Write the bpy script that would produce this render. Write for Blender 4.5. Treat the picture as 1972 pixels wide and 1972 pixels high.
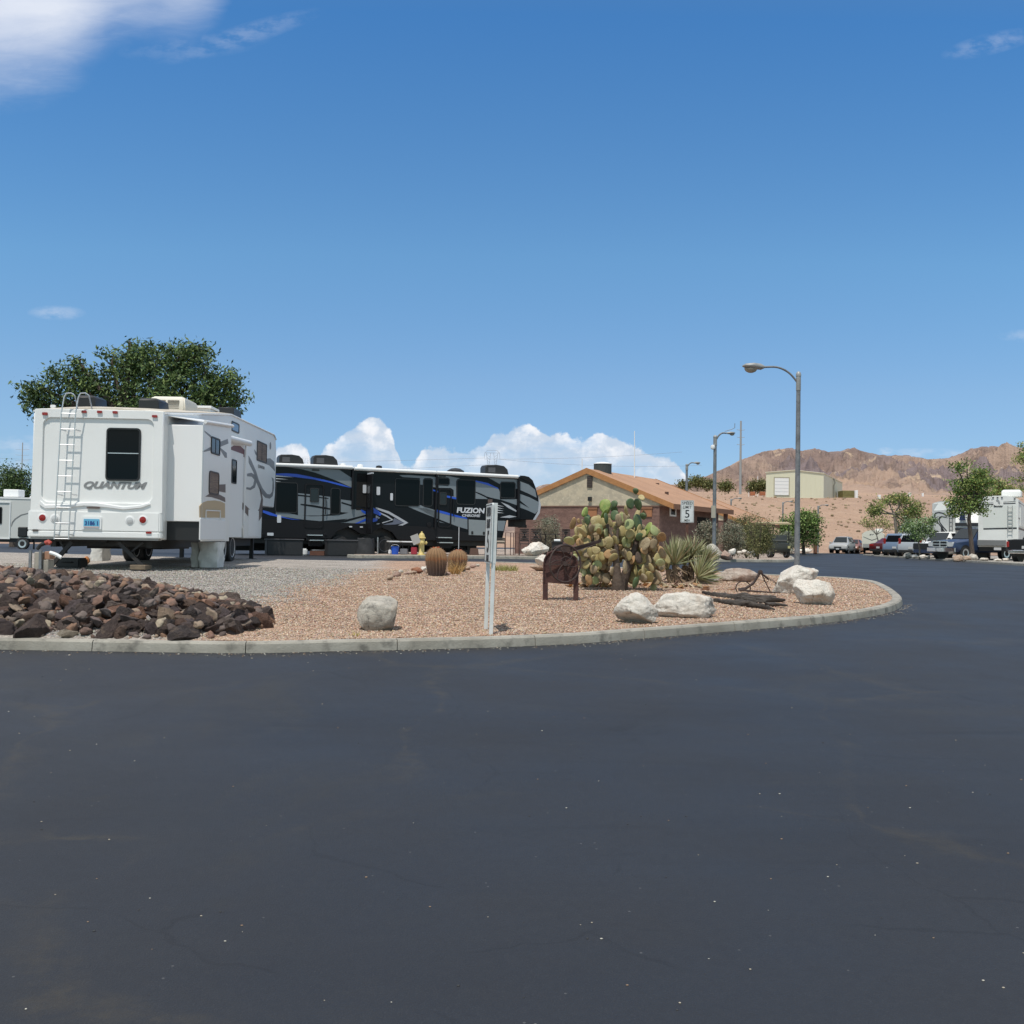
import bpy, bmesh, math, random
import numpy as np
from mathutils import Vector, Matrix, Euler
for o in list(bpy.data.objects): bpy.data.objects.remove(o)
sc = bpy.context.scene
COL = sc.collection
R = math.radians
# ---------------------------------------------------------------- camera
EYE = 1.45; F0 = 1975.0; PITCH = math.atan(54/F0); ROLL = .016
_f = Vector((0, math.cos(PITCH), math.sin(PITCH))); _u0 = Vector((0, -math.sin(PITCH), math.cos(PITCH)))
_r = Vector((1,0,0))*math.cos(ROLL) + _u0*math.sin(ROLL)
_u = _u0*math.cos(ROLL) - Vector((1,0,0))*math.sin(ROLL)
cam = bpy.data.cameras.new('camera'); camo = bpy.data.objects.new('camera', cam); COL.objects.link(camo)
cam.sensor_width = 36; cam.lens = 36*F0/1972; cam.clip_start = .05; cam.clip_end = 9000
mw = Matrix.Identity(4)
for i in range(3):
    mw[i][0] = _r[i]; mw[i][1] = _u[i]; mw[i][2] = -_f[i]
mw[2][3] = EYE
camo.matrix_world = mw
sc.camera = camo
CAMP = Vector((0,0,EYE))
# ---------------------------------------------------------------- world and sun
SUN_EL = R(67); SUN_AZ = R(200)          # azimuth clockwise from +Y : behind the camera, to the left
w = bpy.data.worlds.new('World'); sc.world = w; w.use_nodes = True
nt = w.node_tree; N = nt.nodes; Lk = nt.links
for n in list(N): N.remove(n)
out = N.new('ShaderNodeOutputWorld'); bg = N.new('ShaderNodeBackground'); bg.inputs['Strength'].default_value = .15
sky = N.new('ShaderNodeTexSky'); sky.sky_type = 'NISHITA'; sky.sun_disc = False
sky.sun_elevation = SUN_EL; sky.sun_rotation = SUN_AZ; sky.altitude = 600; sky.air_density = 1.0; sky.dust_density = 0.0; sky.ozone_density = 1.0
Lk.new(bg.outputs[0], out.inputs[0])
def wmath(op, a, b=None, c=None, clamp=False):
    n = N.new('ShaderNodeMath'); n.operation = op; n.use_clamp = clamp
    for i, v in enumerate((a, b, c)):
        if v is None: continue
        if isinstance(v, (int, float)): n.inputs[i].default_value = v
        else: Lk.new(v, n.inputs[i])
    return n.outputs[0]
def wstep(x, a, b):
    n = N.new('ShaderNodeMapRange'); n.interpolation_type = 'SMOOTHSTEP'
    Lk.new(x, n.inputs[0]); n.inputs[1].default_value = a; n.inputs[2].default_value = b
    return n.outputs[0]
tc = N.new('ShaderNodeTexCoord'); sp = N.new('ShaderNodeSeparateXYZ'); Lk.new(tc.outputs['Generated'], sp.inputs[0])
front = wstep(sp.outputs[1], .1, .25)
dy = wmath('MAXIMUM', sp.outputs[1], .1)
U = wmath('DIVIDE', sp.outputs[0], dy); V = wmath('DIVIDE', sp.outputs[2], dy)
def wcomb(x, y, z=None):
    n = N.new('ShaderNodeCombineXYZ')
    for i, v in enumerate((x, y)):
        if isinstance(v, (int, float)): n.inputs[i].default_value = v
        else: Lk.new(v, n.inputs[i])
    return n.outputs[0]
def wnoise(vec, scale, detail=8, rough=.55, dist=0):
    n = N.new('ShaderNodeTexNoise'); n.inputs['Scale'].default_value = scale; n.inputs['Detail'].default_value = detail
    n.inputs['Roughness'].default_value = rough; n.inputs['Distortion'].default_value = dist
    Lk.new(vec, n.inputs['Vector']); return n.outputs['Fac']
def wcurve(x, pts, x0, x1, y0, y1):
    t = wmath('DIVIDE', wmath('SUBTRACT', x, x0), x1-x0, clamp=True)
    n = N.new('ShaderNodeFloatCurve'); c = n.mapping.curves[0]
    q = [((a-x0)/(x1-x0), (b-y0)/(y1-y0)) for a, b in pts]
    c.points[0].location = q[0]; c.points[1].location = q[-1]
    for a in q[1:-1]: c.points.new(*a)
    n.mapping.update(); Lk.new(t, n.inputs['Value'])
    return wmath('ADD', wmath('MULTIPLY', n.outputs[0], y1-y0), y0)
def uv(px, py): return ((px-986)/F0, (1040+.016*(px-986)-py)/F0)
P2 = wcomb(U, V)
# heaped clouds low over the horizon: top edge as a function of direction, broken by billowing noise
tops = [uv(*p) for p in [(-200,1000),(200,985),(420,960),(505,900),(530,858),(560,852),(592,868),(604,905),(614,868),(650,840),(690,815),(717,805),(745,826),(764,868),(776,898),(800,885),(842,850),(880,862),(930,856),(950,826),(985,818),(1040,824),(1080,834),(1110,845),(1160,840),(1210,850),(1260,866),(1300,882),(1330,930),(1500,1010)]]
T = wcurve(U, tops, tops[0][0], tops[-1][0], 0.0, .13)
vor = N.new('ShaderNodeTexVoronoi'); vor.feature = 'SMOOTH_F1'; vor.inputs['Scale'].default_value = 42; vor.inputs['Smoothness'].default_value = .35
wob = N.new('ShaderNodeTexNoise'); wob.inputs['Scale'].default_value = 60; wob.inputs['Detail'].default_value = 6; Lk.new(P2, wob.inputs['Vector'])
mv = N.new('ShaderNodeVectorMath'); mv.operation = 'MULTIPLY_ADD'; Lk.new(wob.outputs['Color'], mv.inputs[0]); mv.inputs[1].default_value = (.02,.02,.02); Lk.new(P2, mv.inputs[2])
Lk.new(mv.outputs[0], vor.inputs['Vector'])
bil = wmath('SUBTRACT', .45, vor.outputs['Distance'])
n1 = wnoise(P2, 55, 9, .62)
dens = wmath('ADD', wmath('SUBTRACT', T, V), wmath('ADD', wmath('MULTIPLY', bil, .014), wmath('MULTIPLY', wmath('SUBTRACT', n1, .5), .022)))
edge = wstep(dens, -.0005, .0035)
basefade = wmath('MULTIPLY_ADD', wstep(V, .035, .095), .62, .38)
holes = wmath('MULTIPLY_ADD', wstep(wnoise(wcomb(wmath('MULTIPLY', U, .45), V), 26, 6, .6), .36, .58), .55, .45)
deep = wstep(dens, .004, .055)
cum = wmath('MULTIPLY', wmath('MULTIPLY', edge, wmath('MAXIMUM', basefade, wmath('SUBTRACT', 1, wmath('MULTIPLY', deep, 1.4)), clamp=True)), holes)
# high thin cloud at the upper left, streaked along the wind
low = [uv(*p) for p in [(-700,330),(-200,215),(0,182),(66,170),(116,150),(159,114),(199,84),(265,70),(330,74),(364,60),(400,20),(440,-60),(640,-300)]]
Lc = wcurve(U, low, low[0][0], low[-1][0], .3, .75)
mp = N.new('ShaderNodeMapping'); mp.inputs['Rotation'].default_value = (0,0,R(-38)); mp.inputs['Scale'].default_value = (3.2,12,1); Lk.new(P2, mp.inputs[0])
ci = wnoise(mp.outputs[0], 1.6, 8, .55, .4)
ci2 = wnoise(P2, 9, 6, .5)
ci3 = wnoise(mp.outputs[0], 6.5, 9, .62, .6)
cd = wmath('ADD', wmath('SUBTRACT', V, Lc), wmath('ADD', wmath('MULTIPLY', wmath('SUBTRACT', ci, .5), .035), wmath('MULTIPLY', wmath('SUBTRACT', ci3, .5), .030)))
cir = wmath('MULTIPLY', wstep(cd, -.014, .095), wmath('MULTIPLY_ADD', wmath('MULTIPLY', ci, ci2), 1.3, .56), clamp=True)
# one faint tail and a few scraps
def scrap(px, py, wu, wv, k, tilt=0):
    u0, v0 = uv(px, py)
    du = wmath('SUBTRACT', U, u0); dv = wmath('SUBTRACT', wmath('SUBTRACT', V, v0), wmath('MULTIPLY', du, tilt))
    q = wmath('ADD', wmath('POWER', wmath('DIVIDE', du, wu), 2), wmath('POWER', wmath('DIVIDE', dv, wv), 2))
    g = wmath('SUBTRACT', 1, q, clamp=True)
    nn = wnoise(wcomb(wmath('MULTIPLY', U, .5), V), 90, 6, .6)
    return wmath('MULTIPLY', wmath('MULTIPLY', g, wstep(nn, .35, .65)), k)
thin = cir
for s in ((440,58,.085,.013,.17,.33),(350,74,.08,.016,.10,.1),(98,600,.03,.008,.32,0),(60,856,.05,.01,.35,0),(1905,72,.05,.012,.20,.25),(1795,872,.06,.005,.35,0),(1705,868,.010,.004,.6,0),(1975,645,.03,.007,.22,0),(40,905,.05,.02,.3,0)):
    thin = wmath('MAXIMUM', thin, scrap(*s))
cr = N.new('ShaderNodeValToRGB'); Lk.new(wmath('MULTIPLY', V, 1.0, clamp=True), cr.inputs[0]); e = cr.color_ramp.elements   # dry desert air: pale low down, bluer higher in view
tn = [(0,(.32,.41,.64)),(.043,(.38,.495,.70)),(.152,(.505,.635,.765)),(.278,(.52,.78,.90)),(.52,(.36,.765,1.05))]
e[0].position = 0; e[0].color = (*tn[0][1],1); e[1].position = 1.0; e[1].color = (1.42,1.20,.90,1)  # zenith and sky behind brightened and warmed as added shadow fill
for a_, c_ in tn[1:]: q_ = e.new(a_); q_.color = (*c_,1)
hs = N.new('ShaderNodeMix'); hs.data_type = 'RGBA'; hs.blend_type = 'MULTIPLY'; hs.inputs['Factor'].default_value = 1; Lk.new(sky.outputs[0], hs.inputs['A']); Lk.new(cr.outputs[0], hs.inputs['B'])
lit = N.new('ShaderNodeMix'); lit.data_type = 'RGBA'
lit.inputs['A'].default_value = (4.1,4.7,5.5,1); lit.inputs['B'].default_value = (6.25,6.35,6.6,1)
shade = wmath('MULTIPLY', wstep(wmath('SUBTRACT', wnoise(P2, 48, 8, .6), wmath('MULTIPLY', vor.outputs['Distance'], .35)), .25, .5), wmath('SUBTRACT', 1, wmath('MULTIPLY', deep, .75)))
Lk.new(shade, lit.inputs['Factor'])
m1 = N.new('ShaderNodeMix'); m1.data_type = 'RGBA'; Lk.new(wmath('MULTIPLY', cum, front), m1.inputs['Factor']); Lk.new(hs.outputs['Result'], m1.inputs['A']); Lk.new(lit.outputs['Result'], m1.inputs['B'])
m2 = N.new('ShaderNodeMix'); m2.data_type = 'RGBA'; Lk.new(wmath('MULTIPLY', thin, front), m2.inputs['Factor']); Lk.new(m1.outputs['Result'], m2.inputs['A']); m2.inputs['B'].default_value = (5.0,5.35,6.1,1)
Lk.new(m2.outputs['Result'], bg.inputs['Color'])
sl = bpy.data.lights.new('sun', 'SUN'); sl.energy = 3.8; sl.angle = R(.53); sl.color = (1,.945,.86)
so = bpy.data.objects.new('sun', sl); COL.objects.link(so)
sd = Vector((math.cos(SUN_EL)*math.sin(SUN_AZ), math.cos(SUN_EL)*math.cos(SUN_AZ), math.sin(SUN_EL)))
so.rotation_euler = sd.to_track_quat('Z','Y').to_euler(); so.location = (0,0,60)
vs = sc.view_settings; vs.view_transform = 'Standard'; vs.look = 'None'; vs.exposure = 0.0; vs.gamma = 1
sc.render.resolution_x = 1024; sc.render.resolution_y = 1024
# ---------------------------------------------------------------- lie of the land
_gy = [-60, 0, 9.3, 13, 17, 20, 24, 28, 38, 46, 60, 75, 105, 400]
_gz = [-.25, 0, .43, .53, .63, .69, .735, .755, .745, .70, .60, .60, .60, .6]
def g(x, y):
    z = float(np.interp(y, _gy, _gz))
    if x < 0 and y > 45: z += .008*x*min(1, (y-45)/15)
    return z
def ray(px, py): return _f + _r*((px-986)/F0) + _u*((986-py)/F0)
def P(px, py, Y):
    d = ray(px, py); return CAMP + d*(Y/d.y)
def G(px, py, dz=0.0):
    d = ray(px, py); lo, hi = 1.5, 400
    f = lambda Y: (CAMP + d*(Y/d.y)).z - g(CAMP.x + d.x*Y/d.y, Y) - dz
    y = lo
    while y < hi:
        if f(y) <= 0: break
        y *= 1.02
    a, b = y/1.02, y
    for _ in range(25):
        m = (a+b)/2
        if f(m) > 0: a = m
        else: b = m
    return CAMP + d*(b/d.y)
# ---------------------------------------------------------------- materials
MATS = {}
def mat(name, c, rough=.6, metal=0, c2=None, nscale=3, nmix=(.4,.6), bump=0, bscale=40, spec=.5, detail=6, rnd=None, coat=0, alpha=None, trans=0, stretch=None, c3=None, n3=12, mix3=(.55,.7), vcol=None):
    if name in MATS: return MATS[name]
    m = bpy.data.materials.new(name); m.use_nodes = True; MATS[name] = m
    nt = m.node_tree; b = nt.nodes['Principled BSDF']; L = nt.links
    b.inputs['Roughness'].default_value = rough; b.inputs['Metallic'].default_value = metal
    b.inputs['Specular IOR Level'].default_value = spec; b.inputs['Coat Weight'].default_value = coat
    b.inputs['Base Color'].default_value = (*c, 1)
    tc = nt.nodes.new('ShaderNodeTexCoord'); co = tc.outputs['Object']
    if stretch:
        mp = nt.nodes.new('ShaderNodeMapping'); mp.inputs['Scale'].default_value = stretch; L.new(co, mp.inputs[0]); co = mp.outputs[0]
    cur = None
    def nz(scale, d=detail):
        n = nt.nodes.new('ShaderNodeTexNoise'); n.inputs['Scale'].default_value = scale; n.inputs['Detail'].default_value = d; n.inputs['Roughness'].default_value = .6
        L.new(co, n.inputs['Vector']); return n.outputs['Fac']
    def mr(x, a, bb):
        n = nt.nodes.new('ShaderNodeMapRange'); n.inputs[1].default_value = a; n.inputs[2].default_value = bb; L.new(x, n.inputs[0]); return n.outputs[0]
    def mix(f, A, B):
        n = nt.nodes.new('ShaderNodeMix'); n.data_type = 'RGBA'; L.new(f, n.inputs['Factor'])
        for k, v in (('A', A), ('B', B)):
            if isinstance(v, tuple): n.inputs[k].default_value = (*v, 1)
            else: L.new(v, n.inputs[k])
        return n.outputs['Result']
    if rnd:
        oi = nt.nodes.new('ShaderNodeObjectInfo'); cr = nt.nodes.new('ShaderNodeValToRGB'); cr.color_ramp.interpolation = 'CONSTANT'
        e = cr.color_ramp.elements
        while len(e) < len(rnd): e.new(.5)
        for i, q in enumerate(rnd): e[i].position = i/len(rnd); e[i].color = (*q, 1)
        L.new(oi.outputs['Random'], cr.inputs[0]); cur = cr.outputs[0]
    if vcol:
        at = nt.nodes.new('ShaderNodeAttribute'); at.attribute_name = vcol; cur = at.outputs['Color']
    base = cur if cur is not None else c
    if c2: cur = mix(mr(nz(nscale), *nmix), base, c2); base = cur
    if c3: cur = mix(mr(nz(n3), *mix3), base, c3)
    if cur is not None: L.new(cur, b.inputs['Base Color'])
    if bump:
        bn = nt.nodes.new('ShaderNodeBump'); bn.inputs['Strength'].default_value = bump; bn.inputs['Distance'].default_value = .02
        L.new(nz(bscale, 4), bn.inputs['Height']); L.new(bn.outputs[0], b.inputs['Normal'])
    if trans: b.inputs['Transmission Weight'].default_value = trans
    return m
# ---------------------------------------------------------------- mesh helpers
class MB:
    def __init__(s): s.v = []; s.f = []; s.m = []
    def add(s, vs, fs, mi=0):
        o = len(s.v); s.v += [tuple(v) for v in vs]; s.f += [tuple(o+i for i in f) for f in fs]; s.m += [mi]*len(fs); return s
    def box(s, c, d, rot=None, mi=0, taper=None):
        x, y, z = d[0]/2, d[1]/2, d[2]/2
        vs = [Vector((a*x, b*y, e*z)) for e in (-1,1) for b in (-1,1) for a in (-1,1)]
        if taper:
            for i in range(4,8): vs[i].x *= taper; vs[i].y *= taper
        if rot is not None: vs = [rot @ v for v in vs]
        c = Vector(c); return s.add([v+c for v in vs], [(0,2,3,1),(4,5,7,6),(0,1,5,4),(2,6,7,3),(0,4,6,2),(1,3,7,5)], mi)
    def b2(s, x0, x1, y0, y1, z0, z1, mi=0): return s.box(((x0+x1)/2,(y0+y1)/2,(z0+z1)/2),(x1-x0,y1-y0,z1-z0),None,mi)
    def prism(s, A, B, mi=0):
        n = len(A); return s.add(list(A)+list(B), [tuple(range(n-1,-1,-1)), tuple(range(n,2*n))] + [(i,(i+1)%n,n+(i+1)%n,n+i) for i in range(n)], mi)
    def side(s, pts, x0, x1, mi=0): return s.prism([(x0,a,b) for a,b in pts], [(x1,a,b) for a,b in pts], mi)
    def back(s, pts, y0, y1, mi=0): return s.prism([(a,y0,b) for a,b in pts], [(a,y1,b) for a,b in pts], mi)
    def flat(s, pts, z0, z1, mi=0): return s.prism([(a,b,z0) for a,b in pts], [(a,b,z1) for a,b in pts], mi)
    def loft(s, rings, mi=0, caps=True, closed=True):
        n = len(rings[0]); o = [v for r in rings for v in r]; f = []
        for k in range(len(rings)-1):
            for i in range(n if closed else n-1):
                f.append((k*n+i, k*n+(i+1)%n, (k+1)*n+(i+1)%n, (k+1)*n+i))
        if caps: f += [tuple(range(n-1,-1,-1)), tuple(range((len(rings)-1)*n, len(rings)*n))]
        return s.add(o, f, mi)
    def tube(s, pts, r, n=8, mi=0, caps=True):
        pts = [Vector(p) for p in pts]; m = len(pts); rs = r if isinstance(r, (list,tuple)) else [r]*m
        rings = []; prev = None
        for i, p in enumerate(pts):
            t = (pts[min(i+1,m-1)] - pts[max(i-1,0)]).normalized()
            if prev is None:
                a = Vector((0,0,1)) if abs(t.z) < .9 else Vector((1,0,0)); u = t.cross(a).normalized()
            else:
                u = prev - t*prev.dot(t)
                u = u.normalized() if u.length > 1e-6 else t.orthogonal().normalized()
            prev = u; v = t.cross(u)
            rings.append([p + (u*math.cos(2*math.pi*k/n) + v*math.sin(2*math.pi*k/n))*rs[i] for k in range(n)])
        return s.loft(rings, mi, caps)
    def ring(s, c, rad, r, ax='y', n=28, k=6, mi=0, rot=None):
        c = Vector(c); vs = []; f = []
        for i in range(n):
            a = 2*math.pi*i/n
            for j in range(k):
                b = 2*math.pi*j/k; q = rad + r*math.cos(b); h = r*math.sin(b)
                v = {'y': Vector((q*math.cos(a), h, q*math.sin(a))), 'x': Vector((h, q*math.cos(a), q*math.sin(a))), 'z': Vector((q*math.cos(a), q*math.sin(a), h))}[ax]
                if rot is not None: v = rot @ v
                vs.append(c+v); f.append((i*k+j, ((i+1)%n)*k+j, ((i+1)%n)*k+(j+1)%k, i*k+(j+1)%k))
        return s.add(vs, f, mi)
    def lathe(s, prof, c=(0,0,0), n=24, ax='z', mi=0, rot=None):
        c = Vector(c); rings = []
        for r, h in prof:
            ri = []
            for i in range(n):
                a = 2*math.pi*i/n; x, y = r*math.cos(a), r*math.sin(a)
                v = {'z': Vector((x,y,h)), 'x': Vector((h,x,y)), 'y': Vector((x,h,y))}[ax]
                if rot is not None: v = rot @ v
                ri.append(c+v)
            rings.append(ri)
        return s.loft(rings, mi)
    def rbox(s, c, d, r, n=4, ax='x', mi=0):
        """rounded rectangle plate; rounded in the plane across ax"""
        i = 'xyz'.index(ax); j, k = [q for q in range(3) if q != i]
        hw, hh = d[j]/2, d[k]/2; pts = []
        for (sx, sy, a0) in ((1,1,0),(-1,1,90),(-1,-1,180),(1,-1,270)):
            for q in range(n+1):
                a = R(a0+90*q/n); pts.append((sx*(hw-r)+r*math.cos(a), sy*(hh-r)+r*math.sin(a)))
        def mk(h):
            o = []
            for a, b in pts:
                v = [0,0,0]; v[i] = c[i]+h; v[j] = c[j]+a; v[k] = c[k]+b; o.append(tuple(v))
            return o
        return s.prism(mk(-d[i]/2), mk(d[i]/2), mi)
    def build(s, name, mats, parent=None, smooth=35, bevel=0, loc=None, segs=1):
        me = bpy.data.meshes.new(name); me.from_pydata(s.v, [], s.f)
        if not isinstance(mats, (list,tuple)): mats = [mats]
        for m in mats: me.materials.append(m)
        if len(mats) > 1: me.polygons.foreach_set('material_index', s.m)
        bm = bmesh.new(); bm.from_mesh(me); bmesh.ops.recalc_face_normals(bm, faces=bm.faces)
        if bevel:
            es = [e for e in bm.edges if len(e.link_faces) == 2 and e.calc_face_angle(0) > R(40)]
            if es: bmesh.ops.bevel(bm, geom=es, offset=bevel, segments=segs, affect='EDGES', clamp_overlap=True)
        if smooth:
            for f in bm.faces: f.smooth = True
            for e in bm.edges:
                if len(e.link_faces) != 2 or e.calc_face_angle(0) > R(smooth): e.smooth = False
        bm.to_mesh(me); bm.free()
        o = bpy.data.objects.new(name, me); COL.objects.link(o)
        if parent is not None: o.parent = parent
        if loc is not None: o.location = loc
        return o
def fastmesh(name, V3, F3, mats, parent=None, vcol=None, mi=None, smooth=False, cname='tint'):
    """numpy arrays -> mesh, faces all of one size"""
    V3 = np.asarray(V3, dtype=np.float32); F3 = np.asarray(F3, dtype=np.int32); k = F3.shape[1]
    me = bpy.data.meshes.new(name); me.vertices.add(len(V3)); me.vertices.foreach_set('co', V3.ravel())
    me.loops.add(F3.size); me.loops.foreach_set('vertex_index', F3.ravel())
    me.polygons.add(len(F3)); me.polygons.foreach_set('loop_start', np.arange(0, F3.size, k, dtype=np.int32))
    if not isinstance(mats, (list,tuple)): mats = [mats]
    for m in mats: me.materials.append(m)
    if mi is not None: me.polygons.foreach_set('material_index', np.asarray(mi, dtype=np.int32))
    me.update(calc_edges=True); me.validate()
    if smooth: me.shade_smooth()
    if vcol is not None:
        a = me.color_attributes.new(cname, 'FLOAT_COLOR', 'POINT'); c = np.ones((len(V3),4), dtype=np.float32); c[:,:3] = vcol
        a.data.foreach_set('color', c.ravel())
    o = bpy.data.objects.new(name, me); COL.objects.link(o)
    if parent is not None: o.parent = parent
    return o
def tag(o, label=None, cat=None, group=None, kind=None):
    if label: o['label'] = label
    if cat: o['category'] = cat
    if group: o['group'] = group
    if kind: o['kind'] = kind
    return o
def thing(name, loc, rz=0, label=None, cat=None, group=None, rot=None):
    o = bpy.data.objects.new(name, None); COL.objects.link(o); o.location = loc; o.rotation_euler = rot or (0,0,rz); o.empty_display_size = .3
    return tag(o, label, cat, group)
def kids(o): return [c for c in bpy.data.objects if c.parent == o]
def clone(o, loc=None, rz=None, label=None, parent=None, scale=None, km=None):
    if km is None:
        km = {}
        for c in bpy.data.objects:
            if c.parent: km.setdefault(c.parent.name, []).append(c)
    c = o.copy(); COL.objects.link(c)
    if parent is not None: c.parent = parent
    if loc is not None: c.location = loc
    if rz is not None: c.rotation_euler = (0,0,rz)
    if scale is not None: c.scale = scale
    if label: c['label'] = label
    for k in km.get(o.name, []): clone(k, parent=c, km=km)
    return c
def inv(o):
    return (Matrix.Translation(o.location) @ o.rotation_euler.to_matrix().to_4x4()).inverted()
def hit(o, ax, val, px, py):
    """where the sight line through a photo point meets the plane (local axis ax = val) of a thing; local coordinates"""
    M = inv(o); a = M @ CAMP; d = M.to_3x3() @ ray(px, py); i = 'xyz'.index(ax)
    t = (val - a[i])/d[i]; return a + d*t
def smooth_line(pts, k=6, closed=False):
    pts = [Vector(p) for p in pts]; n = len(pts); o = []
    rng = range(n) if closed else range(n-1)
    for i in rng:
        a = pts[(i-1)%n] if closed or i > 0 else pts[i]; b = pts[i]; c = pts[(i+1)%n]; d = pts[(i+2)%n] if closed or i+2 < n else pts[(i+1)%n]
        for q in range(k):
            t = q/k; o.append(.5*((2*b) + (-a+c)*t + (2*a-5*b+4*c-d)*t*t + (-a+3*b-3*c+d)*t**3))
    if not closed: o.append(pts[-1])
    return o
def text_mb(txt, size, shear=0, bold=.0, width=None, depth=.004):
    """lettering as a list of (verts, faces) in the xy plane centred on the origin, front to +z"""
    cu = bpy.data.curves.new('txt', 'FONT'); cu.body = txt; cu.size = size; cu.shear = shear; cu.offset = bold; cu.extrude = depth/2
    cu.align_x = 'CENTER'; cu.align_y = 'CENTER'; cu.resolution_u = 3
    ob = bpy.data.objects.new('txt', cu); COL.objects.link(ob); bpy.context.view_layer.update()
    dg = bpy.context.evaluated_depsgraph_get(); me = ob.evaluated_get(dg).to_mesh()
    vs = [v.co.copy() for v in me.vertices]; fs = [tuple(p.vertices) for p in me.polygons]
    ob.evaluated_get(dg).to_mesh_clear(); bpy.data.objects.remove(ob); bpy.data.curves.remove(cu)
    xs = [v.x for v in vs]; ys = [v.y for v in vs]; cx = (min(xs)+max(xs))/2; cy = (min(ys)+max(ys))/2
    k = width/(max(xs)-min(xs)) if width else 1
    return [Vector(((v.x-cx)*k, v.y-cy, v.z)) for v in vs], fs
def text_on(name, txt, size, mtl, parent, c, right, up, **kw):
    vs, fs = text_mb(txt, size, **kw); right = Vector(right).normalized(); up = Vector(up).normalized(); nn = right.cross(up); c = Vector(c)
    mb = MB(); mb.add([c + right*v.x + up*v.y + nn*v.z for v in vs], fs)
    return mb.build(name, mtl, parent, smooth=0)
def vnoise(pts, scale, seed=0, octv=4):
    from mathutils import noise
    o = np.empty(len(pts)); off = Vector((seed*13.7, seed*7.3, seed*3.1))
    for i, p in enumerate(pts):
        o[i] = noise.fractal(Vector(p)*scale + off, 1.0, 2.0, octv)
    return o
random.seed(5); RNG = np.random.default_rng(5)
# ================================================================ SETTING
_ty = np.arange(-60, 400, .5); _tz = np.interp(_ty, _gy, _gz); _k = np.exp(-.5*(np.arange(-8,9)*.5/1.3)**2); _k /= _k.sum()
_tzs = np.convolve(np.pad(_tz, 8, mode='edge'), _k, mode='valid')
def g(x, y):
    z = float(np.interp(y, _ty, _tzs))
    if x < 0 and y > 45: z += .008*x*min(1, (y-45)/15)
    return z
DZ = .075
def GI(px, py): return G(px, py, DZ)
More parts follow.
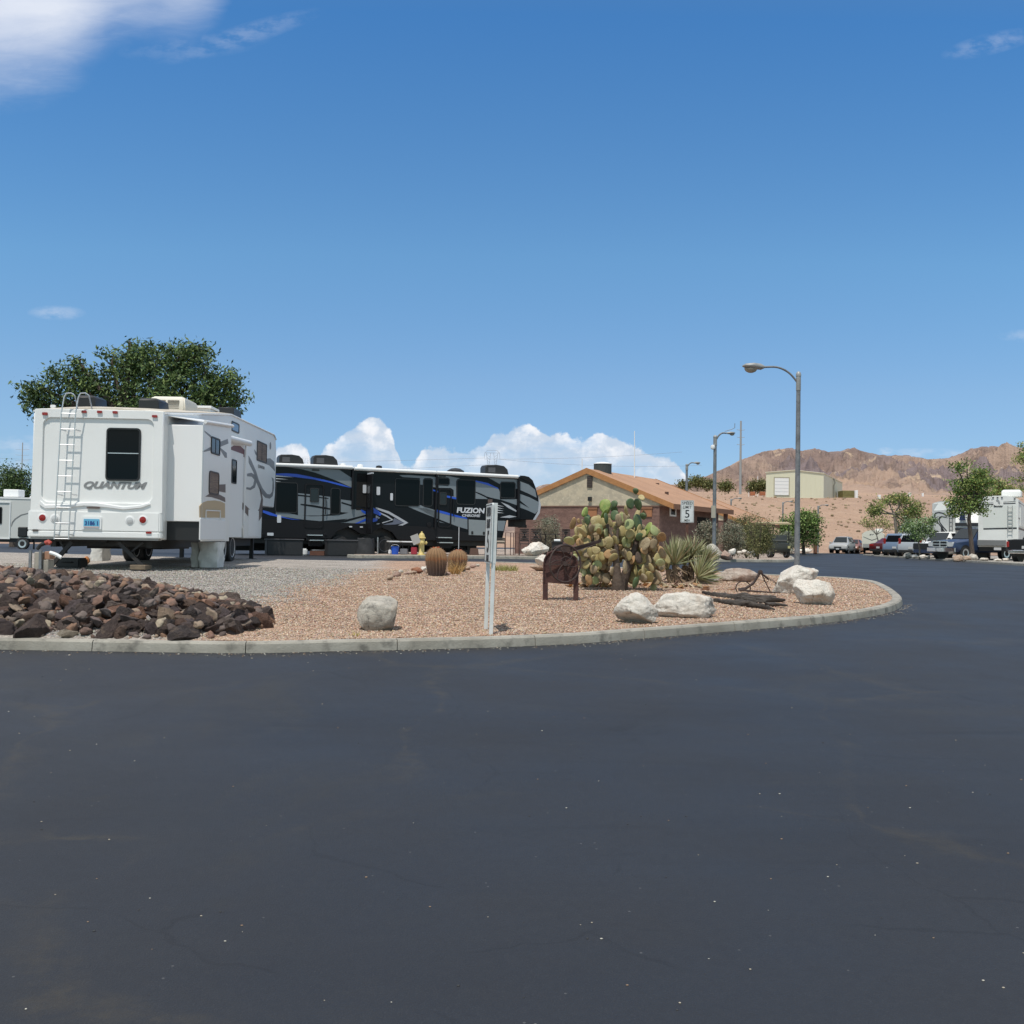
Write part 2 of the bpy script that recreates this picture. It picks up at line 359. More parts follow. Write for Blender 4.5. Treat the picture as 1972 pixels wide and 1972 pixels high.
# --- asphalt
def asphalt_mat():
    m = bpy.data.materials.new('seal_coated_asphalt'); m.use_nodes = True; n = m.node_tree.nodes; L = m.node_tree.links; b = n['Principled BSDF']
    tc = n.new('ShaderNodeTexCoord'); co = tc.outputs['Object']
    def nz(sc_, d=6, r=.6, st=None, dist=0):
        x = n.new('ShaderNodeTexNoise'); x.inputs['Scale'].default_value = sc_; x.inputs['Detail'].default_value = d; x.inputs['Roughness'].default_value = r; x.inputs['Distortion'].default_value = dist
        if st:
            mp = n.new('ShaderNodeMapping'); mp.inputs['Scale'].default_value = st; L.new(co, mp.inputs[0]); L.new(mp.outputs[0], x.inputs['Vector'])
        else: L.new(co, x.inputs['Vector'])
        return x.outputs['Fac']
    def mr(x, a, c, d=0., e=1.):
        q = n.new('ShaderNodeMapRange'); q.inputs[1].default_value = a; q.inputs[2].default_value = c; q.inputs[3].default_value = d; q.inputs[4].default_value = e; L.new(x, q.inputs[0]); return q.outputs[0]
    def mix(f, A, B):
        q = n.new('ShaderNodeMix'); q.data_type = 'RGBA'; L.new(f, q.inputs['Factor'])
        for k, v in (('A', A), ('B', B)):
            if isinstance(v, tuple): q.inputs[k].default_value = (*v, 1)
            else: L.new(v, q.inputs[k])
        return q.outputs['Result']
    def mt(op, a, c, cl=False):
        q = n.new('ShaderNodeMath'); q.operation = op; q.use_clamp = cl
        for i, v in enumerate((a, c)):
            if isinstance(v, (int,float)): q.inputs[i].default_value = v
            else: L.new(v, q.inputs[i])
        return q.outputs[0]
    c = mix(mr(nz(.35, 4, .5), .35, .65), (.0135,.0147,.0185), (.0200,.0220,.0270))
    c = mix(mr(nz(1.0, 8, .65, (.25,2.2,1), .6), .45, .7), c, (.019,.0195,.022))
    # brownish old cracks and patches bleeding through the seal coat
    vo = n.new('ShaderNodeTexVoronoi'); vo.feature = 'DISTANCE_TO_EDGE'; vo.inputs['Scale'].default_value = .33
    wn = n.new('ShaderNodeTexNoise'); wn.inputs['Scale'].default_value = .8; wn.inputs['Detail'].default_value = 5; L.new(co, wn.inputs['Vector'])
    ma = n.new('ShaderNodeVectorMath'); ma.operation = 'MULTIPLY_ADD'; L.new(wn.outputs['Color'], ma.inputs[0]); ma.inputs[1].default_value = (1.1,1.1,0); L.new(co, ma.inputs[2]); L.new(ma.outputs[0], vo.inputs['Vector'])
    wid = mr(nz(1.3, 4), .42, .72, .004, .07)
    crk = mt('MULTIPLY', mt('SUBTRACT', 1, mt('DIVIDE', vo.outputs['Distance'], wid), True), mr(nz(.45, 3), .42, .50))
    c = mix(mt('MULTIPLY', mt('MULTIPLY', crk, mr(nz(7, 7, .75), .38, .6)), 1.0), c, (.036,.031,.024))
    vo3 = n.new('ShaderNodeTexVoronoi'); vo3.feature = 'DISTANCE_TO_EDGE'; vo3.inputs['Scale'].default_value = .9; L.new(ma.outputs[0], vo3.inputs['Vector'])
    ck2 = mt('MULTIPLY', mt('LESS_THAN', vo3.outputs['Distance'], .006), mr(nz(.9, 4), .50, .56))
    c = mix(mt('MULTIPLY', ck2, .45), c, (.007,.007,.008))
    st = mr(nz(.42, 8, .72, None, 1.2), .54, .68)
    c = mix(mt('MULTIPLY', st, .7), c, (.028,.0255,.021))
    sk = mr(nz(.7, 8, .7, (.22,2.6,1), .8), .58, .66)
    c = mix(mt('MULTIPLY', sk, .55), c, (.009,.0095,.0115))
    c = mix(mr(nz(22, 4, .7), .35, .75, 0, .5), c, (.0115,.0120,.0150))
    # fine aggregate and pale specks
    c = mix(mr(nz(190, 2), .55, .8, 0, .45), c, (.05,.052,.058))
    v2 = n.new('ShaderNodeTexVoronoi'); v2.inputs['Scale'].default_value = 16; v2.inputs['Randomness'].default_value = 1; L.new(co, v2.inputs['Vector'])
    sepc = n.new('ShaderNodeSeparateColor'); L.new(v2.outputs['Color'], sepc.inputs[0])
    dot = mt('MULTIPLY', mt('LESS_THAN', v2.outputs['Distance'], .075), mt('GREATER_THAN', sepc.outputs[0], .80))
    c = mix(mt('MULTIPLY', dot, .38), c, (.16,.16,.155))
    L.new(c, b.inputs['Base Color'])
    L.new(mr(nz(.8, 5), .3, .7, .50, .66), b.inputs['Roughness'])
    b.inputs['Specular IOR Level'].default_value = .42
    bn = n.new('ShaderNodeBump'); bn.inputs['Strength'].default_value = .35; bn.inputs['Distance'].default_value = .006
    L.new(nz(130, 3, .7), bn.inputs['Height']); L.new(bn.outputs[0], b.inputs['Normal'])
    return m
xs = np.concatenate([np.arange(-110,-16,4.), np.arange(-16,16,.8), np.arange(16,125,4.)]); ys = np.concatenate([np.arange(-40,0,4.), np.arange(0,50,.6), np.arange(50,116,2.)])
def grid(xs, ys, zf):
    V = [(x, y, zf(x,y)) for y in ys for x in xs]; n = len(xs)
    Fq = [(j*n+i, j*n+i+1, (j+1)*n+i+1, (j+1)*n+i) for j in range(len(ys)-1) for i in range(n-1)]
    return np.array(V), np.array(Fq)
V_, F_ = grid(xs, ys, g)
tag(fastmesh('road', V_, F_, asphalt_mat(), smooth=True), kind='structure')
# --- desert floor under and around everything
dirt = mat('desert_dirt', (.36,.235,.16), .95, c2=(.27,.18,.13), nscale=.05, nmix=(.35,.65), c3=(.42,.30,.21), n3=.6, bump=.5, bscale=8)
xs2 = np.arange(-700,701,20.); ys2 = np.concatenate([np.arange(-400,100,20.), np.arange(100,130,5.)])
V_, F_ = grid(xs2, ys2, lambda x, y: g(max(-110,min(x,110)), min(y,105)) - .06 - (.0 if abs(x) < 110 else .002*(abs(x)-110)))
tag(fastmesh('ground', V_, F_, dirt, smooth=True), kind='structure')
# --- bank, plateau and mountains : heights along sight directions, distance rows
ridge = [(-3600,1000),(-1500,985),(-600,1004),(0,1012),(500,1018),(900,1012),(985,985),(1010,955),(1035,935),(1065,930),(1100,938),(1180,946),(1260,938),(1300,933),(1342,924),(1380,907),(1415,891),(1457,872),(1484,865),(1516,861),(1543,867),(1568,863),(1596,870),(1620,869),(1643,861),(1665,868),(1693,877),(1728,875),(1752,877),(1787,883),(1825,881),(1846,874),(1870,863),(1891,860),(1923,859),(1929,853),(1937,851),(1945,855),(1954,858),(1972,861),(2100,835),(2400,850),(3200,880),(5200,960)]
hx = lambda px: 1040+.016*(px-986)
ru = np.array([(p[0]-986)/F0 for p in ridge]); rt = np.array([(hx(p[0])-p[1])/F0 for p in ridge])
us = np.concatenate([np.linspace(-2.2,-.1,40), np.linspace(-.09,.14,70), np.linspace(.143,.62,520), np.linspace(.63,.75,30), np.linspace(.76,2.4,40)])
Ys = np.concatenate([np.array([104,108,112,115,118,122,126,130,135,140,146,152,158,163,167,170,173,177,185]), np.geomspace(200,560,22), np.geomspace(590,1900,210), np.array([2100,2600])])
def sm(a, b, x):
    t = np.clip((x-a)/(b-a), 0, 1); return t*t*(3-2*t)
from mathutils import noise as mnoise
def hill(u, Y):
    X = u*Y; gb = g(min(X,60), 105)
    tr = float(np.interp(u, ru, rt))
    bk = sm(.10, .165, u)                      # the bank starts right of the clubhouse
    nb = mnoise.fractal(Vector((X*.03, Y*.03, 3)), 1, 2, 4)
    yb = 116 + 5*mnoise.noise(Vector((X*.02, 0, 9)))
    z = gb - .04
    top = EYE + 7.9
    s = np.clip((Y-yb)/(171-yb), 0, 1)
    zb = gb + (top-gb)*(s**.9) + nb*.5*s*(1-s)*4 - .35*math.exp(-((Y-141)/2.2)**2)
    pl = EYE + Y*(.0475 + .0115*sm(170, 620, Y)) if Y > 171 else None
    if Y > 171:
        zb = top + (Y-171)*.052 + nb*.35
    ft = 520; Rg = 1500 + 160*mnoise.noise(Vector((u*7, 0, 1)))
    zr = EYE + tr*Rg
    low = gb - .04
    flat = low*(1-bk) + zb*bk
    if Y > ft:
        zf = (top + (ft-171)*.052)*bk + (low)*(1-bk)
        s = min(1, (Y-ft)/(Rg-ft))
        # spurs and gullies
        uu = u*Rg
        n1 = 1-abs(mnoise.fractal(Vector((uu*.0062, Y*.0016, 4)), 1, 2, 3))*2
        n2 = mnoise.hetero_terrain(Vector((X*.012, Y*.012, 2)), .8, 2.1, 6, .7)
        n3 = mnoise.fractal(Vector((X*.05, Y*.05, 7)), .6, 2.1, 6); n4 = 1-abs(mnoise.fractal(Vector((X*.016+.3*nb, Y*.009, 12)), .8, 2.1, 5))*2
        spur = max(0, n1)
        base = s**1.25
        hh = base*.78 + .22*base*(.35+spur*1.1)*(1-.25*s)
        z = zf + (zr-zf)*min(hh, 1.0 if s >= 1 else .985)
        amp = (zr-zf)*math.sin(math.pi*min(1,s*1.0))*.10
        z += amp*(n2-.8)*1.5 + 9*(n4-.6)*sm(0,.15,s)*(1-.7*sm(.85,1,s))*bk_m(bk) + n3*6.5*sm(0,.12,s)*(1-.75*sm(.85,1,s))*bk_m(bk)
        if s >= 1: z = zr + n3*2.2*bk - (Y-Rg)*.12
        z = min(z, EYE + (tr*(.985 if s < .93 else 1.0) + .0009*n3)*Y)
        return z
    return flat
def bk_m(b): return .3+.7*b
V_ = [(u*Y, Y, hill(u, Y)) for Y in Ys for u in us]; n = len(us)
F_ = [(j*n+i, j*n+i+1, (j+1)*n+i+1, (j+1)*n+i) for j in range(len(Ys)-1) for i in range(n-1)]
def hill_mat():
    m = bpy.data.materials.new('desert_hill'); m.use_nodes = True; n = m.node_tree.nodes; L = m.node_tree.links; b = n['Principled BSDF']
    b.inputs['Roughness'].default_value = .97; b.inputs['Specular IOR Level'].default_value = .1
    tc = n.new('ShaderNodeTexCoord'); co = tc.outputs['Object']; sp = n.new('ShaderNodeSeparateXYZ'); L.new(co, sp.inputs[0])
    def nz(s_, d=7, r=.62, dist=0.):
        x = n.new('ShaderNodeTexNoise'); x.inputs['Scale'].default_value = s_; x.inputs['Detail'].default_value = d; x.inputs['Roughness'].default_value = r; x.inputs['Distortion'].default_value = dist; L.new(co, x.inputs['Vector']); return x.outputs['Fac']
    def mr(x, a, c, d=0., e=1.):
        q = n.new('ShaderNodeMapRange'); q.inputs[1].default_value = a; q.inputs[2].default_value = c; q.inputs[3].default_value = d; q.inputs[4].default_value = e; L.new(x, q.inputs[0]); return q.outputs[0]
    def mix(f, A, B):
        q = n.new('ShaderNodeMix'); q.data_type = 'RGBA'; L.new(f, q.inputs['Factor'])
        for k, v in (('A', A), ('B', B)):
            if isinstance(v, tuple): q.inputs[k].default_value = (*v, 1)
            else: L.new(v, q.inputs[k])
        return q.outputs['Result']
    def mt(op, a, c, cl=False):
        q = n.new('ShaderNodeMath'); q.operation = op; q.use_clamp = cl
        for i, v in enumerate((a, c)):
            if isinstance(v, (int,float)): q.inputs[i].default_value = v
            else: L.new(v, q.inputs[i])
        return q.outputs[0]
    sand = mix(mr(nz(.02), .35, .65), (.50,.335,.235), (.43,.29,.215))
    sand = mix(mr(nz(.25, 8, .7), .5, .75), sand, (.56,.40,.29))
    rock = mix(mr(nz(.006, 6, .55), .40, .58), (.25,.18,.155), (.39,.28,.22))
    rock = mix(mr(nz(.0045, 5, .5, .5), .52, .62), rock, (.23,.18,.18))
    rock = mix(mr(nz(.012, 8, .7, 1.), .55, .68), rock, (.40,.29,.19))
    rock = mix(mr(nz(.045, 10, .8), .50, .64), rock, (.17,.125,.11))
    rock = mix(mr(nz(.03, 9, .75, 1.), .58, .66), rock, (.52,.39,.28))
    hm = mr(mt('ADD', sp.outputs[1], mt('MULTIPLY', nz(.01, 6), 500)), 760, 900)
    col = mix(hm, sand, rock)
    shr = mt('GREATER_THAN', nz(.35, 2, .5), .70)
    col = mix(mt('MULTIPLY', shr, .35), col, (.13,.11,.07))
    L.new(col, b.inputs['Base Color'])
    bn = n.new('ShaderNodeBump'); bn.inputs['Strength'].default_value = .8; bn.inputs['Distance'].default_value = 6.0
    L.new(nz(.06, 9, .7), bn.inputs['Height'])
    b2 = n.new('ShaderNodeBump'); b2.inputs['Strength'].default_value = .5; b2.inputs['Distance'].default_value = .25
    L.new(nz(.8, 6, .7), b2.inputs['Height']); L.new(bn.outputs[0], b2.inputs['Normal']); L.new(b2.outputs[0], b.inputs['Normal'])
    return m
tag(fastmesh('hills', V_, F_, hill_mat(), smooth=True), kind='structure')
def hz(px, Y):
    """height of the bank or plateau at a photo column and depth"""
    return hill((px-986)/F0, Y)
# --- kerbs and islands
conc = mat('kerb_concrete', (.37,.345,.295), .9, c2=(.26,.24,.20), nscale=2.5, nmix=(.35,.65), c3=(.15,.14,.12), n3=7, mix3=(.52,.72), bump=.35, bscale=60)
from mathutils.geometry import delaunay_2d_cdt
def inside(x, y, poly):
    c = False; n = len(poly); j = n-1
    for i in range(n):
        if (poly[i][1] > y) != (poly[j][1] > y) and x < (poly[j][0]-poly[i][0])*(y-poly[i][1])/(poly[j][1]-poly[i][1]) + poly[i][0]: c = not c
        j = i
    return c
def kerb(name, line, closed, hgt=.095, wid=.16, step=3.0, side=1):
    """a row of cast lengths with open joints; line is the foot on the road side, side=+1: the kerb lies to the left of travel"""
    pts = [Vector((p[0], p[1], 0)) for p in line]; n = len(pts)
    acc = 0; rows = []
    segs = list(range(n if closed else n-1))
    nrm = []
    for i in range(n):
        a = pts[(i-1)%n] if closed or i > 0 else pts[i]; c = pts[(i+1)%n] if closed or i < n-1 else pts[i]
        t = (c-a).normalized(); nrm.append(Vector((-t.y, t.x, 0))*side)
    mb = MB(); cur = []
    def sec(p, q):
        z = g(p.x, p.y); a = p; b = p + q*.012; c = p + q*.03; d = p + q*(wid-.015); e = p + q*wid
        return [Vector((a.x,a.y,z-.2)), Vector((a.x,a.y,z+.01)), Vector((b.x,b.y,z+hgt-.018)), Vector((c.x,c.y,z+hgt)), Vector((d.x,d.y,z+hgt)), Vector((e.x,e.y,z+hgt-.012)), Vector((e.x,e.y,z-.2))]
    order = list(range(n)) + ([0] if closed else [])
    cur = [sec(pts[order[0]], nrm[order[0]])]
    for k in range(1, len(order)):
        a, b = pts[order[k-1]], pts[order[k]]; L_ = (b-a).length; na, nb = nrm[order[k-1]], nrm[order[k]]
        s = 0
        while acc + (L_-s) >= step:
            s += step-acc; acc = 0; t = s/L_; p = a.lerp(b, t); q = na.lerp(nb, t).normalized(); dd = (b-a).normalized()*.004
            cur.append(sec(p-dd, q)); mb.loft(cur)
            cur = [sec(p+dd, q)]
        acc += L_-s
        cur.append(sec(b, nb))
    if len(cur) > 1: mb.loft(cur)
    return tag(mb.build(name, conc, smooth=30), kind='structure')
def surface(name, outline, inset, cell, zf, mtl, colf=None):
    n = len(outline); pts = [Vector((p[0], p[1])) for p in outline]
    ar = sum(pts[i].x*pts[(i+1)%n].y - pts[(i+1)%n].x*pts[i].y for i in range(n)); sg = 1 if ar > 0 else -1
    ins = []
    for i in range(n):
        t = (pts[(i+1)%n]-pts[(i-1)%n]).normalized(); ins.append(pts[i] + Vector((-t.y, t.x))*sg*inset)
    x0 = min(p.x for p in ins); x1 = max(p.x for p in ins); y0 = min(p.y for p in ins); y1 = max(p.y for p in ins)
    vs = list(ins); 
    for x in np.arange(x0+cell*.5, x1, cell):
        for y in np.arange(y0+cell*.5, y1, cell):
            if inside(x, y, ins): vs.append(Vector((x + random.uniform(-.2,.2)*cell, y + random.uniform(-.2,.2)*cell)))
    r = delaunay_2d_cdt(vs, [], [list(range(n))], 1, 1e-5)
    V = [(v.x, v.y, zf(v.x, v.y)) for v in r[0]]; F = [f for f in r[2] if len(f) == 3]
    col = np.array([colf(v[0], v[1]) for v in V]) if colf else None
    o = fastmesh(name, V, F, mtl, smooth=True, vcol=col)
    return tag(o, kind='structure')
def dens_line(pts, k=5): return smooth_line([Vector((p.x, p.y, 0)) for p in pts], k, closed=False)
front_edge = [G(*p) for p in [(-420,1246),(-150,1249),(0,1251),(300,1256),(480,1258),(650,1254),(800,1251),(960,1246.5),(1120,1239),(1217,1231),(1320,1223),(1489,1209),(1580,1201),(1636,1194),(1690,1185),(1720,1177),(1735,1169),(1738,1161)]]
back_edge = [G(*p) for p in [(1730,1152),(1715,1141),(1693,1130),(1668,1125),(1616,1120),(1560,1117.5),(1498,1115),(1461,1113),(1400,1109),(1300,1104),(1160,1098),(1040,1091),(940,1087.5),(800,1085.5),(700,1084.5),(505,1082),(300,1077),(120,1071),(0,1068),(-200,1062)]]
A_line = dens_line(front_edge + back_edge, 6)
A_poly = [(p.x, p.y) for p in A_line]
kerb('kerb', dens_line(front_edge+back_edge[:13], 6), False, .095, .15, 1.35, 1)
# rock heap footprint
_kf = lambda px: (lambda v: (v.x, v.y+.20))(G(px, {-500:1247,0:1251,300:1256,420:1257}[px]))
heap = [(-9.5,_kf(0)[1]),_kf(0),_kf(300),(-2.75,_kf(420)[1]),(-2.42,10.2),(-2.6,11.0),(-3.2,12.1),(-4.0,13.2),(-5.0,13.9),(-6.2,14.6),(-9.5,14.8)]
def seg_d(x, y, poly):
    best = 9e9; n = len(poly)
    for i in range(n):
        ax, ay = poly[i]; bx, by = poly[(i+1)%n]; dx, dy = bx-ax, by-ay
        t = max(0, min(1, ((x-ax)*dx+(y-ay)*dy)/(dx*dx+dy*dy))); best = min(best, math.hypot(x-ax-t*dx, y-ay-t*dy))
    return best
def heap_h(x, y):
    if not inside(x, y, heap): return 0
    return .24*min(1, seg_d(x, y, heap)/1.4)**.8
zl = [GI(742,1080), GI(730,1095), GI(640,1118), GI(560,1140), GI(500,1165), GI(420,1200)]
def zone(x, y):
    """1 = grey crushed gravel of the pitch, 0 = pink gravel of the bed"""
    b = np.interp(y, [p.y for p in reversed(zl)], [p.x for p in reversed(zl)])
    return float(sm(.45, -.45, x - b + .35*mnoise.noise(Vector((x*1.3, y*1.3, 0))))) if y > 9 else 0.
def islA_z(x, y):
    u = .012*mnoise.noise(Vector((x*1.7, y*1.7, 0))) + .006*mnoise.noise(Vector((x*6, y*6, 2)))
    return g(x, y) + DZ + u + heap_h(x, y) + .05*math.exp(-((x-1.8)**2+(y-14.8)**2)/3)
pink = np.array((.40,.275,.20)); grey = np.array((.34,.315,.285)); 
def islA_col(x, y): z = zone(x, y); return pink*(1-z)+grey*z
def gravel_mat(name='gravel_bed', sc_=55, tintattr=True, base=(.3,.2,.15)):
    m = bpy.data.materials.new(name); m.use_nodes = True; n = m.node_tree.nodes; L = m.node_tree.links; b = n['Principled BSDF']
    b.inputs['Roughness'].default_value = .92; b.inputs['Specular IOR Level'].default_value = .25
    tc = n.new('ShaderNodeTexCoord'); co = tc.outputs['Object']
    v = n.new('ShaderNodeTexVoronoi'); v.inputs['Scale'].default_value = sc_; L.new(co, v.inputs['Vector'])
    s = n.new('ShaderNodeSeparateColor'); L.new(v.outputs['Color'], s.inputs[0])
    cr = n.new('ShaderNodeValToRGB'); L.new(s.outputs[0], cr.inputs[0]); e = cr.color_ramp.elements
    e[0].position = 0; e[0].color = (.55,.5,.48,1); e[1].position = 1; e[1].color = (1.55,1.5,1.45,1); q = e.new(.5); q.color = (1,.97,.95,1)
    if tintattr:
        at = n.new('ShaderNodeAttribute'); at.attribute_name = 'tint'; src = at.outputs['Color']
    else:
        rg = n.new('ShaderNodeRGB'); rg.outputs[0].default_value = (*base,1); src = rg.outputs[0]
    mx = n.new('ShaderNodeMix'); mx.data_type = 'RGBA'; mx.blend_type = 'MULTIPLY'; mx.inputs['Factor'].default_value = 1; L.new(src, mx.inputs['A']); L.new(cr.outputs[0], mx.inputs['B'])
    nz = n.new('ShaderNodeTexNoise'); nz.inputs['Scale'].default_value = 1.2; nz.inputs['Detail'].default_value = 5; L.new(co, nz.inputs['Vector'])
    mr = n.new('ShaderNodeMapRange'); mr.inputs[1].default_value = .3; mr.inputs[2].default_value = .7; mr.inputs[3].default_value = .78; mr.inputs[4].default_value = 1.12; L.new(nz.outputs['Fac'], mr.inputs[0])
    m2 = n.new('ShaderNodeMix'); m2.data_type = 'RGBA'; m2.blend_type = 'MULTIPLY'; m2.inputs['Factor'].default_value = 1; L.new(mx.outputs['Result'], m2.inputs['A']); L.new(mr.outputs[0], m2.inputs['B'])
    L.new(m2.outputs['Result'], b.inputs['Base Color'])
    bn = n.new('ShaderNodeBump'); bn.inputs['Strength'].default_value = .8; bn.inputs['Distance'].default_value = .012; L.new(v.outputs['Distance'], bn.inputs['Height']); L.new(bn.outputs[0], b.inputs['Normal'])
    return m
grav = gravel_mat()
surface('gravel_ground', A_poly, .10, .22, islA_z, grav, islA_col)
# loose pebbles over the front of the bed: nobody could count them
def pebbles(name, n, xr, yr, zf, colf, size=(.009,.018), mtl=None, keep=None):
    base = np.array([(1,0,0),(-1,0,0),(0,1,0),(0,-1,0),(0,0,1),(0,0,-1)], dtype=float)
    fc = np.array([(0,2,4),(2,1,4),(1,3,4),(3,0,4),(2,0,5),(1,2,5),(3,1,5),(0,3,5)])
    P_, C_ = [], []
    while len(P_) < n:
        y = yr[0] + (yr[1]-yr[0])*random.random()**1.45; x = random.uniform(xr[0]*y/yr[0] if xr[0] < 0 else xr[0], xr[1]*y/yr[0])
        if keep and not keep(x, y): continue
        P_.append((x, y, zf(x, y))); C_.append(colf(x, y))
    P_ = np.array(P_); C_ = np.array(C_); m = len(P_)
    s = RNG.uniform(size[0], size[1], (m,1,1))*(1+.04*(P_[:,1]-9))[:,None,None]*np.array([1,1,.7])
    a = RNG.uniform(0, 6.28, m); ca, sa = np.cos(a), np.sin(a); Rz = np.zeros((m,3,3)); Rz[:,0,0]=ca; Rz[:,0,1]=-sa; Rz[:,1,0]=sa; Rz[:,1,1]=ca; Rz[:,2,2]=1
    b = RNG.uniform(-.6,.6,m); Rx = np.zeros((m,3,3)); Rx[:,0,0]=1; Rx[:,1,1]=np.cos(b); Rx[:,1,2]=-np.sin(b); Rx[:,2,1]=np.sin(b); Rx[:,2,2]=np.cos(b)
    vv = base[None]*s*RNG.uniform(.65,1.3,(m,6,1)); vv = np.einsum('mij,mkj->mki', Rz@Rx, vv) + P_[:,None,:]
    F = (fc[None] + (np.arange(m)*6)[:,None,None]).reshape(-1,3)
    col = np.repeat(C_*RNG.uniform(.66,1.24,(m,1))*RNG.uniform(.92,1.08,(m,3)), 6, axis=0)
    o = fastmesh(name, vv.reshape(-1,3), F, mtl, vcol=col)
    return o
peb = mat('pebble_stone', (.4,.3,.25), .85, vcol='tint', spec=.3)
rose = [np.array(c) for c in ((.40,.265,.18),(.44,.30,.21),(.35,.235,.165),(.48,.36,.26),(.58,.47,.37),(.30,.20,.145),(.42,.32,.245),(.36,.275,.225),(.44,.27,.18))]
gry = [np.array(c) for c in ((.31,.29,.26),(.37,.35,.32),(.24,.225,.20),(.42,.39,.35),(.34,.28,.235))]
def peb_col(x, y): return random.choice(gry if random.random() < zone(x, y) else rose)
A_in = [(p[0], p[1]) for p in A_poly]
_kc = {}
def keepA(x, y):
    k = (round(x*8), round(y*8)); v = _kc.get(k)
    if v is None:
        v = inside(x, y, A_in) and seg_d(x, y, A_in) > .19 and heap_h(x, y) < .2; _kc[k] = v
    return v
o = pebbles('gravel', 165000, (-4.6,3.9), (9.3,21.6), lambda x, y: islA_z(x,y)+.004, peb_col, (.007,.0145), peb, keepA)
tag(o, 'loose pink and tan gravel covering the front of the planted bed', 'gravel', kind='stuff')
# --- island in front of the clubhouse and the parked vehicles' side
B_line = dens_line([G(*p) for p in [(668,1073.5),(700,1075),(850,1075.5),(1020,1077),(1250,1080),(1400,1082),(1500,1083),(1524,1082.5),(1532,1080),(1528,1076),(1518,1071),(1508,1067.5)]] + [Vector((31,100,0)), Vector((8,100,0)), Vector((-9,70,0)), Vector((-7,48,0))], 4)
B_k = dens_line([G(*p) for p in [(668,1073.5),(700,1075),(850,1075.5),(1020,1077),(1250,1080),(1400,1082),(1500,1083),(1524,1082.5),(1532,1080),(1528,1076),(1518,1071),(1508,1067.5)]], 5)
dirtB = gravel_mat('light_gravel', 40, False, (.36,.30,.25))
kerb('kerb', B_k, False, .11, .18, 3.0, 1)
surface('gravel_ground', [(p.x,p.y) for p in B_line], .12, 2.0, lambda x, y: g(x,y)+.085, dirtB)
C_front = [G(*p) for p in [(1662,1069.5),(1690,1072),(1745,1075),(1800,1079),(1860,1082.5),(1920,1086.5),(1972,1090),(2100,1099)]]
C_front.append(C_front[-1] + (C_front[-1]-C_front[-3])*1.6)
C_back = [Vector((C_front[-1].x+30, C_front[-1].y+30, 0)), Vector((85, 98, 0)), Vector((36.5, 97, 0))]
C_k = dens_line(C_front, 4)
kerb('kerb', C_k, False, .11, .3, 3.0, 1)
surface('gravel_ground', [(p.x,p.y) for p in dens_line(C_front + C_back, 3)], .12, 2.0, lambda x, y: g(x,y)+.085, gravel_mat('pitch_gravel', 40, False, (.34,.32,.29)))
# ================================================================ SHARED MATERIALS
white = mat('white_gelcoat', (.82,.82,.80), .32, c2=(.76,.76,.735), nscale=.7, nmix=(.45,.75), spec=.5)
white2 = mat('white_panel', (.80,.80,.79), .4)
cream = mat('beige_panel', (.50,.38,.23), .45)
glassd = mat('dark_glass', (.004,.0045,.006), .10, spec=.12)
glassm = mat('tinted_glass', (.02,.022,.025), .10, spec=.3)
rubber = mat('black_rubber', (.016,.016,.017), .75, c2=(.03,.029,.028), nscale=6)
blackp = mat('black_plastic', (.014,.014,.015), .45)
chass = mat('black_steel', (.02,.02,.021), .6, c2=(.045,.035,.028), nscale=5, nmix=(.5,.8))
alu = mat('aluminium', (.62,.63,.64), .35, metal=.85)
chrome = mat('chrome', (.75,.76,.78), .15, metal=1)
greydec = mat('grey_decal', (.20,.20,.20), .4)
brown = mat('brown_decal', (.14,.105,.09), .4)
maroon = mat('maroon_decal', (.16,.05,.05), .45)
redl = mat('red_lens', (.28,.015,.012), .25)
clearl = mat('clear_lens', (.55,.56,.56), .2)
blinds = mat('window_blind', (.24,.17,.12), .6, stretch=(1,1,30), c2=(.12,.08,.06), nscale=3)
woodb = mat('weathered_board', (.24,.18,.12), .85, c2=(.13,.10,.07), nscale=4, stretch=(2,12,12))
fabricw = mat('white_tyre_cover', (.70,.69,.65), .75, c2=(.58,.57,.54), nscale=5, bump=.6, bscale=7)
z1 = lambda x, y: (x/3.45, 620+y/3.45)
z6 = lambda x, y: (300+x/5.223, 740+y/5.223)
def ringplate(mb, outer, inner, ax, a0, a1, mi=0):
    def mk(p, h):
        return {'y': (p[0], h, p[1]), 'x': (h, p[0], p[1])}[ax]
    n = len(outer); vs = [mk(p, a0) for p in outer] + [mk(p, a1) for p in outer] + [mk(p, a1) for p in inner] + [mk(p, a0) for p in inner]
    fs = []
    for i in range(n):
        j = (i+1) % n
        for k in range(4): fs.append((k*n+i, k*n+j, ((k+1)%4)*n+j, ((k+1)%4)*n+i))
    mb.add(vs, fs, mi)
def rrect(x0, x1, z0, z1, r, n=4):
    o = []
    for (cx, cz, a0) in ((x1-r,z1-r,0),(x0+r,z1-r,90),(x0+r,z0+r,180),(x1-r,z0+r,270)):
        for q in range(n+1):
            a = R(a0+90*q/n); o.append((cx+r*math.cos(a), cz+r*math.sin(a)))
    return o
def decal_side(name, root, x, pts, m, sgn=1, th=.004, lay=0):
    """a vinyl panel on the plane local x, outline given as photo points"""
    q = [hit(root, 'x', x, *p) for p in pts]; q = [(v.y, v.z) for v in q]
    a = x - sgn*.01; b = x + sgn*(th + .002*lay)
    return MB().side(q, min(a,b), max(a,b)).build(name, m, root, smooth=0)
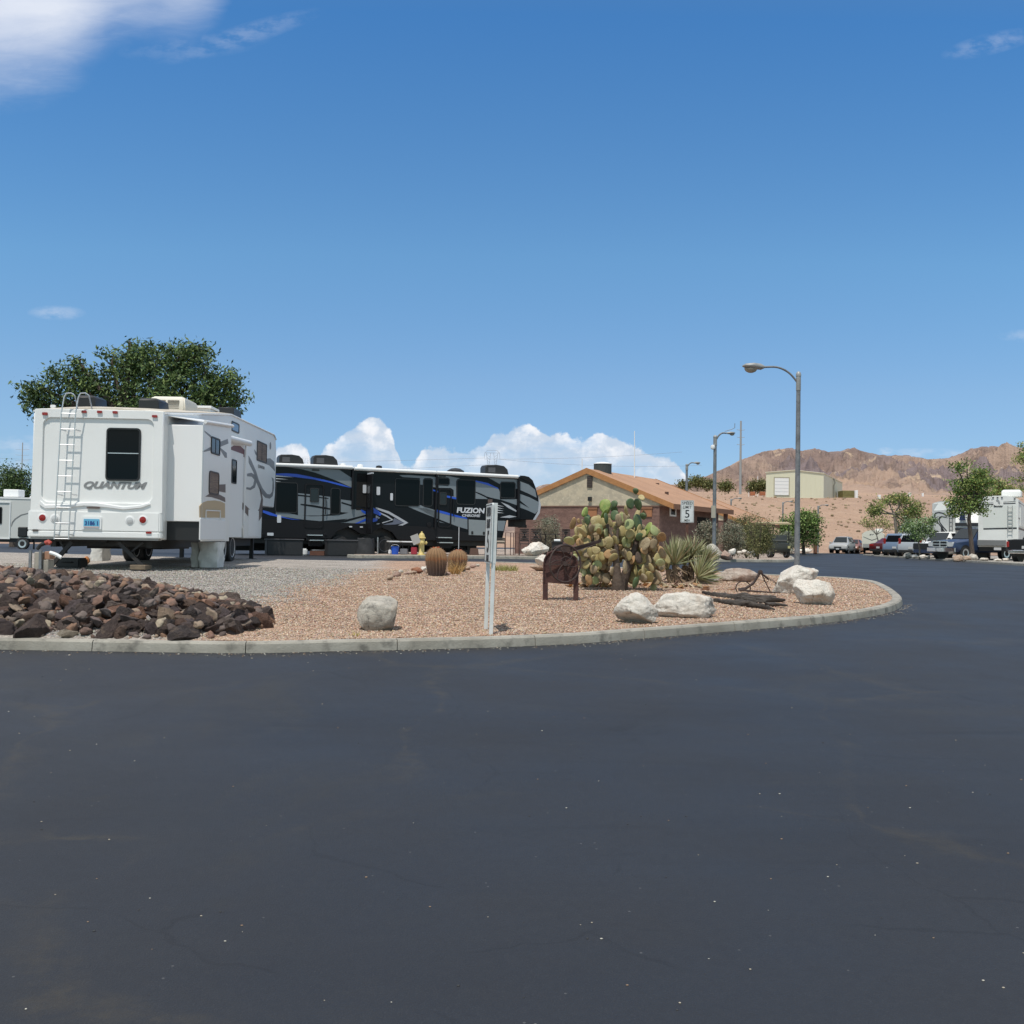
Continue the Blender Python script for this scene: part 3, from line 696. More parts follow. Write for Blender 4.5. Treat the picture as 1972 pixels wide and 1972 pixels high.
def wheel(parent, c, r, wdt, ax='x', rimm=None, name='wheel', rimr=.6):
    root = None
    t = MB().lathe([(r*.62,-wdt/2),(r*.93,-wdt/2),(r,-wdt*.36),(r,wdt*.36),(r*.93,wdt/2),(r*.62,wdt/2)], c, 24, ax).build(name, rubber, parent)
    mb = MB()
    mb.lathe([(0.01,-wdt*.46),(r*rimr,-wdt*.52),(r*.66,-wdt*.53),(r*.66,wdt*.53),(r*rimr,wdt*.52),(r*rimr*.9,wdt*.42),(r*.22,wdt*.40),(r*.18,wdt*.47),(.01,wdt*.47)], c, 20, ax)
    c = Vector(c)
    rim = mb.build('rim', rimm or alu, t)
    return t
# ================================================================ WHITE FIFTH WHEEL, near left
rzq = R(2.0); ox = Vector((-6.59,19.3)); cx2 = Vector((math.cos(rzq), math.sin(rzq)))
ql = ox - cx2*1.22
Q = thing('fifth_wheel_trailer', (ql.x, ql.y, .785), rzq, 'large white fifth wheel trailer with rear ladder and QUANTUM lettering, behind the rock heap', 'trailer')
QR = lambda px, py, y=-.05: (lambda v: (v.x, v.z))(hit(Q, 'y', y, px, py))
QS = lambda px, py: (lambda v: (v.y, v.z))(hit(Q, 'x', 1.22, px, py))
QL = lambda px, py: (lambda v: (v.y, v.z))(hit(Q, 'x', 1.90, px, py))
prof = [(.02,.58),(.02,2.90),(.10,2.98),(5.2,3.57),(10.45,3.62),(10.72,3.52),(10.86,3.2),(10.80,1.9),(10.66,1.50),(9.06,1.49),(9.0,.60),(7.0,.60),(6.9,.60),(6.8,.85),(6.3,.86),(4.5,.86),(4.3,.60),(.1,.56)]
mb = MB(); mb.side(prof, -1.22, 1.22); mb.build('body', white, Q, smooth=25, bevel=.02)
# roof skin with a slight crown
mb = MB(); rings = []
for y, z in ((.05,2.96),(.12,2.985),(2.6,3.275),(5.2,3.575),(10.4,3.625),(10.6,3.58)):
    rings.append([(-1.2,y,z-.01)] + [(-1.2+2.4*k/8, y, z+.012+.07*math.sin(math.pi*k/8)) for k in range(9)] + [(1.2,y,z-.01)])
mb.loft(rings); mb.build('roof', mat('tan_roof_membrane', (.55,.50,.42), .7, c2=(.45,.40,.33), nscale=2), Q)
mb = MB(); mb.tube([(1.225,.06,2.955),(1.225,5.2,3.56),(1.225,10.45,3.61),(1.225,10.74,3.5)], .022, 6); mb.tube([(-1.225,.06,2.955),(-1.225,5.2,3.56),(-1.225,10.45,3.61)], .022, 6); mb.build('roof_trim', white2, Q)
# rear cap : raised rim round a sunk panel, lip and lower bumper panels
b0 = QR(62,1040); top = []
def rim_out():
    o = []
    for t in np.linspace(0, 1, 13): o.append((1.24-2.48*t, 2.90+.10*math.sin(math.pi*t)**.7+.05*t))
    return o
xo0, xo1 = -1.24, 1.24
inner = rrect(QR(84,805)[0], QR(297,805)[0], QR(200,968)[1], QR(200,806)[1], .14, 5)
# inner order starts top right and goes anticlockwise to the left ; build the matching outer ring
outr = []
for (x, z) in inner:
    if z > 2.2: 
        t = (x+1.0)/2.1; outr.append((max(-1.24,min(1.24, x*1.16)), 2.955+.07*(1-min(1,abs(x)/1.24)**2)))
    else: outr.append((max(-1.24,min(1.24, x*1.2)), 1.06))
mb = MB(); ringplate(mb, outr, inner, 'y', -.06, .06)
mb.build('rear_cap', white, Q, smooth=40, bevel=.012)
# sunk panel
mb = MB(); mb.back([(-1.1,1.0),(1.1,1.0),(1.1,2.93),(-1.1,2.93)], -.022, .03); mb.build('rear_panel', white, Q, smooth=0)
# wavy lip under the panel
lip = [QR(*z1(*p), -.075) for p in [(268,1185),(300,1215),(420,1212),(560,1200),(640,1200),(720,1212),(820,1228),(930,1218),(992,1200),(1000,1214),(940,1236),(820,1248),(700,1232),(560,1222),(420,1236),(300,1240),(262,1215)]]
MB().back(lip, -.085, -.04).build('moulding', white2, Q, bevel=.008)
for z0, z1_, ya in ((.585,.70,-.085),(.705,1.075,-.075)):
    mb = MB(); mb.flat([(-1.25,.1),(-1.25,ya+.05),(-1.2,ya),(1.2,ya),(1.25,ya+.05),(1.25,.1)], z0, z1_); mb.build('bumper_panel', white, Q, bevel=.016, segs=2)
mb = MB(); mb.flat([(-1.2,.1),(-1.18,-.05),(1.18,-.05),(1.2,.1)], .545, .587); mb.build('bumper_trim', mat('trim_grey', (.35,.34,.32), .5), Q)
# window
a = QR(*z1(700,1053)); b = QR(*z1(930,706)); x0, x1 = QR(*z1(703,880))[0], QR(*z1(931,880))[0]; zz0, zz1 = a[1], b[1]
W = MB(); W.back(rrect(x0, x1, zz0, zz1, .07), -.06, -.015).build('window_frame', blackp, Q) if False else None
wf = MB(); ringplate(wf, rrect(x0, x1, zz0, zz1, .07), rrect(x0+.03, x1-.03, zz0+.03, zz1-.03, .05), 'y', -.052, -.01); wf = wf.build('window', blackp, Q, smooth=0)
MB().back(rrect(x0+.01, x1-.01, zz0+.01, zz1-.01, .06), -.036, -.015).build('glass', glassd, wf, smooth=0)
zm = QR(*z1(800,872))[1]; MB().b2(x0+.03, x1-.03, -.046, -.03, zm-.008, zm+.008).build('window_bar', alu, wf)
# ladder with hoops over the roof
mb = MB(); yl = -.19
for (xt, xb) in ((410,362),(505,458)):
    T0 = hit(Q, 'y', yl, *z1(xt+17,480)); B0 = hit(Q, 'y', yl, *z1(xb-3,1445)); M0 = hit(Q, 'y', yl, *z1(xt-2,600)); ex = hit(Q,'y',yl,*z1(xt+85,545))
    mb.tube([B0, M0, T0+Vector((-.0,0,-.05)), T0+Vector((.03,.015,.02)), T0+Vector((.11,.04,.03)), T0+Vector((.17,.05,-.01)), Vector((ex.x,yl+.2,ex.z-.12))], .012, 7)
    for zz in (715,1145,1412):
        q = hit(Q,'y',yl,*z1(xb+ (xt-xb)*(1445-zz)/880, zz)); mb.tube([q, q+Vector((.05,.14,-.01))], .012, 6)
for k in range(9):
    y = 607+104*k; t = (y-600)/845
    a = hit(Q,'y',yl,*z1(410-48*t,y)); b = hit(Q,'y',yl,*z1(508-48*t,y+2)); mb.tube([a,b], .009, 6)
mb.build('ladder', alu, Q)
# lights, plate, lettering
for px, py, w_, h_ in ((300,610,34,18),(560,597,32,16),(663,598,32,16),(766,601,32,16),(1029,627,34,16)):
    c = QR(*z1(px,py), -.065); MB().rbox((c[0],-.07,c[1]), (w_/3.45*19.3/1975,.035,h_/3.45*19.3/1975), .012, 3, 'y').build('marker_light', redl, Q)
for px, m in ((282,redl),(364,clearl),(862,clearl),(949,redl)):
    py = {282:1301,364:1306,862:1318,949:1315}[px]; c = QR(*z1(px,py), -.08)
    base = MB(); base.lathe([(.01,-.02),(.088,-.02),(.09,0),(.075,.006),(.01,.008)], (c[0],-.078,c[1]), 24, 'y', rot=Matrix.Rotation(math.pi,3,'Z')); base = base.build('light_bezel', white2, Q)
    MB().lathe([(.01,-.01),(.066,-.01),(.06,.012),(.01,.024)], (c[0],-.082,c[1]), 24, 'y', rot=Matrix.Rotation(math.pi,3,'Z')).build('tail_light' if m is redl else 'reversing_light', m, Q)
for px, py, m in ((234,1384,mat('dim_reflector',(.09,.07,.06),.4)),(988,1400,redl),(620,1234,mat('handle_brown',(.13,.09,.08),.5))):
    c = QR(*z1(px,py), -.09); MB().rbox((c[0],-.087,c[1]), ((.10,.03,.038) if px != 620 else (.24,.03,.028)), .015, 3, 'y').build('reflector' if px != 620 else 'third_brake_light', m, Q)
c = QR(*z1(611,1335), -.08)
pr = MB().rbox((c[0],-.082,c[1]), (.36,.03,.235), .02, 3, 'y').build('plate_recess', white2, Q)
pl = MB().rbox((c[0],-.1,c[1]-.01), (.29,.012,.165), .012, 3, 'y').build('licence_plate', mat('plate_blue', (.13,.42,.62), .4), Q)
MB().b2(c[0]-.14, c[0]+.14, -.1085, -.104, c[1]-.088, c[1]-.066).build('plate_edge', mat('plate_pink', (.62,.45,.4), .5), pl)
text_on('lettering', '3186 1', .105, mat('plate_ink', (.02,.05,.22), .5), pl, (c[0],-.109,c[1]-.005), (1,0,0), (0,0,1), width=.24, depth=.003, bold=.003)
a = QR(*z1(553,1085)); b = QR(*z1(975,1092)); 
text_on('lettering', 'QUANTUM', .17, mat('silver_letter', (.24,.24,.24), .35), Q, ((a[0]+b[0])/2, -.026, QR(*z1(765,1088))[1]), (b[0]-a[0],0,(b[1]-a[1])*.7), (0,0,1), width=b[0]-a[0], shear=.35, bold=.008, depth=.008)
# slide-out
sy0, sy1 = .28, 2.42; top0, top1 = 2.77, 2.93
mb = MB(); mb.side([(sy0,.92),(sy0,top0),(sy1,top1),(sy1,.92)], 1.0, 1.885); S = mb.build('slide_out', white2, Q, bevel=.01)
mb = MB(); mb.side([(sy0-.03,.545),(sy0-.03,top0+.03),(sy1+.03,top1+.03),(sy1+.03,.545)], 1.885, 1.90); mb.build('slide_face', white, S, bevel=.004)
mb = MB(); mb.prism([(1.2,sy0-.02,2.93),(1.93,sy0-.02,top0+.05),(1.93,sy1,top1+.05),(1.2,sy1,3.12)], [(1.2,sy0-.02,2.945),(1.93,sy0-.02,top0+.065),(1.93,sy1,top1+.065),(1.2,sy1,3.135)]); mb.tube([(1.93,sy0-.05,top0+.06),(1.93,sy1,top1+.06)], .035, 8); mb.build('slide_topper', white2, S)
MB().b2(1.222,1.88,.33,2.35,.56,.916).build('slide_underside', blackp, S)
MB().tube([(1.895,sy0-.035,.93),(1.895,sy0-.035,2.78)], .012, 6).build('edge_trim', alu, S)
def side_window(parent, root, x, a, b, name='window', inner=glassm, bar=True, sgn=1, fr=blackp, r=.05):
    """window on a side plane from two opposite photo corners"""
    p = hit(root,'x',x,*a); q = hit(root,'x',x,*b); y0, y1 = sorted((p.y,q.y)); za, zb = sorted((p.z,q.z))
    f = MB(); ringplate(f, rrect(y0,y1,za,zb,r), rrect(y0+.03,y1-.03,za+.03,zb-.03,r*.7), 'x', x-.01*sgn, x+.018*sgn); f = f.build(name, fr, parent, smooth=0)
    MB().side(rrect(y0+.01,y1-.01,za+.01,zb-.01,r*.8), min(x-.01*sgn,x+.008*sgn), max(x-.01*sgn,x+.008*sgn)).build('glass', inner, f, smooth=0)
    if bar: MB().b2(min(x,x+.014*sgn), max(x,x+.014*sgn), (y0+y1)/2-.012, (y0+y1)/2+.012, za+.03, zb-.03).build('window_bar', fr, f)
    return f
side_window(S, Q, 1.90, z6(556,520), z6(640,722))
side_window(S, Q, 1.90, z6(535,866), z6(628,1120), r=.09, inner=blinds, bar=False, fr=mat('brown_frame',(.06,.045,.04),.5))
def qd(pts, m, x=1.90, par=S, name='decal', lay=0): 
    o = decal_side(name, Q, x, [z6(*p) for p in pts], m, lay=lay); o.parent = par; return o
qd([(482,462),(555,515),(560,545),(500,490)], greydec); qd([(470,675),(552,630),(552,665),(490,680)], greydec)
qd([(645,580),(722,550),(730,595),(645,630)], greydec); qd([(650,640),(712,690),(715,740),(695,738),(655,670)], greydec)
qd([(625,1010),(700,1005),(700,1090),(625,1075)], brown); qd([(495,1130),(550,1095),(640,1110),(695,1140),(697,1185),(640,1160),(560,1135)], brown, lay=1)
qd([(442,1340),(440,1225),(470,1190),(520,1172),(590,1168),(650,1178),(695,1200),(695,1342)], cream)
hd = QL(*z6(433,1345)); he = QL(*z6(690,1345)); hb = QL(*z6(550,1580))
HB = MB().b2(1.90,1.925, hd[0]+.03, he[0]-.01, .57, hd[1]).build('hatch', white2, S, bevel=.01)
mb = MB(); q0 = QL(*z6(490,1268)); q1 = QL(*z6(635,1275)); mb.tube([(1.93,q0[0],hd[1]-.02),(1.93,q0[0],q0[1]),(1.93,q1[0],q1[1]),(1.93,q1[0],hd[1]-.02)], .012, 6); mb.build('hatch_handle', white2, HB)
# door, awning and windows on the body side
da = QS(*z6(737,665)); db = QS(*z6(890,1500))
D = MB().b2(1.22,1.245, QS(*z6(740,900))[0], QS(*z6(868,900))[0], .62, QS(*z6(760,662))[1]).build('door', white2, Q, bevel=.01)
side_window(D, Q, 1.245, z6(764,750), z6(806,1005), bar=False, inner=glassd)
qd([(722,690),(740,640),(790,615),(850,622),(892,660),(890,735),(840,705),(780,680)], maroon, 1.22, Q)
A = MB(); a = hit(Q,'x',1.36,*z6(722,540)); b = hit(Q,'x',1.36,*z6(945,596)); A.tube([a,b], .075, 12); A.tube([(1.26,a.y,a.z),(1.26,a.y,.9)], .018, 6); A.tube([(1.26,b.y,b.z),(1.26,b.y,.9)], .022, 6); A.build('awning', white2, Q)
side_window(Q, Q, 1.22, z6(762,366), z6(834,500), inner=mat('sky_pane',(.12,.16,.25),.1), bar=False)
side_window(Q, Q, 1.22, z6(1018,562), z6(1110,800), inner=blinds)
qd([(932,718),(960,765),(1010,880),(1035,965),(1075,1050),(1120,1105),(1150,1108),(1170,1080),(1175,980),(1165,935),(1185,950),(1190,1040),(1175,1125),(1145,1150),(1100,1140),(1060,1095),(1020,1010),(985,890),(935,790)], greydec, 1.22, Q)
qd([(1100,800),(1105,748),(1150,745),(1190,780),(1200,880),(1175,850),(1140,815)], greydec, 1.22, Q)
qd([(918,900),(960,890),(1000,915),(1015,975),(995,1040),(950,1065),(910,1055),(912,1035),(950,1040),(980,1015),(990,960),(965,930),(918,925)], greydec, 1.22, Q)
qd([(735,1215),(760,1180),(800,1175),(860,1180),(900,1215),(960,1275),(1010,1295),(1040,1250),(1060,1150),(1040,1040),(1058,1060),(1078,1160),(1065,1330),(1030,1385),(990,1380),(930,1330),(870,1255),(800,1222)], brown, 1.22, Q)
qd([(990,655),(1015,690),(1015,720),(1000,700)], greydec, 1.22, Q)
q = QS(*z6(1060,835)); text_on('lettering', 'QUANTUM', .11, greydec, Q, (1.224, q[0], q[1]), (0,1,0), (0,0,1), width=.85, bold=.004, depth=.004)
q = QS(*z6(1152,620)); MB().lathe([(.01,0),(.11,.004),(.06,.008),(.01,.008)], (1.222,q[0],q[1]), 16, 'x').build('emblem', greydec, Q)
c0 = QS(*z6(865,1500)); MB().b2(1.221,1.228, QS(*z6(930,1300))[0], QS(*z6(1035,1300))[0], .66, 1.35).build('compartment_door', white2, Q, bevel=.006)
# roof gear
def roof_ac(parent, c, m, d=(.75,1.05,.33), dark=False):
    x, y, z = c; w_, l_, h_ = d; mb = MB()
    rings = [[(x+sx*w_/2*k, y+sy*l_/2*k, z+hh) for sx, sy in ((-1,-1),(1,-1),(1,1),(-1,1))] for k, hh in ((1,0),(1.02,h_*.35),(.96,h_*.85),(.86,h_))]
    mb.loft(rings); o = mb.build('roof_air_conditioner', m, parent, bevel=.03, segs=2)
    if not dark:
        g_ = MB()
        for k in range(6):
            zz = z+h_*(.25+.09*k)
            for xa in (-.36,.02): g_.b2(x+w_*xa, x+w_*(xa+.32), y-l_/2-.012, y-l_/2+.01, zz, zz+h_*.045)
        g_.build('grille', mat('grille_brown',(.25,.22,.18),.6), o)
    return o
ac = hit(Q,'y',3.2,*z1(1108,575)); roof_ac(Q, (ac.x, 3.75, 3.35), mat('yellowed_plastic',(.66,.62,.53),.5), (.78,1.1,.36))
for px0, px1, py0, py1, yy in ((920,1062,505,568,2.0),(515,640,487,548,2.4)):
    a = hit(Q,'y',yy,*z1(px0,py1)); b = hit(Q,'y',yy,*z1(px1,py0)); zr = 2.985+(yy-.12)*.117
    mb = MB(); mb.loft([[(a.x,yy,zr-.02),(b.x,yy,zr-.02),(b.x,yy+.7,zr+.05),(a.x,yy+.7,zr+.05)],[(a.x,yy,b.z-.05),(b.x-.03,yy,b.z-.05),(b.x-.03,yy+.7,b.z-.02),(a.x,yy+.7,b.z-.02)],[(a.x+.03,yy+.04,b.z),(b.x-.1,yy+.04,b.z),(b.x-.1,yy+.66,b.z+.02),(a.x+.03,yy+.66,b.z+.02)]]); mb.build('roof_vent_cover', blackp, Q, bevel=.015)
a = hit(Q,'y',4.6,*z1(1270,590)); b = hit(Q,'y',4.6,*z1(1397,560)); mb = MB(); mb.b2(a.x,b.x,4.6,5.2,3.5,3.62); mb.b2(a.x-.04,b.x+.04,4.55,5.3,3.62,3.68); mb.build('roof_hatch', white2, Q, bevel=.01)
a = hit(Q,'y',8.6,*z1(1455,590)); b = hit(Q,'y',8.6,*z1(1575,575)); mb = MB(); mb.loft([[(a.x,8.3,3.6),(b.x,8.3,3.6),(b.x,9.3,3.6),(a.x,9.3,3.6)],[(a.x+.03,8.35,b.z),(b.x-.03,8.35,b.z),(b.x-.03,9.2,b.z),(a.x+.03,9.2,b.z)]]); mb.build('roof_vent_cover', blackp, Q, bevel=.02)
c = QR(*z1(317,550)); MB().rbox((c[0],.2,c[1]), (.09,.05,.06), .02, 3, 'y').build('roof_light', white2, Q)
# running gear
mb = MB()
for x in (-.9,.9): mb.b2(x-.05,x+.05,.3,8.9,.40,.60)
for y in (.5,2.,3.6,5.2,6.6,8.6): mb.b2(-.9,.9,y-.04,y+.04,.42,.52)
mb.b2(-1.1,.1,.3,.38,.50,.58); mb.b2(-.75,.75,1.6,3.6,.36,.56)
mb.build('chassis', chass, Q)
mb = MB(); mb.b2(.9,1.0,9.0,9.1,.03,1.4); mb.b2(-1.0,-.9,9.0,9.1,.03,1.4); mb.b2(.82,1.08,8.95,9.15,.0,.04); mb.b2(-1.08,-.82,8.95,9.15,0,.04); mb.b2(-.3,.3,9.3,10.0,1.1,1.5); mb.build('landing_gear', chass, Q)
for x in (-1.02,1.02):
    for y in (5.15,6.05): wheel(Q, (x,y,.37), .37, .22)
def leg(mb, a, b, r): 
    a, b = Vector(a), Vector(b); d = (b-a); q = d.to_track_quat('Z','Y').to_matrix(); mb.box((a+b)/2, (r*2, r*2, d.length), q)
for sgn in (0,1):
    mb = MB(); P1 = [z1(950,1660) if sgn else z1(345,1622)]; T1 = z1(790,1480) if sgn else z1(480,1490)
    pa = hit(Q,'y',.10,*P1[0]); ta = hit(Q,'y',.10,*T1); leg(mb, (pa.x,.1,max(.06,pa.z)), (ta.x,.1,.5), .035)
    if sgn: u = hit(Q,'y',.10,*z1(860,1535)); v = hit(Q,'y',.10,*z1(945,1475))
    else: u = hit(Q,'y',.10,*z1(440,1535)); v = hit(Q,'y',.10,*z1(395,1480))
    leg(mb, (u.x,.13,u.z), (v.x,.13,.5), .016); mb.build('stabiliser_leg', chass, Q)
for (x0_, x1_, yb, yt, yy, m) in ((1265,1320,1640,1465,1.6,fabricw),(1315,1447,1640,1462,1.45,fabricw),(598,680,1600,1487,4.9,fabricw)):
    a = hit(Q,'y',yy,*z1(x0_,yb)); b = hit(Q,'y',yy,*z1(x1_,yt)); rings = []
    for k, zz in enumerate(np.linspace(0.01, b.z, 7)):
        r_ = []
        for i in range(16):
            t = 2*math.pi*i/16; rr = 1 + .07*math.sin(i*2.3+k*1.7) ; cxx = (a.x+b.x)/2; hw = (b.x-a.x)/2
            sx = max(-1, min(1, 1.35*math.cos(t))); sy_ = max(-1, min(1, 1.35*math.sin(t)))
            r_.append((cxx + hw*sx*rr, yy+.3+.3*sy_*rr, zz))
        rings.append(r_)
    MB().loft(rings).build('storage_bag' , m, Q, smooth=60)
mb = MB(); a = hit(Q,'y',.1,*z1(885,1672)); b = hit(Q,'y',.1,*z1(988,1640)); mb.b2(a.x,b.x,-.1,.28,0,.085); mb.build('wood_block', woodb, Q, bevel=.006)
# ================================================================ BLACK FIFTH WHEEL
blk = mat('black_gelcoat', (.008,.009,.012), .16, spec=.15)
blk2 = mat('black_skirt', (.012,.012,.014), .45, spec=.2)
teal = mat('grey_gelcoat', (.185,.215,.24), .3)
blue = mat('blue_decal', (.02,.09,.55), .3)
silver = mat('silver_decal', (.42,.44,.48), .3)
silver2 = mat('white_decal', (.62,.64,.68), .3)
L0 = Vector((-9.62,39.5)); dirF = Vector((7.66,3.4)).normalized(); rzF = math.atan2(-dirF.x, dirF.y)
rgt = Vector((dirF.y, -dirF.x)); cen = L0 - rgt*1.25 - dirF*.9
F = thing('fifth_wheel_trailer', (cen.x, cen.y, .755), rzF, 'long black and grey fifth wheel trailer with blue swooshes and FUZION lettering', 'trailer')
HX = 1.25
z2 = lambda x, y: (500+x/4.83, 840+y/4.83); z3 = lambda x, y: (720+x/4.83, 840+y/4.83)
FS = lambda p, x=HX: (lambda v: (v.y, v.z))(hit(F, 'x', x, *p))
top = [FS(z2(0,268)), FS(z2(900,300)), FS(z3(900,355)), FS(z3(1350,378))]
nose = [FS(z3(*p)) for p in ((1400,368),(1440,378),(1475,410),(1505,470),(1530,560),(1552,640),(1540,715),(1500,778))]
zbot = FS(z2(700,950))[1]; print('FZ', top, nose, zbot)
prof = [(0.0,.66),(0.0,top[0][1]+.06)] + [(t[0],t[1]) for t in top] + nose + [FS(z3(1238,780)), FS(z3(1195,962))]
ya_, yb_ = FS(z2(660,950))[0], FS(z2(1285,950))[0]; mid = (ya_+yb_)/2
zb = .62
arch = [(yb_, zb), (yb_-.25, zb+.32), (yb_-.7, zb+.50), (mid+.5, zb+.42), (mid+.15, zb+.22), (mid-.15, zb+.22), (mid-.5, zb+.42), (ya_+.7, zb+.5), (ya_+.25, zb+.32), (ya_, zb)]
prof += [(prof[-1][0]-.05, zb)] + arch + [(.02, zb)]
MB().side(prof, -HX, HX).build('body', blk, F, smooth=20, bevel=.03)
# nose cap in grey, slightly wider than the side walls
def fd(pts, m, lay=0, name='decal', Z=z2): return decal_side(name, F, HX, [Z(*p) for p in pts], m, 1, .004, lay)
MB().side([(0,.66),(0,1.38),(FS(z2(1640,846))[0],FS(z2(1640,846))[1]),(FS(z3(1045,860))[0],FS(z3(1045,925))[1]),(FS(z3(1040,960))[0],.64),(yb_,.64)]+arch[1:-1]+[(ya_,.64),(.02,.64)], HX-.02, HX+.012).build('skirt', blk2, F, smooth=0)
fd([(270,290),(500,293),(740,312),(862,392),(860,480),(740,425),(640,385),(520,340),(400,308)], teal)
fd([(150,348),(250,345),(350,352),(430,368),(560,395),(680,425),(770,448),(860,482),(760,462),(640,430),(500,402),(330,380),(150,362)], blue, 1)
fd([(150,364),(320,382),(150,376)], silver2, 2); fd([(150,390),(265,402),(150,398)], silver2, 2); fd([(150,416),(200,424),(150,422)], silver2, 2)
fd([(357,530),(470,540),(655,565),(655,725),(560,738),(357,738),(357,600),(357,560)], teal)
fd([(380,628),(500,640),(655,670),(655,685),(500,660),(380,640)], blk, 2); fd([(357,542),(640,575),(640,583),(357,556)], blk, 2)
fd([(755,588),(860,602),(870,680),(960,690),(985,705),(985,832),(590,830),(420,850),(420,815),(600,805),(760,790),(820,768),(700,778),(560,790),(400,775),(150,740),(150,690),(357,735),(480,745),(660,740),(760,730),(830,712),(755,706)], teal)
fd([(590,800),(750,790),(985,730),(985,745),(800,800),(590,812)], blk, 2); fd([(760,610),(860,640),(985,662),(985,672),(860,655),(760,625)], blk, 2)
fd([(30,688),(90,705),(150,728),(200,745),(280,765),(380,778),(300,775),(180,752),(90,735),(30,710)], blue, 2)
fd([(840,825),(915,800),(985,765),(985,790),(915,812)], blue, 2)
fd([(940,680),(985,700),(985,725),(950,705)], blue, 2)
# awning arms and roller
for p0, p1 in (((868,300),(862,680)),((1650,345),(1632,860))):
    a = hit(F,'x',HX+.07,*z2(*p0)); b = hit(F,'x',HX+.07,*z2(*p1)); mb = MB(); mb.box((a+b)/2, (.06,.07,(a-b).length), (a-b).to_track_quat('Z','Y').to_matrix()); mb.build('awning_arm', blk2, F)
a = hit(F,'x',HX+.07,*z3(1348,378)); b = hit(F,'x',HX+.07,*z3(1345,760)); mb = MB(); mb.box((a+b)/2, (.05,.10,(a-b).length), (a-b).to_track_quat('Z','Y').to_matrix()); mb.build('corner_trim', blk2, F)
def roll(p0, p1): 
    a = hit(F,'x',HX+.09,*p0); b = hit(F,'x',HX+.09,*p1); MB().tube([a,b], .075, 10).build('awning', white2, F)
roll(z2(0,260), z2(862,292)); roll(z2(880,302), z2(1640,338)); roll(z3(585,338), z3(1340,378))
# roof edge
mb = MB(); rings = []
for p in top:
    rings.append([(-HX,p[0],p[1]-.02)]+[(-HX+2*HX*k/6,p[0],p[1]+.03+.07*math.sin(math.pi*k/6)) for k in range(7)]+[(HX,p[0],p[1]-.02)])
mb.loft(rings); mb.build('roof', white2, F)
# right of the open door
fd([(1080,660),(1200,698),(1300,755),(1382,805),(1300,845),(1080,836),(1080,826),(1285,830),(1345,806),(1200,722),(1080,676)], silver, 1)
fd([(1080,690),(1190,740),(1245,778),(1130,815),(1085,822),(1090,812),(1130,805),(1225,778),(1180,750),(1080,700)], silver, 1)
fd([(1250,760),(1345,805),(1260,822),(1130,826),(1240,800)], mat('shine_decal',(.12,.13,.18),.2), 2)
fd([(1057,665),(1100,690),(1135,725),(1120,742),(1060,715)], blue, 2); fd([(1055,765),(1110,755),(1090,790),(1052,800)], blue, 2); fd([(1080,735),(1120,760),(1080,780)], silver, 2)
fd([(1298,362),(1400,362),(1640,380),(1640,480),(1612,470),(1612,402),(1590,390),(1535,390),(1520,405),(1520,452),(1490,450),(1490,390),(1330,380)], teal)
fd([(1380,655),(1480,650),(1492,640),(1540,660),(1640,690),(1640,762),(1560,730),(1470,695)], teal)
fd([(1130,322),(1600,345),(1600,352),(1130,330)], silver2, 1)
fd([(1610,495),(1660,510),(1660,525),(1612,508)], blue, 2)
Z = z3
fd([(590,362),(700,372),(800,392),(775,402),(765,420),(765,580),(600,562),(600,545),(742,560),(742,500),(715,482),(600,480),(600,456),(690,462),(706,445),(706,400),(690,385),(590,380)], teal, 0, Z=Z)
fd([(680,552),(765,570),(765,588),(680,570)], blue, 2, Z=Z)
fd([(945,414),(1050,440),(1160,490),(1172,520),(1172,590),(1100,575),(1050,560),(1000,535),(945,515)], teal, 0, Z=Z); fd([(945,525),(1040,570),(1060,585),(945,582)], teal, 0, Z=Z)
fd([(1172,588),(1330,585),(1330,642),(1240,610)], teal, 0, Z=Z)
fd([(945,412),(1060,436),(1150,480),(1162,492),(1060,456),(945,424)], blue, 3, Z=Z)
fd([(1060,385),(1335,402),(1335,490),(1318,490),(1318,438),(1300,424),(1185,422),(1170,445),(1100,405)], teal, 0, Z=Z)
fd([(1355,418),(1440,450),(1500,500),(1514,572),(1440,535),(1355,498)], teal, 0, Z=Z)
fd([(1355,535),(1450,570),(1528,610),(1545,650),(1530,690),(1500,722),(1430,690),(1355,662)], teal, 0, Z=Z)
fd([(1355,595),(1445,668),(1355,620)], blk, 2, Z=Z)
fd([(580,682),(650,700),(770,735),(860,758),(870,772),(760,752),(650,722),(580,705)], blue, 2, Z=Z)
fd([(480,668),(580,700),(700,728),(870,772),(870,866),(780,840),(650,790),(560,755),(470,705),(400,668)], teal, 0, Z=Z)
fd([(590,785),(660,810),(590,795)], teal, 1, Z=Z)
fd([(1150,785),(1227,788),(1205,882),(1150,878)], teal, 0, Z=Z)
for k in range(4): fd([(1150,640+22*k),(1210,655+20*k),(1150,648+22*k)], silver2, 1, Z=Z)
fd([(1180,612),(1250,640),(1325,690),(1325,705),(1250,668)], silver, 2, Z=Z); fd([(1170,755),(1260,735),(1330,748),(1260,760)], silver, 2, Z=Z)
B_ = [FS(Z(*p)) for p in ((880,775),(1045,785),(1045,925),(880,920))]
bd = MB().side(B_, HX, HX+.03).build('compartment_door', mat('grey_gelcoat_door',(.23,.26,.275),.35), F, bevel=.01)
for p in ((912,898),(1020,903)):
    q = FS(Z(*p)); MB().rbox((HX+.035,q[0],q[1]), (.02,.09,.13), .03, 3, 'x').build('latch', blackp, bd)
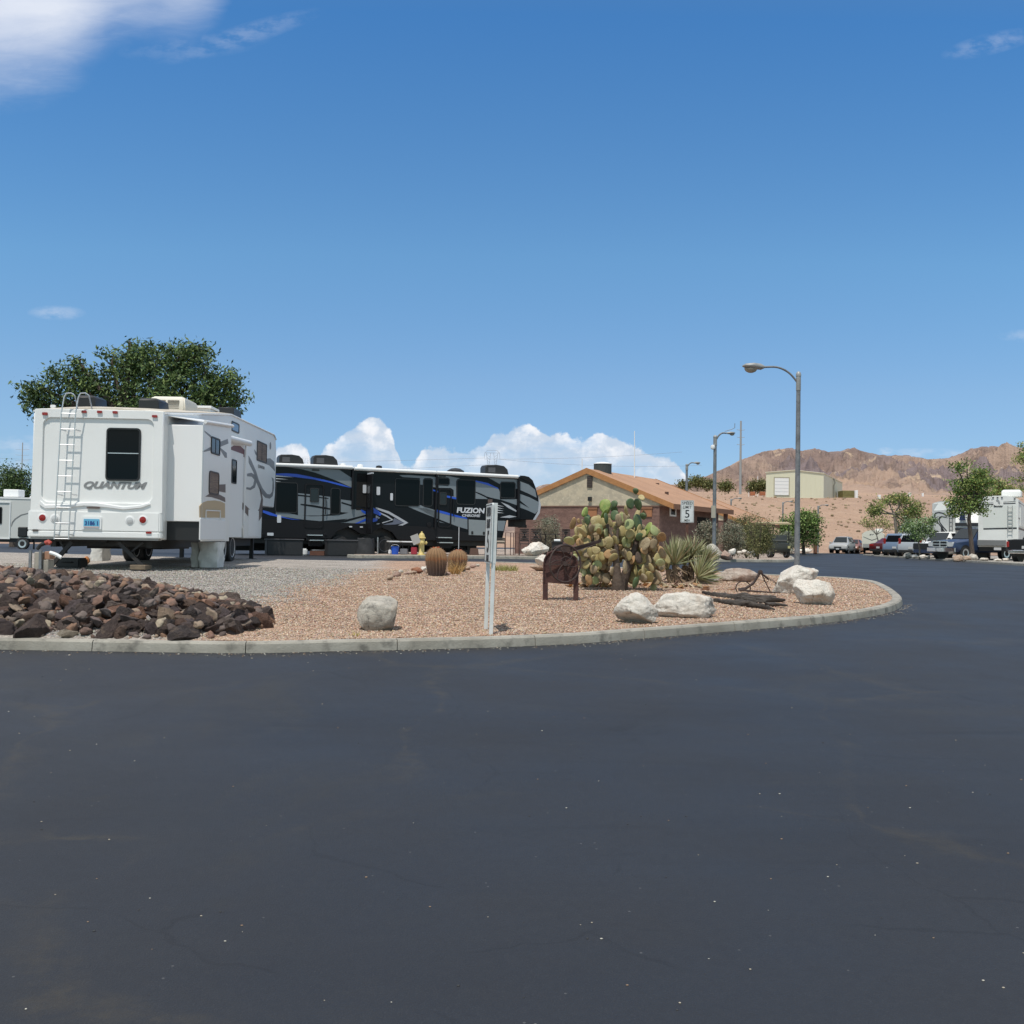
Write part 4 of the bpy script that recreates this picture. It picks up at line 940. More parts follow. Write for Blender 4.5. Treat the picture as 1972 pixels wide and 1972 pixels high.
q0, q1 = FS(Z(770,690)), FS(Z(1030,700)); text_on('lettering', 'FUZION', .29, silver2, F, (HX+.012,(q0[0]+q1[0])/2,(q0[1]+q1[1])/2+.02), (0,1,0), (0,0,1), width=q1[0]-q0[0], bold=.012, depth=.006, shear=.1)
q0, q1 = FS(Z(818,735)), FS(Z(990,742)); text_on('lettering', 'CHROME', .14, silver, F, (HX+.012,(q0[0]+q1[0])/2,(q0[1]+q1[1])/2), (0,1,0), (0,0,1), width=q1[0]-q0[0], bold=.008, depth=.006, shear=.2)
# windows and doors
fb = mat('window_gasket', (.02,.02,.022), .5)
def fw(a, b, Z=z2, nm='window', par=F, **k): return side_window(par, F, HX+.004, Z(*a), Z(*b), name=nm, inner=glassd, fr=fb, **k)
fw((150,425),(350,715), bar=False, r=.1); fw((660,480),(748,730), bar=False, r=.1); fw((1260,390),(1488,655), bar=False, r=.1); fw((1520,395),(1608,655), bar=False, r=.1)
fw((595,388),(703,455), Z, bar=False); fw((770,400),(942,640), Z, bar=False, r=.12)
wq = fw((1175,425),(1315,580), Z, bar=False, r=.08)
edge = mat('bright_edge', (.25,.26,.28), .35)
def fdoor(a, b, wa, wb, Z):
    p, q = FS(Z(*a)), FS(Z(*b)); f = MB(); ringplate(f, rrect(p[0],q[0],q[1],p[1],.12), rrect(p[0]+.05,q[0]-.05,q[1]+.05,p[1]-.05,.09), 'x', HX-.01, HX+.035)
    f = f.build('door', blk2, F, smooth=0); side_window(f, F, HX+.014, Z(*wa), Z(*wb), inner=glassm, bar=False, fr=fb)
    c = FS(Z(b[0]+20, (a[1]+b[1])/2)); MB().tube([(HX+.06,c[0],c[1]-.35),(HX+.09,c[0],c[1]),(HX+.06,c[0],c[1]+.35)], .018, 6).build('grab_handle', blk2, f); return f
fdoor((420,438),(592,855), (470,480),(550,615), z2); fdoor((600,485),(716,850), (612,520),(675,640), Z)
# door standing open between the awning arms, and the dark opening behind it
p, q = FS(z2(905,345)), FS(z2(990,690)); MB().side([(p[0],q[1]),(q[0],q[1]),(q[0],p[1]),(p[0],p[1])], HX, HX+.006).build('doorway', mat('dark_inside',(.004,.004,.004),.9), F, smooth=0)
p, q = FS(z2(990,340),HX+.3), FS(z2(1075,870),HX+.3)
od = MB().b2(HX+.05,HX+.75,p[0]+.12,p[0]+.17,.85,p[1]).build('open_door', blk2, F, bevel=.01)
MB().b2(HX+.2,HX+.55,p[0]+.105,p[0]+.185,1.9,2.75).build('glass', glassm, od); MB().b2(HX+.05,HX+.75,p[0]+.11,p[0]+.18,p[1]-.06,p[1]).build('door_edge', silver2, od)
for a, b in (((960,452),(990,530)),((1088,470),(1118,548)),((1215,530),(1237,598)),((162,735),(198,805))):
    p, q = FS(z2(*a)), FS(z2(*b)); MB().side(rrect(p[0],q[0],q[1],p[1],.03), HX, HX+.03).build('pale_rectangle' , silver2, F)  # small pale rectangles raised slightly from the side wall
p, q = FS(z2(70,898)), FS(z2(128,925)); MB().side(rrect(p[0],q[0],q[1],p[1],.02), HX, HX+.03).build('sticker', silver2, F)
for p, r_ in (((1128,815),.06),((1575,822),.1),((35,912),.05),((612,915),.06)):
    c = FS(z2(*p)); MB().lathe([(.01,0),(r_,0),(r_,.03),(r_*.7,.035),(.01,.03)], (HX+.0,c[0],c[1]), 16, 'x').build('port_cap', blk2, F)
for p in ((520,315),):
    c = FS(z2(*p)); MB().rbox((HX+.02,c[0],c[1]), (.03,.3,.06), .02, 3, 'x').build('porch_light', blackp, F)
c = FS(Z(635,372)); MB().rbox((HX+.02,c[0],c[1]), (.03,.3,.06), .02, 3, 'x').build('porch_light', blackp, F)
for p in ((845,842),(945,845)):
    c = FS(z2(*p)); MB().rbox((HX+.02,c[0],c[1]), (.03,.12,.05), .02, 3, 'x').build('side_marker', silver2, F)
# nose front
MB().side([FS(Z(*p)) for p in ((1400,368),(1440,378),(1475,410),(1500,470),(1470,440),(1360,385),(1360,366))], HX-.01, HX+.02).build('nose_corner', blk2, F, smooth=0)
MB().side([FS(Z(*p)) for p in ((1530,560),(1552,640),(1540,715),(1500,778),(1480,778),(1525,700),(1532,640))], HX-.02, HX+.025).build('nose_edge', silver, F, smooth=0)
# roof units seen over the edge
for a, b, Zz in (((168,180),(400,248),z2),((485,185),(716,262),z2),((1012,275),(1230,345),z3)):
    p = hit(F,'x',.2,*Zz(a[0],b[1]+12)); q = hit(F,'x',.2,*Zz(b[0],a[1])); l_ = q.y-p.y; h_ = q.z-p.z+.06
    mb = MB(); yy = p.y
    mb.loft([[(x,yy+l_*u,p.z-.06+h_*v) for u, v in ((0,.0),(0,.72),(.06,.95),(.5,1.0),(.8,.92),(.95,.62),(1,.2),(1,0))] for x in (-.1,.5)]); o = mb.build('roof_air_conditioner', blackp, F, bevel=.02)
    MB().b2(.5,.512,yy+l_*.12,yy+l_*.42,p.z+h_*.18,p.z+h_*.62).build('grille', mat('grille_grey',(.07,.07,.075),.5), o)
for x, y in ((775,262),(935,270),(1110,282)):
    q = hit(F,'x',.4,*z2(x,y)); MB().lathe([(.01,-.08),(.14,-.08),(.12,.02),(.01,.05)], q, 12, 'z').build('roof_vent', white2 if x < 1000 else blackp, F)
q = hit(F,'x',.3,*z3(760,315)); MB().lathe([(.01,-.12),(.38,-.12),(.36,-.03),(.2,.06),(.01,.09)], q, 16, 'z').build('roof_vent', blackp, F)
# wheels, frame, jacks, steps
for k, px in enumerate((745,935,1170)):
    y = FS(z2(px,1000))[0]
    if k == 1: continue
    wheel(F, (1.06,y,.39), .39, .24, rimm=mat('dark_rim',(.10,.10,.11),.4))
wheel(F, (1.06,mid+.1,.39), .39, .24, rimm=mat('dark_rim',(.10,.10,.11),.4))
mb = MB()
for x in (-.95,.95): mb.b2(x-.06,x+.06,.2,FS(Z(1190,960))[0]-.3,.42,.66)
for y in np.arange(.6,10.,1.1): mb.b2(-.95,.95,y-.04,y+.04,.44,.56)
mb.b2(-HX+.03,HX-.25,yb_-.3,ya_+.3,.45,1.3) if False else None; mb.b2(-1.1,HX-.3,min(ya_,yb_)-.1,max(ya_,yb_)+.1,.55,1.25); mb.b2(-1.15,-1.1,.3,FS(Z(1190,960))[0]-.2,.1,.7); mb.b2(-1.0,1.0,.1,.2,.42,.6); mb.b2(-1.0,1.0,2.0,9.0,.40,.52)
mb.build('chassis', chass, F)
jy = FS(Z(930,1000))[0]; mb = MB(); mb.b2(.55,.67,jy-.06,jy+.06,.2,.9); mb.box((.6,jy,.12),(.3,.5,.24),None,0,.8); mb.build('landing_jack', chass, F)
q = FS(Z(1400,805),.3); hy = FS(Z(1290,790),.2); mb = MB(); mb.b2(-.3,.3,hy[0],hy[0]+.6,hy[1]-.25,hy[1]+.1); mb.b2(-.12,.12,hy[0]+.4,q[0]+.2,hy[1]-.28,hy[1]-.15); mb.build('hitch', chass, F)
for pts, Zz in ((((440,580,915),(460,590,963),(485,620,1055)), z2), (((590,718,938),(600,728,985)), z3)):
    for k, (xa, xb, yy) in enumerate(pts):
        xo = HX+.15+.22*k; a = FS(Zz(xa,yy), xo); b = FS(Zz(xb,yy), xo)
        MB().b2(xo-.12, xo+.12, a[0], b[0], a[1]-.035, a[1]).build('step', alu, F)
        MB().b2(xo-.12, xo-.09, a[0], b[0], a[1]-.25, a[1]-.04).build('step_riser', blk2, F)
for p in ((1098,940,1085),):
    a = FS(z2(p[0],p[1]), HX+.6); b = FS(z2(p[0],p[2]), HX+.6); MB().tube([(HX+.6,a[0],a[1]),(HX+.6,b[0],.01)], .025, 8).build('door_prop', alu, F)
a = FS(z3(792,845), HX+.4); MB().tube([(HX+.4,a[0],a[1]),(HX+.4,a[0],.3)], .015, 8).build('hose_pipe', silver2, F)
# ================================================================ ROCKS
def ico(sub):
    bm = bmesh.new(); bmesh.ops.create_icosphere(bm, subdivisions=sub, radius=1)
    v = np.array([x.co[:] for x in bm.verts]); f = np.array([[q.index for q in p.verts] for p in bm.faces]); bm.free(); return v, f
ICO = {k: ico(k) for k in (1,2,3,4,5)}
def rock_geo(seed, sub=3, cuts=9, cut=(.62,.92), amp=.10, fr=1.6, pit=0.):
    rs = np.random.default_rng(seed); v, f = ICO[sub]; v = v.copy()
    for k in range(cuts):
        n = rs.normal(size=3); n /= np.linalg.norm(n); d = rs.uniform(*cut)
        s = v @ n; over = s > d; v[over] -= np.outer(s[over]-d, n)*.93
    nz = vnoise(v, fr, seed, 4); v += v*(nz*amp)[:,None]
    if pit:
        n2 = vnoise(v, 6, seed+5, 3); v += v*(n2*pit)[:,None]
        if sub >= 4: v += v*(vnoise(v, 13, seed+9, 3)*pit*.7)[:,None]
    return v, f
def stone_mat(name, base, c2, dark, vein=None, bump=.9, warm=None):
    m = bpy.data.materials.new(name); m.use_nodes = True; n = m.node_tree.nodes; L = m.node_tree.links; b = n['Principled BSDF']
    b.inputs['Roughness'].default_value = .9; b.inputs['Specular IOR Level'].default_value = .25
    tc = n.new('ShaderNodeTexCoord'); co = tc.outputs['Object']
    def nz(s, d=8, r=.65, dist=0): 
        x = n.new('ShaderNodeTexNoise'); x.inputs['Scale'].default_value = s; x.inputs['Detail'].default_value = d; x.inputs['Roughness'].default_value = r; x.inputs['Distortion'].default_value = dist; L.new(co, x.inputs['Vector']); return x.outputs['Fac']
    def mr(x, a, c):
        q = n.new('ShaderNodeMapRange'); q.inputs[1].default_value = a; q.inputs[2].default_value = c; L.new(x, q.inputs[0]); return q.outputs[0]
    def mix(f, A, B, k=1):
        q = n.new('ShaderNodeMix'); q.data_type = 'RGBA'
        if k != 1:
            mm = n.new('ShaderNodeMath'); mm.operation = 'MULTIPLY'; L.new(f, mm.inputs[0]); mm.inputs[1].default_value = k; f = mm.outputs[0]
        L.new(f, q.inputs['Factor'])
        for k_, v in (('A', A), ('B', B)):
            if isinstance(v, tuple): q.inputs[k_].default_value = (*v, 1)
            else: L.new(v, q.inputs[k_])
        return q.outputs['Result']
    c = mix(mr(nz(2.2), .4, .62), base, c2)
    if warm: c = mix(mr(nz(1.1, 5, .6, .6), .50, .62), c, warm, .8)
    c = mix(mr(nz(8, 9, .78), .50, .66), c, dark, .75)
    if vein: c = mix(mr(nz(4.5, 9, .8, 1.2), .555, .60), c, vein, .7)
    L.new(c, b.inputs['Base Color'])
    bn = n.new('ShaderNodeBump'); bn.inputs['Strength'].default_value = bump; bn.inputs['Distance'].default_value = .06; L.new(nz(10, 9, .78), bn.inputs['Height']); L.new(bn.outputs[0], b.inputs['Normal'])
    return m
pale = stone_mat('white_limestone', (.80,.75,.67), (.73,.66,.575), (.50,.45,.38), (.20,.175,.15), warm=(.56,.40,.29))
palegrey = stone_mat('grey_limestone', (.62,.57,.49), (.46,.42,.36), (.15,.14,.13), (.09,.085,.08), warm=(.33,.25,.18))
tanrock = stone_mat('tan_sandstone', (.48,.37,.28), (.36,.25,.18), (.24,.16,.11), None, warm=(.52,.44,.36))
pinkrock = stone_mat('pink_sandstone', (.46,.34,.28), (.36,.22,.17), (.24,.15,.12), None)
def boulder(px0, px1, pt, pb, label, m, seed, cuts=11, squash=None, Y=None, deep=1.0, tilt=0, group='pale boulders in the bed', shape=None, sub=5, sink=.06, amp=.11, name='boulder', cat='boulder', zf=None, fr=1.5):
    base = GI((px0+px1)/2, pb) if Y is None else P((px0+px1)/2, pb, Y)
    W_ = (px1-px0)*base.y/F0; H_ = (pb-pt)*base.y/F0
    v, f = rock_geo(seed, sub, cuts+5, (.58,.92), amp, fr, .035)
    if shape is not None: v = shape(v)
    ca, sa = math.cos(tilt), math.sin(tilt); v = np.stack([v[:,0]*ca - v[:,2]*sa, v[:,1], v[:,0]*sa + v[:,2]*ca], 1)
    for k in (0,1,2): v[:,k] -= (v[:,k].max()+v[:,k].min())/2
    D_ = W_*deep
    v *= np.array([W_, D_, H_*(1+sink)]) / (v.max(0)-v.min(0))
    lowcut = -H_*(1+sink)/2 
    v[:,2] -= v[:,2].min() + H_*sink
    c = Vector((base.x, base.y + D_*.32, base.z))
    o = fastmesh(name, v, f, m, smooth=True); o.location = c
    return tag(o, label, cat, group)
def tri(v):
    t = (v[:,2]+1)/2; v[:,0] = v[:,0]*(1.25-.75*t) - .35*t; return v
def wedge(v):
    v[:,2] += v[:,0]*.0; v[:,0] *= (1.1-.25*(v[:,2]+1)/2); return v
boulder(684,763,1149,1215,'mottled grey boulder alone near the kerb, left of the near speed sign', palegrey, 14, 6, amp=.07, deep=.85, shape=lambda v: np.stack([np.sign(v[:,0])*np.abs(v[:,0])**.7+.10*v[:,2], v[:,1], np.sign(v[:,2])*np.abs(v[:,2])**.7+.10*v[:,0]],1), sink=.08)
boulder(1183,1270,1142,1203,'white wedge-shaped boulder touching the long one, in front of the prickly pear', pale, 23, 10, shape=tri, deep=.8, sink=.08)
boulder(1242,1388,1140,1191,'long low white and pink boulder in front of the prickly pear', pale, 37, 12, deep=.42, tilt=-.10, sink=.08, Y=None, amp=.14)
boulder(1536,1613,1116,1167,'speckled white boulder nearest the tip of the bed, front one of a pair', pale, 42, 9, deep=.85, sink=.10, shape=lambda v: np.stack([v[:,0], v[:,1], v[:,2]-.12*v[:,0]],1))
boulder(1494,1583,1089,1146,'large white boulder by the foot of the near street lamp, rear one of a pair', pale, 58, 9, deep=.8, shape=lambda v: np.stack([v[:,0]+.15*v[:,2], v[:,1], v[:,2]+.28*v[:,0]],1), sink=.05)
boulder(1382,1463,1094,1121,'brown and white slab-like boulder lying between the yucca and the old plough', stone_mat('banded_stone', (.60,.52,.45),(.33,.22,.17),(.22,.14,.10),None,warm=(.30,.19,.14)), 61, 8, deep=.35, sink=.05, amp=.07)
boulder(1358,1386,1108,1122,'small pale stone tucked under the right side of the yucca', pale, 66, 8, deep=.8, sub=3)
boulder(1019,1062,1084,1100,'rounded tan boulder behind the old grinder, lower of two stacked stones', tanrock, 71, 6, deep=.8, amp=.05, sink=.02)
boulder(1030,1064,1068,1090,'cream stone resting on the tan one behind the old grinder', pale, 75, 8, deep=.7, Y=20.6, sink=.02)
boulder(1004,1058,1043,1073,'big bright white boulder beyond the kerb by the patio chairs', pale, 79, 9, deep=.8, Y=38.8, shape=lambda v: np.stack([v[:,0], v[:,1], v[:,2]+.1*v[:,0]],1))
boulder(1361,1392,1047,1078,'tall pale boulder half hidden behind the yucca', palegrey, 83, 7, deep=.8, Y=37, group='boulders beside the far speed sign')
boulder(1385,1414,1059,1078,'pink triangular boulder right of the yucca', pinkrock, 87, 8, deep=.8, Y=37.5, shape=tri, group='boulders beside the far speed sign')
boulder(1404,1418,1056,1068,'small round white boulder beside the pink triangular one', pale, 89, 7, Y=40, sub=3, group='boulders beside the far speed sign')
for k, (a, b_, t, bb) in enumerate(((1420,1430,1061,1067),(1429,1440,1058,1066),(1437,1446,1062,1068),(1446,1455,1060,1067))):
    boulder(a, b_, t, bb, 'small cobble in the row left of the parked golf cart', pale, 95+k, 7, Y=43, sub=2, group='small cobbles left of the golf cart', name='cobble', cat='rock')
# border stones round the two barrel cacti
br = [(744,757,1109,1118,'brown'),(756,772,1100,1112,'pinkish block-like'),(767,777,1097,1104,'dark grey pointed'),(776,790,1101,1108,'reddish flat'),(789,803,1099,1107,'pale tan flat'),(791,815,1092,1105,'rust-red wedge-shaped'),(808,822,1091,1101,'cream'),(815,828,1088,1098,'white upright'),(818,830,1097,1106,'orange'),(857,868,1101,1108,'pink rounded'),(883,897,1095,1102,'orange flat, right of both cacti'),(894,906,1090,1098,'tan, right of both cacti'),(905,918,1086,1094,'pinkish, far right'),(916,924,1086,1091,'purple-grey, farthest right')]
tone = {'brown':tanrock,'pink':pinkrock,'dark':palegrey,'redd':pinkrock,'pale':tanrock,'rust':stone_mat('red_stone',(.36,.17,.10),(.30,.13,.08),(.18,.09,.06)),'crea':pale,'whit':pale,'oran':tanrock,'tan,':tanrock,'purp':palegrey}
for k, (a, b_, t, bb, w_) in enumerate(br):
    boulder(a, b_, t, bb, w_+' stone in the border round the barrel cacti', tone[w_[:5].strip() if w_[:5].strip() in tone else w_[:4]], 120+k, 7, sub=3, group='border stones round the barrel cacti', name='rock', cat='rock', deep=.9)
# heap of lava rocks
lava = stone_mat('lava_stone', (.10,.075,.065), (.14,.095,.08), (.045,.037,.035), None, bump=1.2)
def lava_mat():
    m = bpy.data.materials.new('volcanic_rock'); m.use_nodes = True; n = m.node_tree.nodes; L = m.node_tree.links; b = n['Principled BSDF']
    b.inputs['Roughness'].default_value = .93; b.inputs['Specular IOR Level'].default_value = .2
    tc = n.new('ShaderNodeTexCoord'); co = tc.outputs['Object']; oi = n.new('ShaderNodeObjectInfo')
    cr = n.new('ShaderNodeValToRGB'); e = cr.color_ramp.elements; cr.color_ramp.interpolation = 'CONSTANT'
    cs = [(.10,.074,.066),(.15,.095,.075),(.080,.064,.060),(.18,.105,.078),(.12,.088,.080),(.22,.125,.088),(.15,.115,.10),(.095,.070,.062),(.20,.145,.112),(.25,.14,.09),(.12,.092,.09),(.29,.21,.15),(.17,.115,.09)]
    while len(e) < len(cs): e.new(.5)
    for i, c in enumerate(cs): e[i].position = i/len(cs); e[i].color = (*c, 1)
    L.new(oi.outputs['Random'], cr.inputs[0])
    def nz(s, d=8, r=.7):
        x = n.new('ShaderNodeTexNoise'); x.inputs['Scale'].default_value = s; x.inputs['Detail'].default_value = d; x.inputs['Roughness'].default_value = r; x.noise_dimensions = '4D'; L.new(co, x.inputs['Vector']); L.new(oi.outputs['Random'], x.inputs['W']); return x.outputs['Fac']
    def mr(x, a, c, d=0., e_=1.):
        q = n.new('ShaderNodeMapRange'); q.inputs[1].default_value = a; q.inputs[2].default_value = c; q.inputs[3].default_value = d; q.inputs[4].default_value = e_; L.new(x, q.inputs[0]); return q.outputs[0]
    m1_ = n.new('ShaderNodeMix'); m1_.data_type = 'RGBA'; m1_.blend_type = 'MULTIPLY'; m1_.inputs['Factor'].default_value = 1; L.new(cr.outputs[0], m1_.inputs['A'])
    g1 = n.new('ShaderNodeCombineColor'); v_ = mr(nz(1.7), .3, .7, .65, 1.45)
    for i in range(3): L.new(v_, g1.inputs[i])
    L.new(g1.outputs[0], m1_.inputs['B'])
    m2_ = n.new('ShaderNodeMix'); m2_.data_type = 'RGBA'; L.new(mr(nz(.9, 5), .58, .68, 0, .6), m2_.inputs['Factor']); L.new(m1_.outputs['Result'], m2_.inputs['A']); m2_.inputs['B'].default_value = (.25,.18,.125,1)
    L.new(m2_.outputs['Result'], b.inputs['Base Color'])
    bn = n.new('ShaderNodeBump'); bn.inputs['Strength'].default_value = .9; bn.inputs['Distance'].default_value = .12; L.new(nz(4.5, 9, .75), bn.inputs['Height']); L.new(bn.outputs[0], b.inputs['Normal'])
    return m
lavam = lava_mat(); cream_r = stone_mat('cream_rubble', (.42,.36,.28), (.34,.28,.21), (.20,.15,.11), None)
protos = []; geos = []
for k in range(18):
    v, f = rock_geo(200+k, 3, 16, (.40,.78), .24, 2.4, .07); v /= np.abs(v).max(0); geos.append((v, f))
    me = bpy.data.meshes.new('lava_rock'); me.from_pydata([tuple(q) for q in v], [], [tuple(q) for q in f]); me.shade_smooth(); me.set_sharp_from_angle(angle=R(28))
    me.materials.append(lavam); protos.append(me)
lg = []
for k in range(4):
    me = protos[k*3].copy(); me.materials[0] = cream_r; lg.append(me)
random.seed(77); cands = []
def place_layer(n, rmin, rmax, zoff, sep):
    cell = {}; c = t = 0
    while c < n and t < n*50:
        t += 1; x = random.uniform(-8.2, -2.2); y = random.uniform(9.15, 14.8)
        if x/y < -.58 or not inside(x, y, heap) or seg_d(x, y, heap) < .02: continue
        r = random.uniform(rmin, rmax); kx, ky = int(x/.3), int(y/.3)
        if any((x-a)**2+(y-b)**2 < (sep*(r+q))**2 for i in (-1,0,1) for j in (-1,0,1) for a, b, q in cell.get((kx+i,ky+j),())): continue
        cell.setdefault((kx,ky), []).append((x,y,r)); cands.append((x, y, r, zoff)); c += 1
place_layer(380, .10, .20, .0, .72); place_layer(420, .065, .10, .06, .85); place_layer(260, .05, .075, .12, 1.0)
cands.sort(key=lambda q: -q[2]/(q[1]-4)); print('rocks', len(cands))
GRL = 'dark volcanic rocks heaped beside the kerb'; V_, F_, C_ = [], [], []; off = 0
ctab = [(.10,.074,.066),(.15,.095,.075),(.080,.064,.060),(.18,.105,.078),(.12,.088,.080),(.22,.125,.088),(.15,.115,.10),(.17,.13,.105),(.22,.13,.085),(.27,.20,.145)]
for i, (x, y, r, zo) in enumerate(cands):
    pr = random.random() < .07 and r < .13
    z = g(x, y)+DZ+heap_h(x, y)+zo*(.4+.6*min(1, heap_h(x,y)/.2)) + r*.18
    rot = Euler((random.uniform(-.7,.7), random.uniform(-.7,.7), random.uniform(0,6.28))); scl = (r*random.uniform(.85,1.35), r*random.uniform(.7,1.1), r*random.uniform(.55,.9))
    if i < 290:
        o = bpy.data.objects.new('lava_rock' if not pr else 'rubble_rock', random.choice(lg if pr else protos)); COL.objects.link(o)
        o.location = (x, y, z); o.rotation_euler = rot; o.scale = scl
        if pr: tag(o, 'pale tan rock among the dark volcanic rocks heaped by the kerb', 'rock', 'pale rocks mixed into the dark heap')
        else: tag(o, 'dark brown or reddish volcanic rock in the heap beside the kerb', 'rock', GRL)
    else:
        v, f = random.choice(geos); V_.append((v*np.array(scl))@np.array(rot.to_matrix()).T + np.array([x,y,z])); F_.append(f+off); off += len(v)
        C_.append(np.tile(np.array((.36,.30,.22) if pr else random.choice(ctab))*1.0,(len(v),1)))
vb, fb_ = rock_geo(9, 2, 8, (.55,.85), .15)
for k in range(2300):
    x = random.uniform(-8.2,-2.1); y = random.uniform(9.15,14.9)
    if not inside(x, y, heap): continue
    r = random.uniform(.02,.05); M3 = np.array(Euler((random.uniform(-1,1),random.uniform(-1,1),random.uniform(0,6.28))).to_matrix())
    V_.append((vb*np.array([r,r*.8,r*.7]))@M3.T + np.array([x,y,g(x,y)+DZ+heap_h(x,y)+.01])); F_.append(fb_+off); off += len(vb)
    C_.append(np.tile(random.choice(ctab),(len(vb),1)))
tag(fastmesh('rubble', np.concatenate(V_), np.concatenate(F_), mat('rubble_stone',(.1,.08,.07),.93,vcol='tint',bump=.8,bscale=22,c2=(.06,.05,.045),nscale=7,nmix=(.5,.75)), vcol=np.concatenate(C_), smooth=True), 'smaller and farther dark rocks filling the rest of the rock heap', 'rubble', kind='stuff')
# ================================================================ PLANTS OF THE BED
def padmesh(name, m, seed):
    rs = np.random.default_rng(seed); nu, nv = 14, 9; vs = []
    for j in range(nv+1):
        t = j/nv; ph = math.pi*t; zz = .5-.5*math.cos(ph); rr = math.sin(ph)*.5*(.72+.42*zz)
        for i in range(nu):
            a = 2*math.pi*i/nu; vs.append((rr*math.cos(a)*(1+.03*rs.normal()), .5*math.sin(ph)**.8*math.sin(a)*.11*2 + .05*math.sin(zz*3+seed)*math.cos(a*1.0)*0 + .06*math.sin(zz*2.6+seed), zz))
    fs = [(j*nu+i, j*nu+(i+1)%nu, (j+1)*nu+(i+1)%nu, (j+1)*nu+i) for j in range(nv) for i in range(nu)]
    me = bpy.data.meshes.new(name); me.from_pydata(vs, [], fs); me.shade_smooth(); me.materials.append(m); return me
pm = {'g': mat('pad_green', (.17,.25,.055), .55, c2=(.26,.30,.08), nscale=3, c3=(.40,.36,.14), n3=6, mix3=(.6,.7), bump=.3, bscale=14),
      'd': mat('pad_dark_green', (.060,.105,.045), .55, c2=(.09,.13,.05), nscale=3, bump=.3, bscale=14),
      'y': mat('pad_yellowed', (.36,.295,.125), .65, c2=(.43,.35,.18), nscale=2.5, c3=(.20,.13,.06), n3=13, mix3=(.56,.66), bump=.4, bscale=10),
      't': mat('pad_dried', (.28,.215,.13), .75, c2=(.36,.29,.18), nscale=2.5, c3=(.16,.11,.07), n3=12, mix3=(.55,.66), bump=.5, bscale=10),
      'o': mat('pad_withered', (.40,.24,.11), .7, c2=(.30,.20,.10), nscale=3, c3=(.16,.10,.05), n3=6, bump=.5, bscale=10),
      'b': mat('cactus_bark', (.11,.08,.06), .9, c2=(.07,.05,.04), nscale=3, c3=(.17,.13,.09), n3=8, bump=.8, bscale=16),
      'l': mat('pad_pale_green', (.30,.34,.15), .6, c2=(.42,.38,.19), nscale=3, bump=.3, bscale=12)}
pmesh = {k: [padmesh('pad', m, s) for s in range(3)] for k, m in pm.items()}
base = GI(1190, 1143); PC = thing('prickly_pear', base, 0, 'big prickly pear cactus with green upper pads and drooping yellowed ones', 'cactus')
zp = lambda x, y: (1090+x/8.78, 930+y/8.78)
pads = [(1180,145,75,95,0,'d'),(1265,240,150,95,70,'y'),(1095,365,140,165,-5,'d'),(1230,375,115,185,-10,'d'),(805,365,105,115,0,'d'),(650,400,150,220,0,'g'),(640,520,110,190,20,'g'),(700,610,120,170,0,'d'),(810,560,115,165,0,'d'),(800,440,110,110,60,'d'),(320,510,170,110,-60,'g'),(370,570,160,90,-65,'d'),(345,650,95,140,-20,'d'),(540,680,185,205,0,'y'),(120,695,170,85,-75,'o'),(220,650,50,80,0,'o'),(890,640,85,190,0,'t'),(280,690,50,120,-10,'y'),(310,830,125,190,-15,'y'),(80,980,150,175,-35,'l'),(220,930,90,130,20,'y'),(215,1020,110,95,0,'l'),(440,850,65,240,0,'t'),(550,820,190,85,80,'y'),(700,870,150,160,10,'l'),(720,1030,125,200,0,'y'),(1230,690,155,265,-5,'d'),(1340,790,130,250,12,'g'),(1235,920,110,135,40,'d'),(1600,915,190,145,70,'o'),(1290,1040,200,215,0,'t'),(1030,1035,110,95,70,'l'),(1110,780,120,260,-10,'t'),(960,930,120,190,25,'y'),(500,1150,130,120,10,'y'),(570,1210,95,180,15,'y'),(370,1340,160,190,200,'t'),(460,1270,95,95,0,'y'),(510,1385,105,140,180,'y'),(510,1565,95,200,180,'y'),(620,1410,95,130,170,'t'),(610,1550,65,180,180,'t'),(700,1380,75,190,165,'t'),(755,1280,105,200,160,'t'),(690,1680,115,170,195,'y'),(800,1740,75,200,165,'l'),(995,1230,85,210,180,'t'),(1000,1410,75,200,180,'t'),(1020,1620,55,220,180,'t'),(1430,1140,65,120,170,'y'),(1490,1080,75,150,170,'y'),(1560,1130,55,210,180,'o'),(1620,1160,105,190,160,'o'),(1520,1240,85,180,180,'t'),(1600,1340,120,120,180,'l'),(1490,1360,65,120,180,'y'),(1430,1420,65,140,160,'y'),(1320,1470,110,180,180,'y'),(1310,1590,95,130,155,'t'),(1540,1570,65,200,165,'t'),(1480,1750,95,170,180,'l'),(1180,1700,90,180,20,'d'),(1480,960,160,80,60,'t'),(1010,470,150,60,75,'y'),(1000,570,120,100,10,'t'),(1320,520,130,60,60,'o'),(1180,560,70,210,15,'y'),(1310,570,90,110,0,'d'),(200,830,80,150,15,'y'),(680,740,110,90,80,'y'),(380,1520,90,150,0,'d'),(290,1530,70,110,0,'l'),(610,1080,90,90,45,'t'),(150,1250,90,110,180,'l'),(320,1180,110,120,30,'t'),(900,1090,90,90,20,'o'),(1220,1250,100,180,175,'b'),(1370,1290,110,190,175,'t'),(1100,1620,80,140,170,'o'),(900,940,80,200,0,'t')]
random.seed(3)
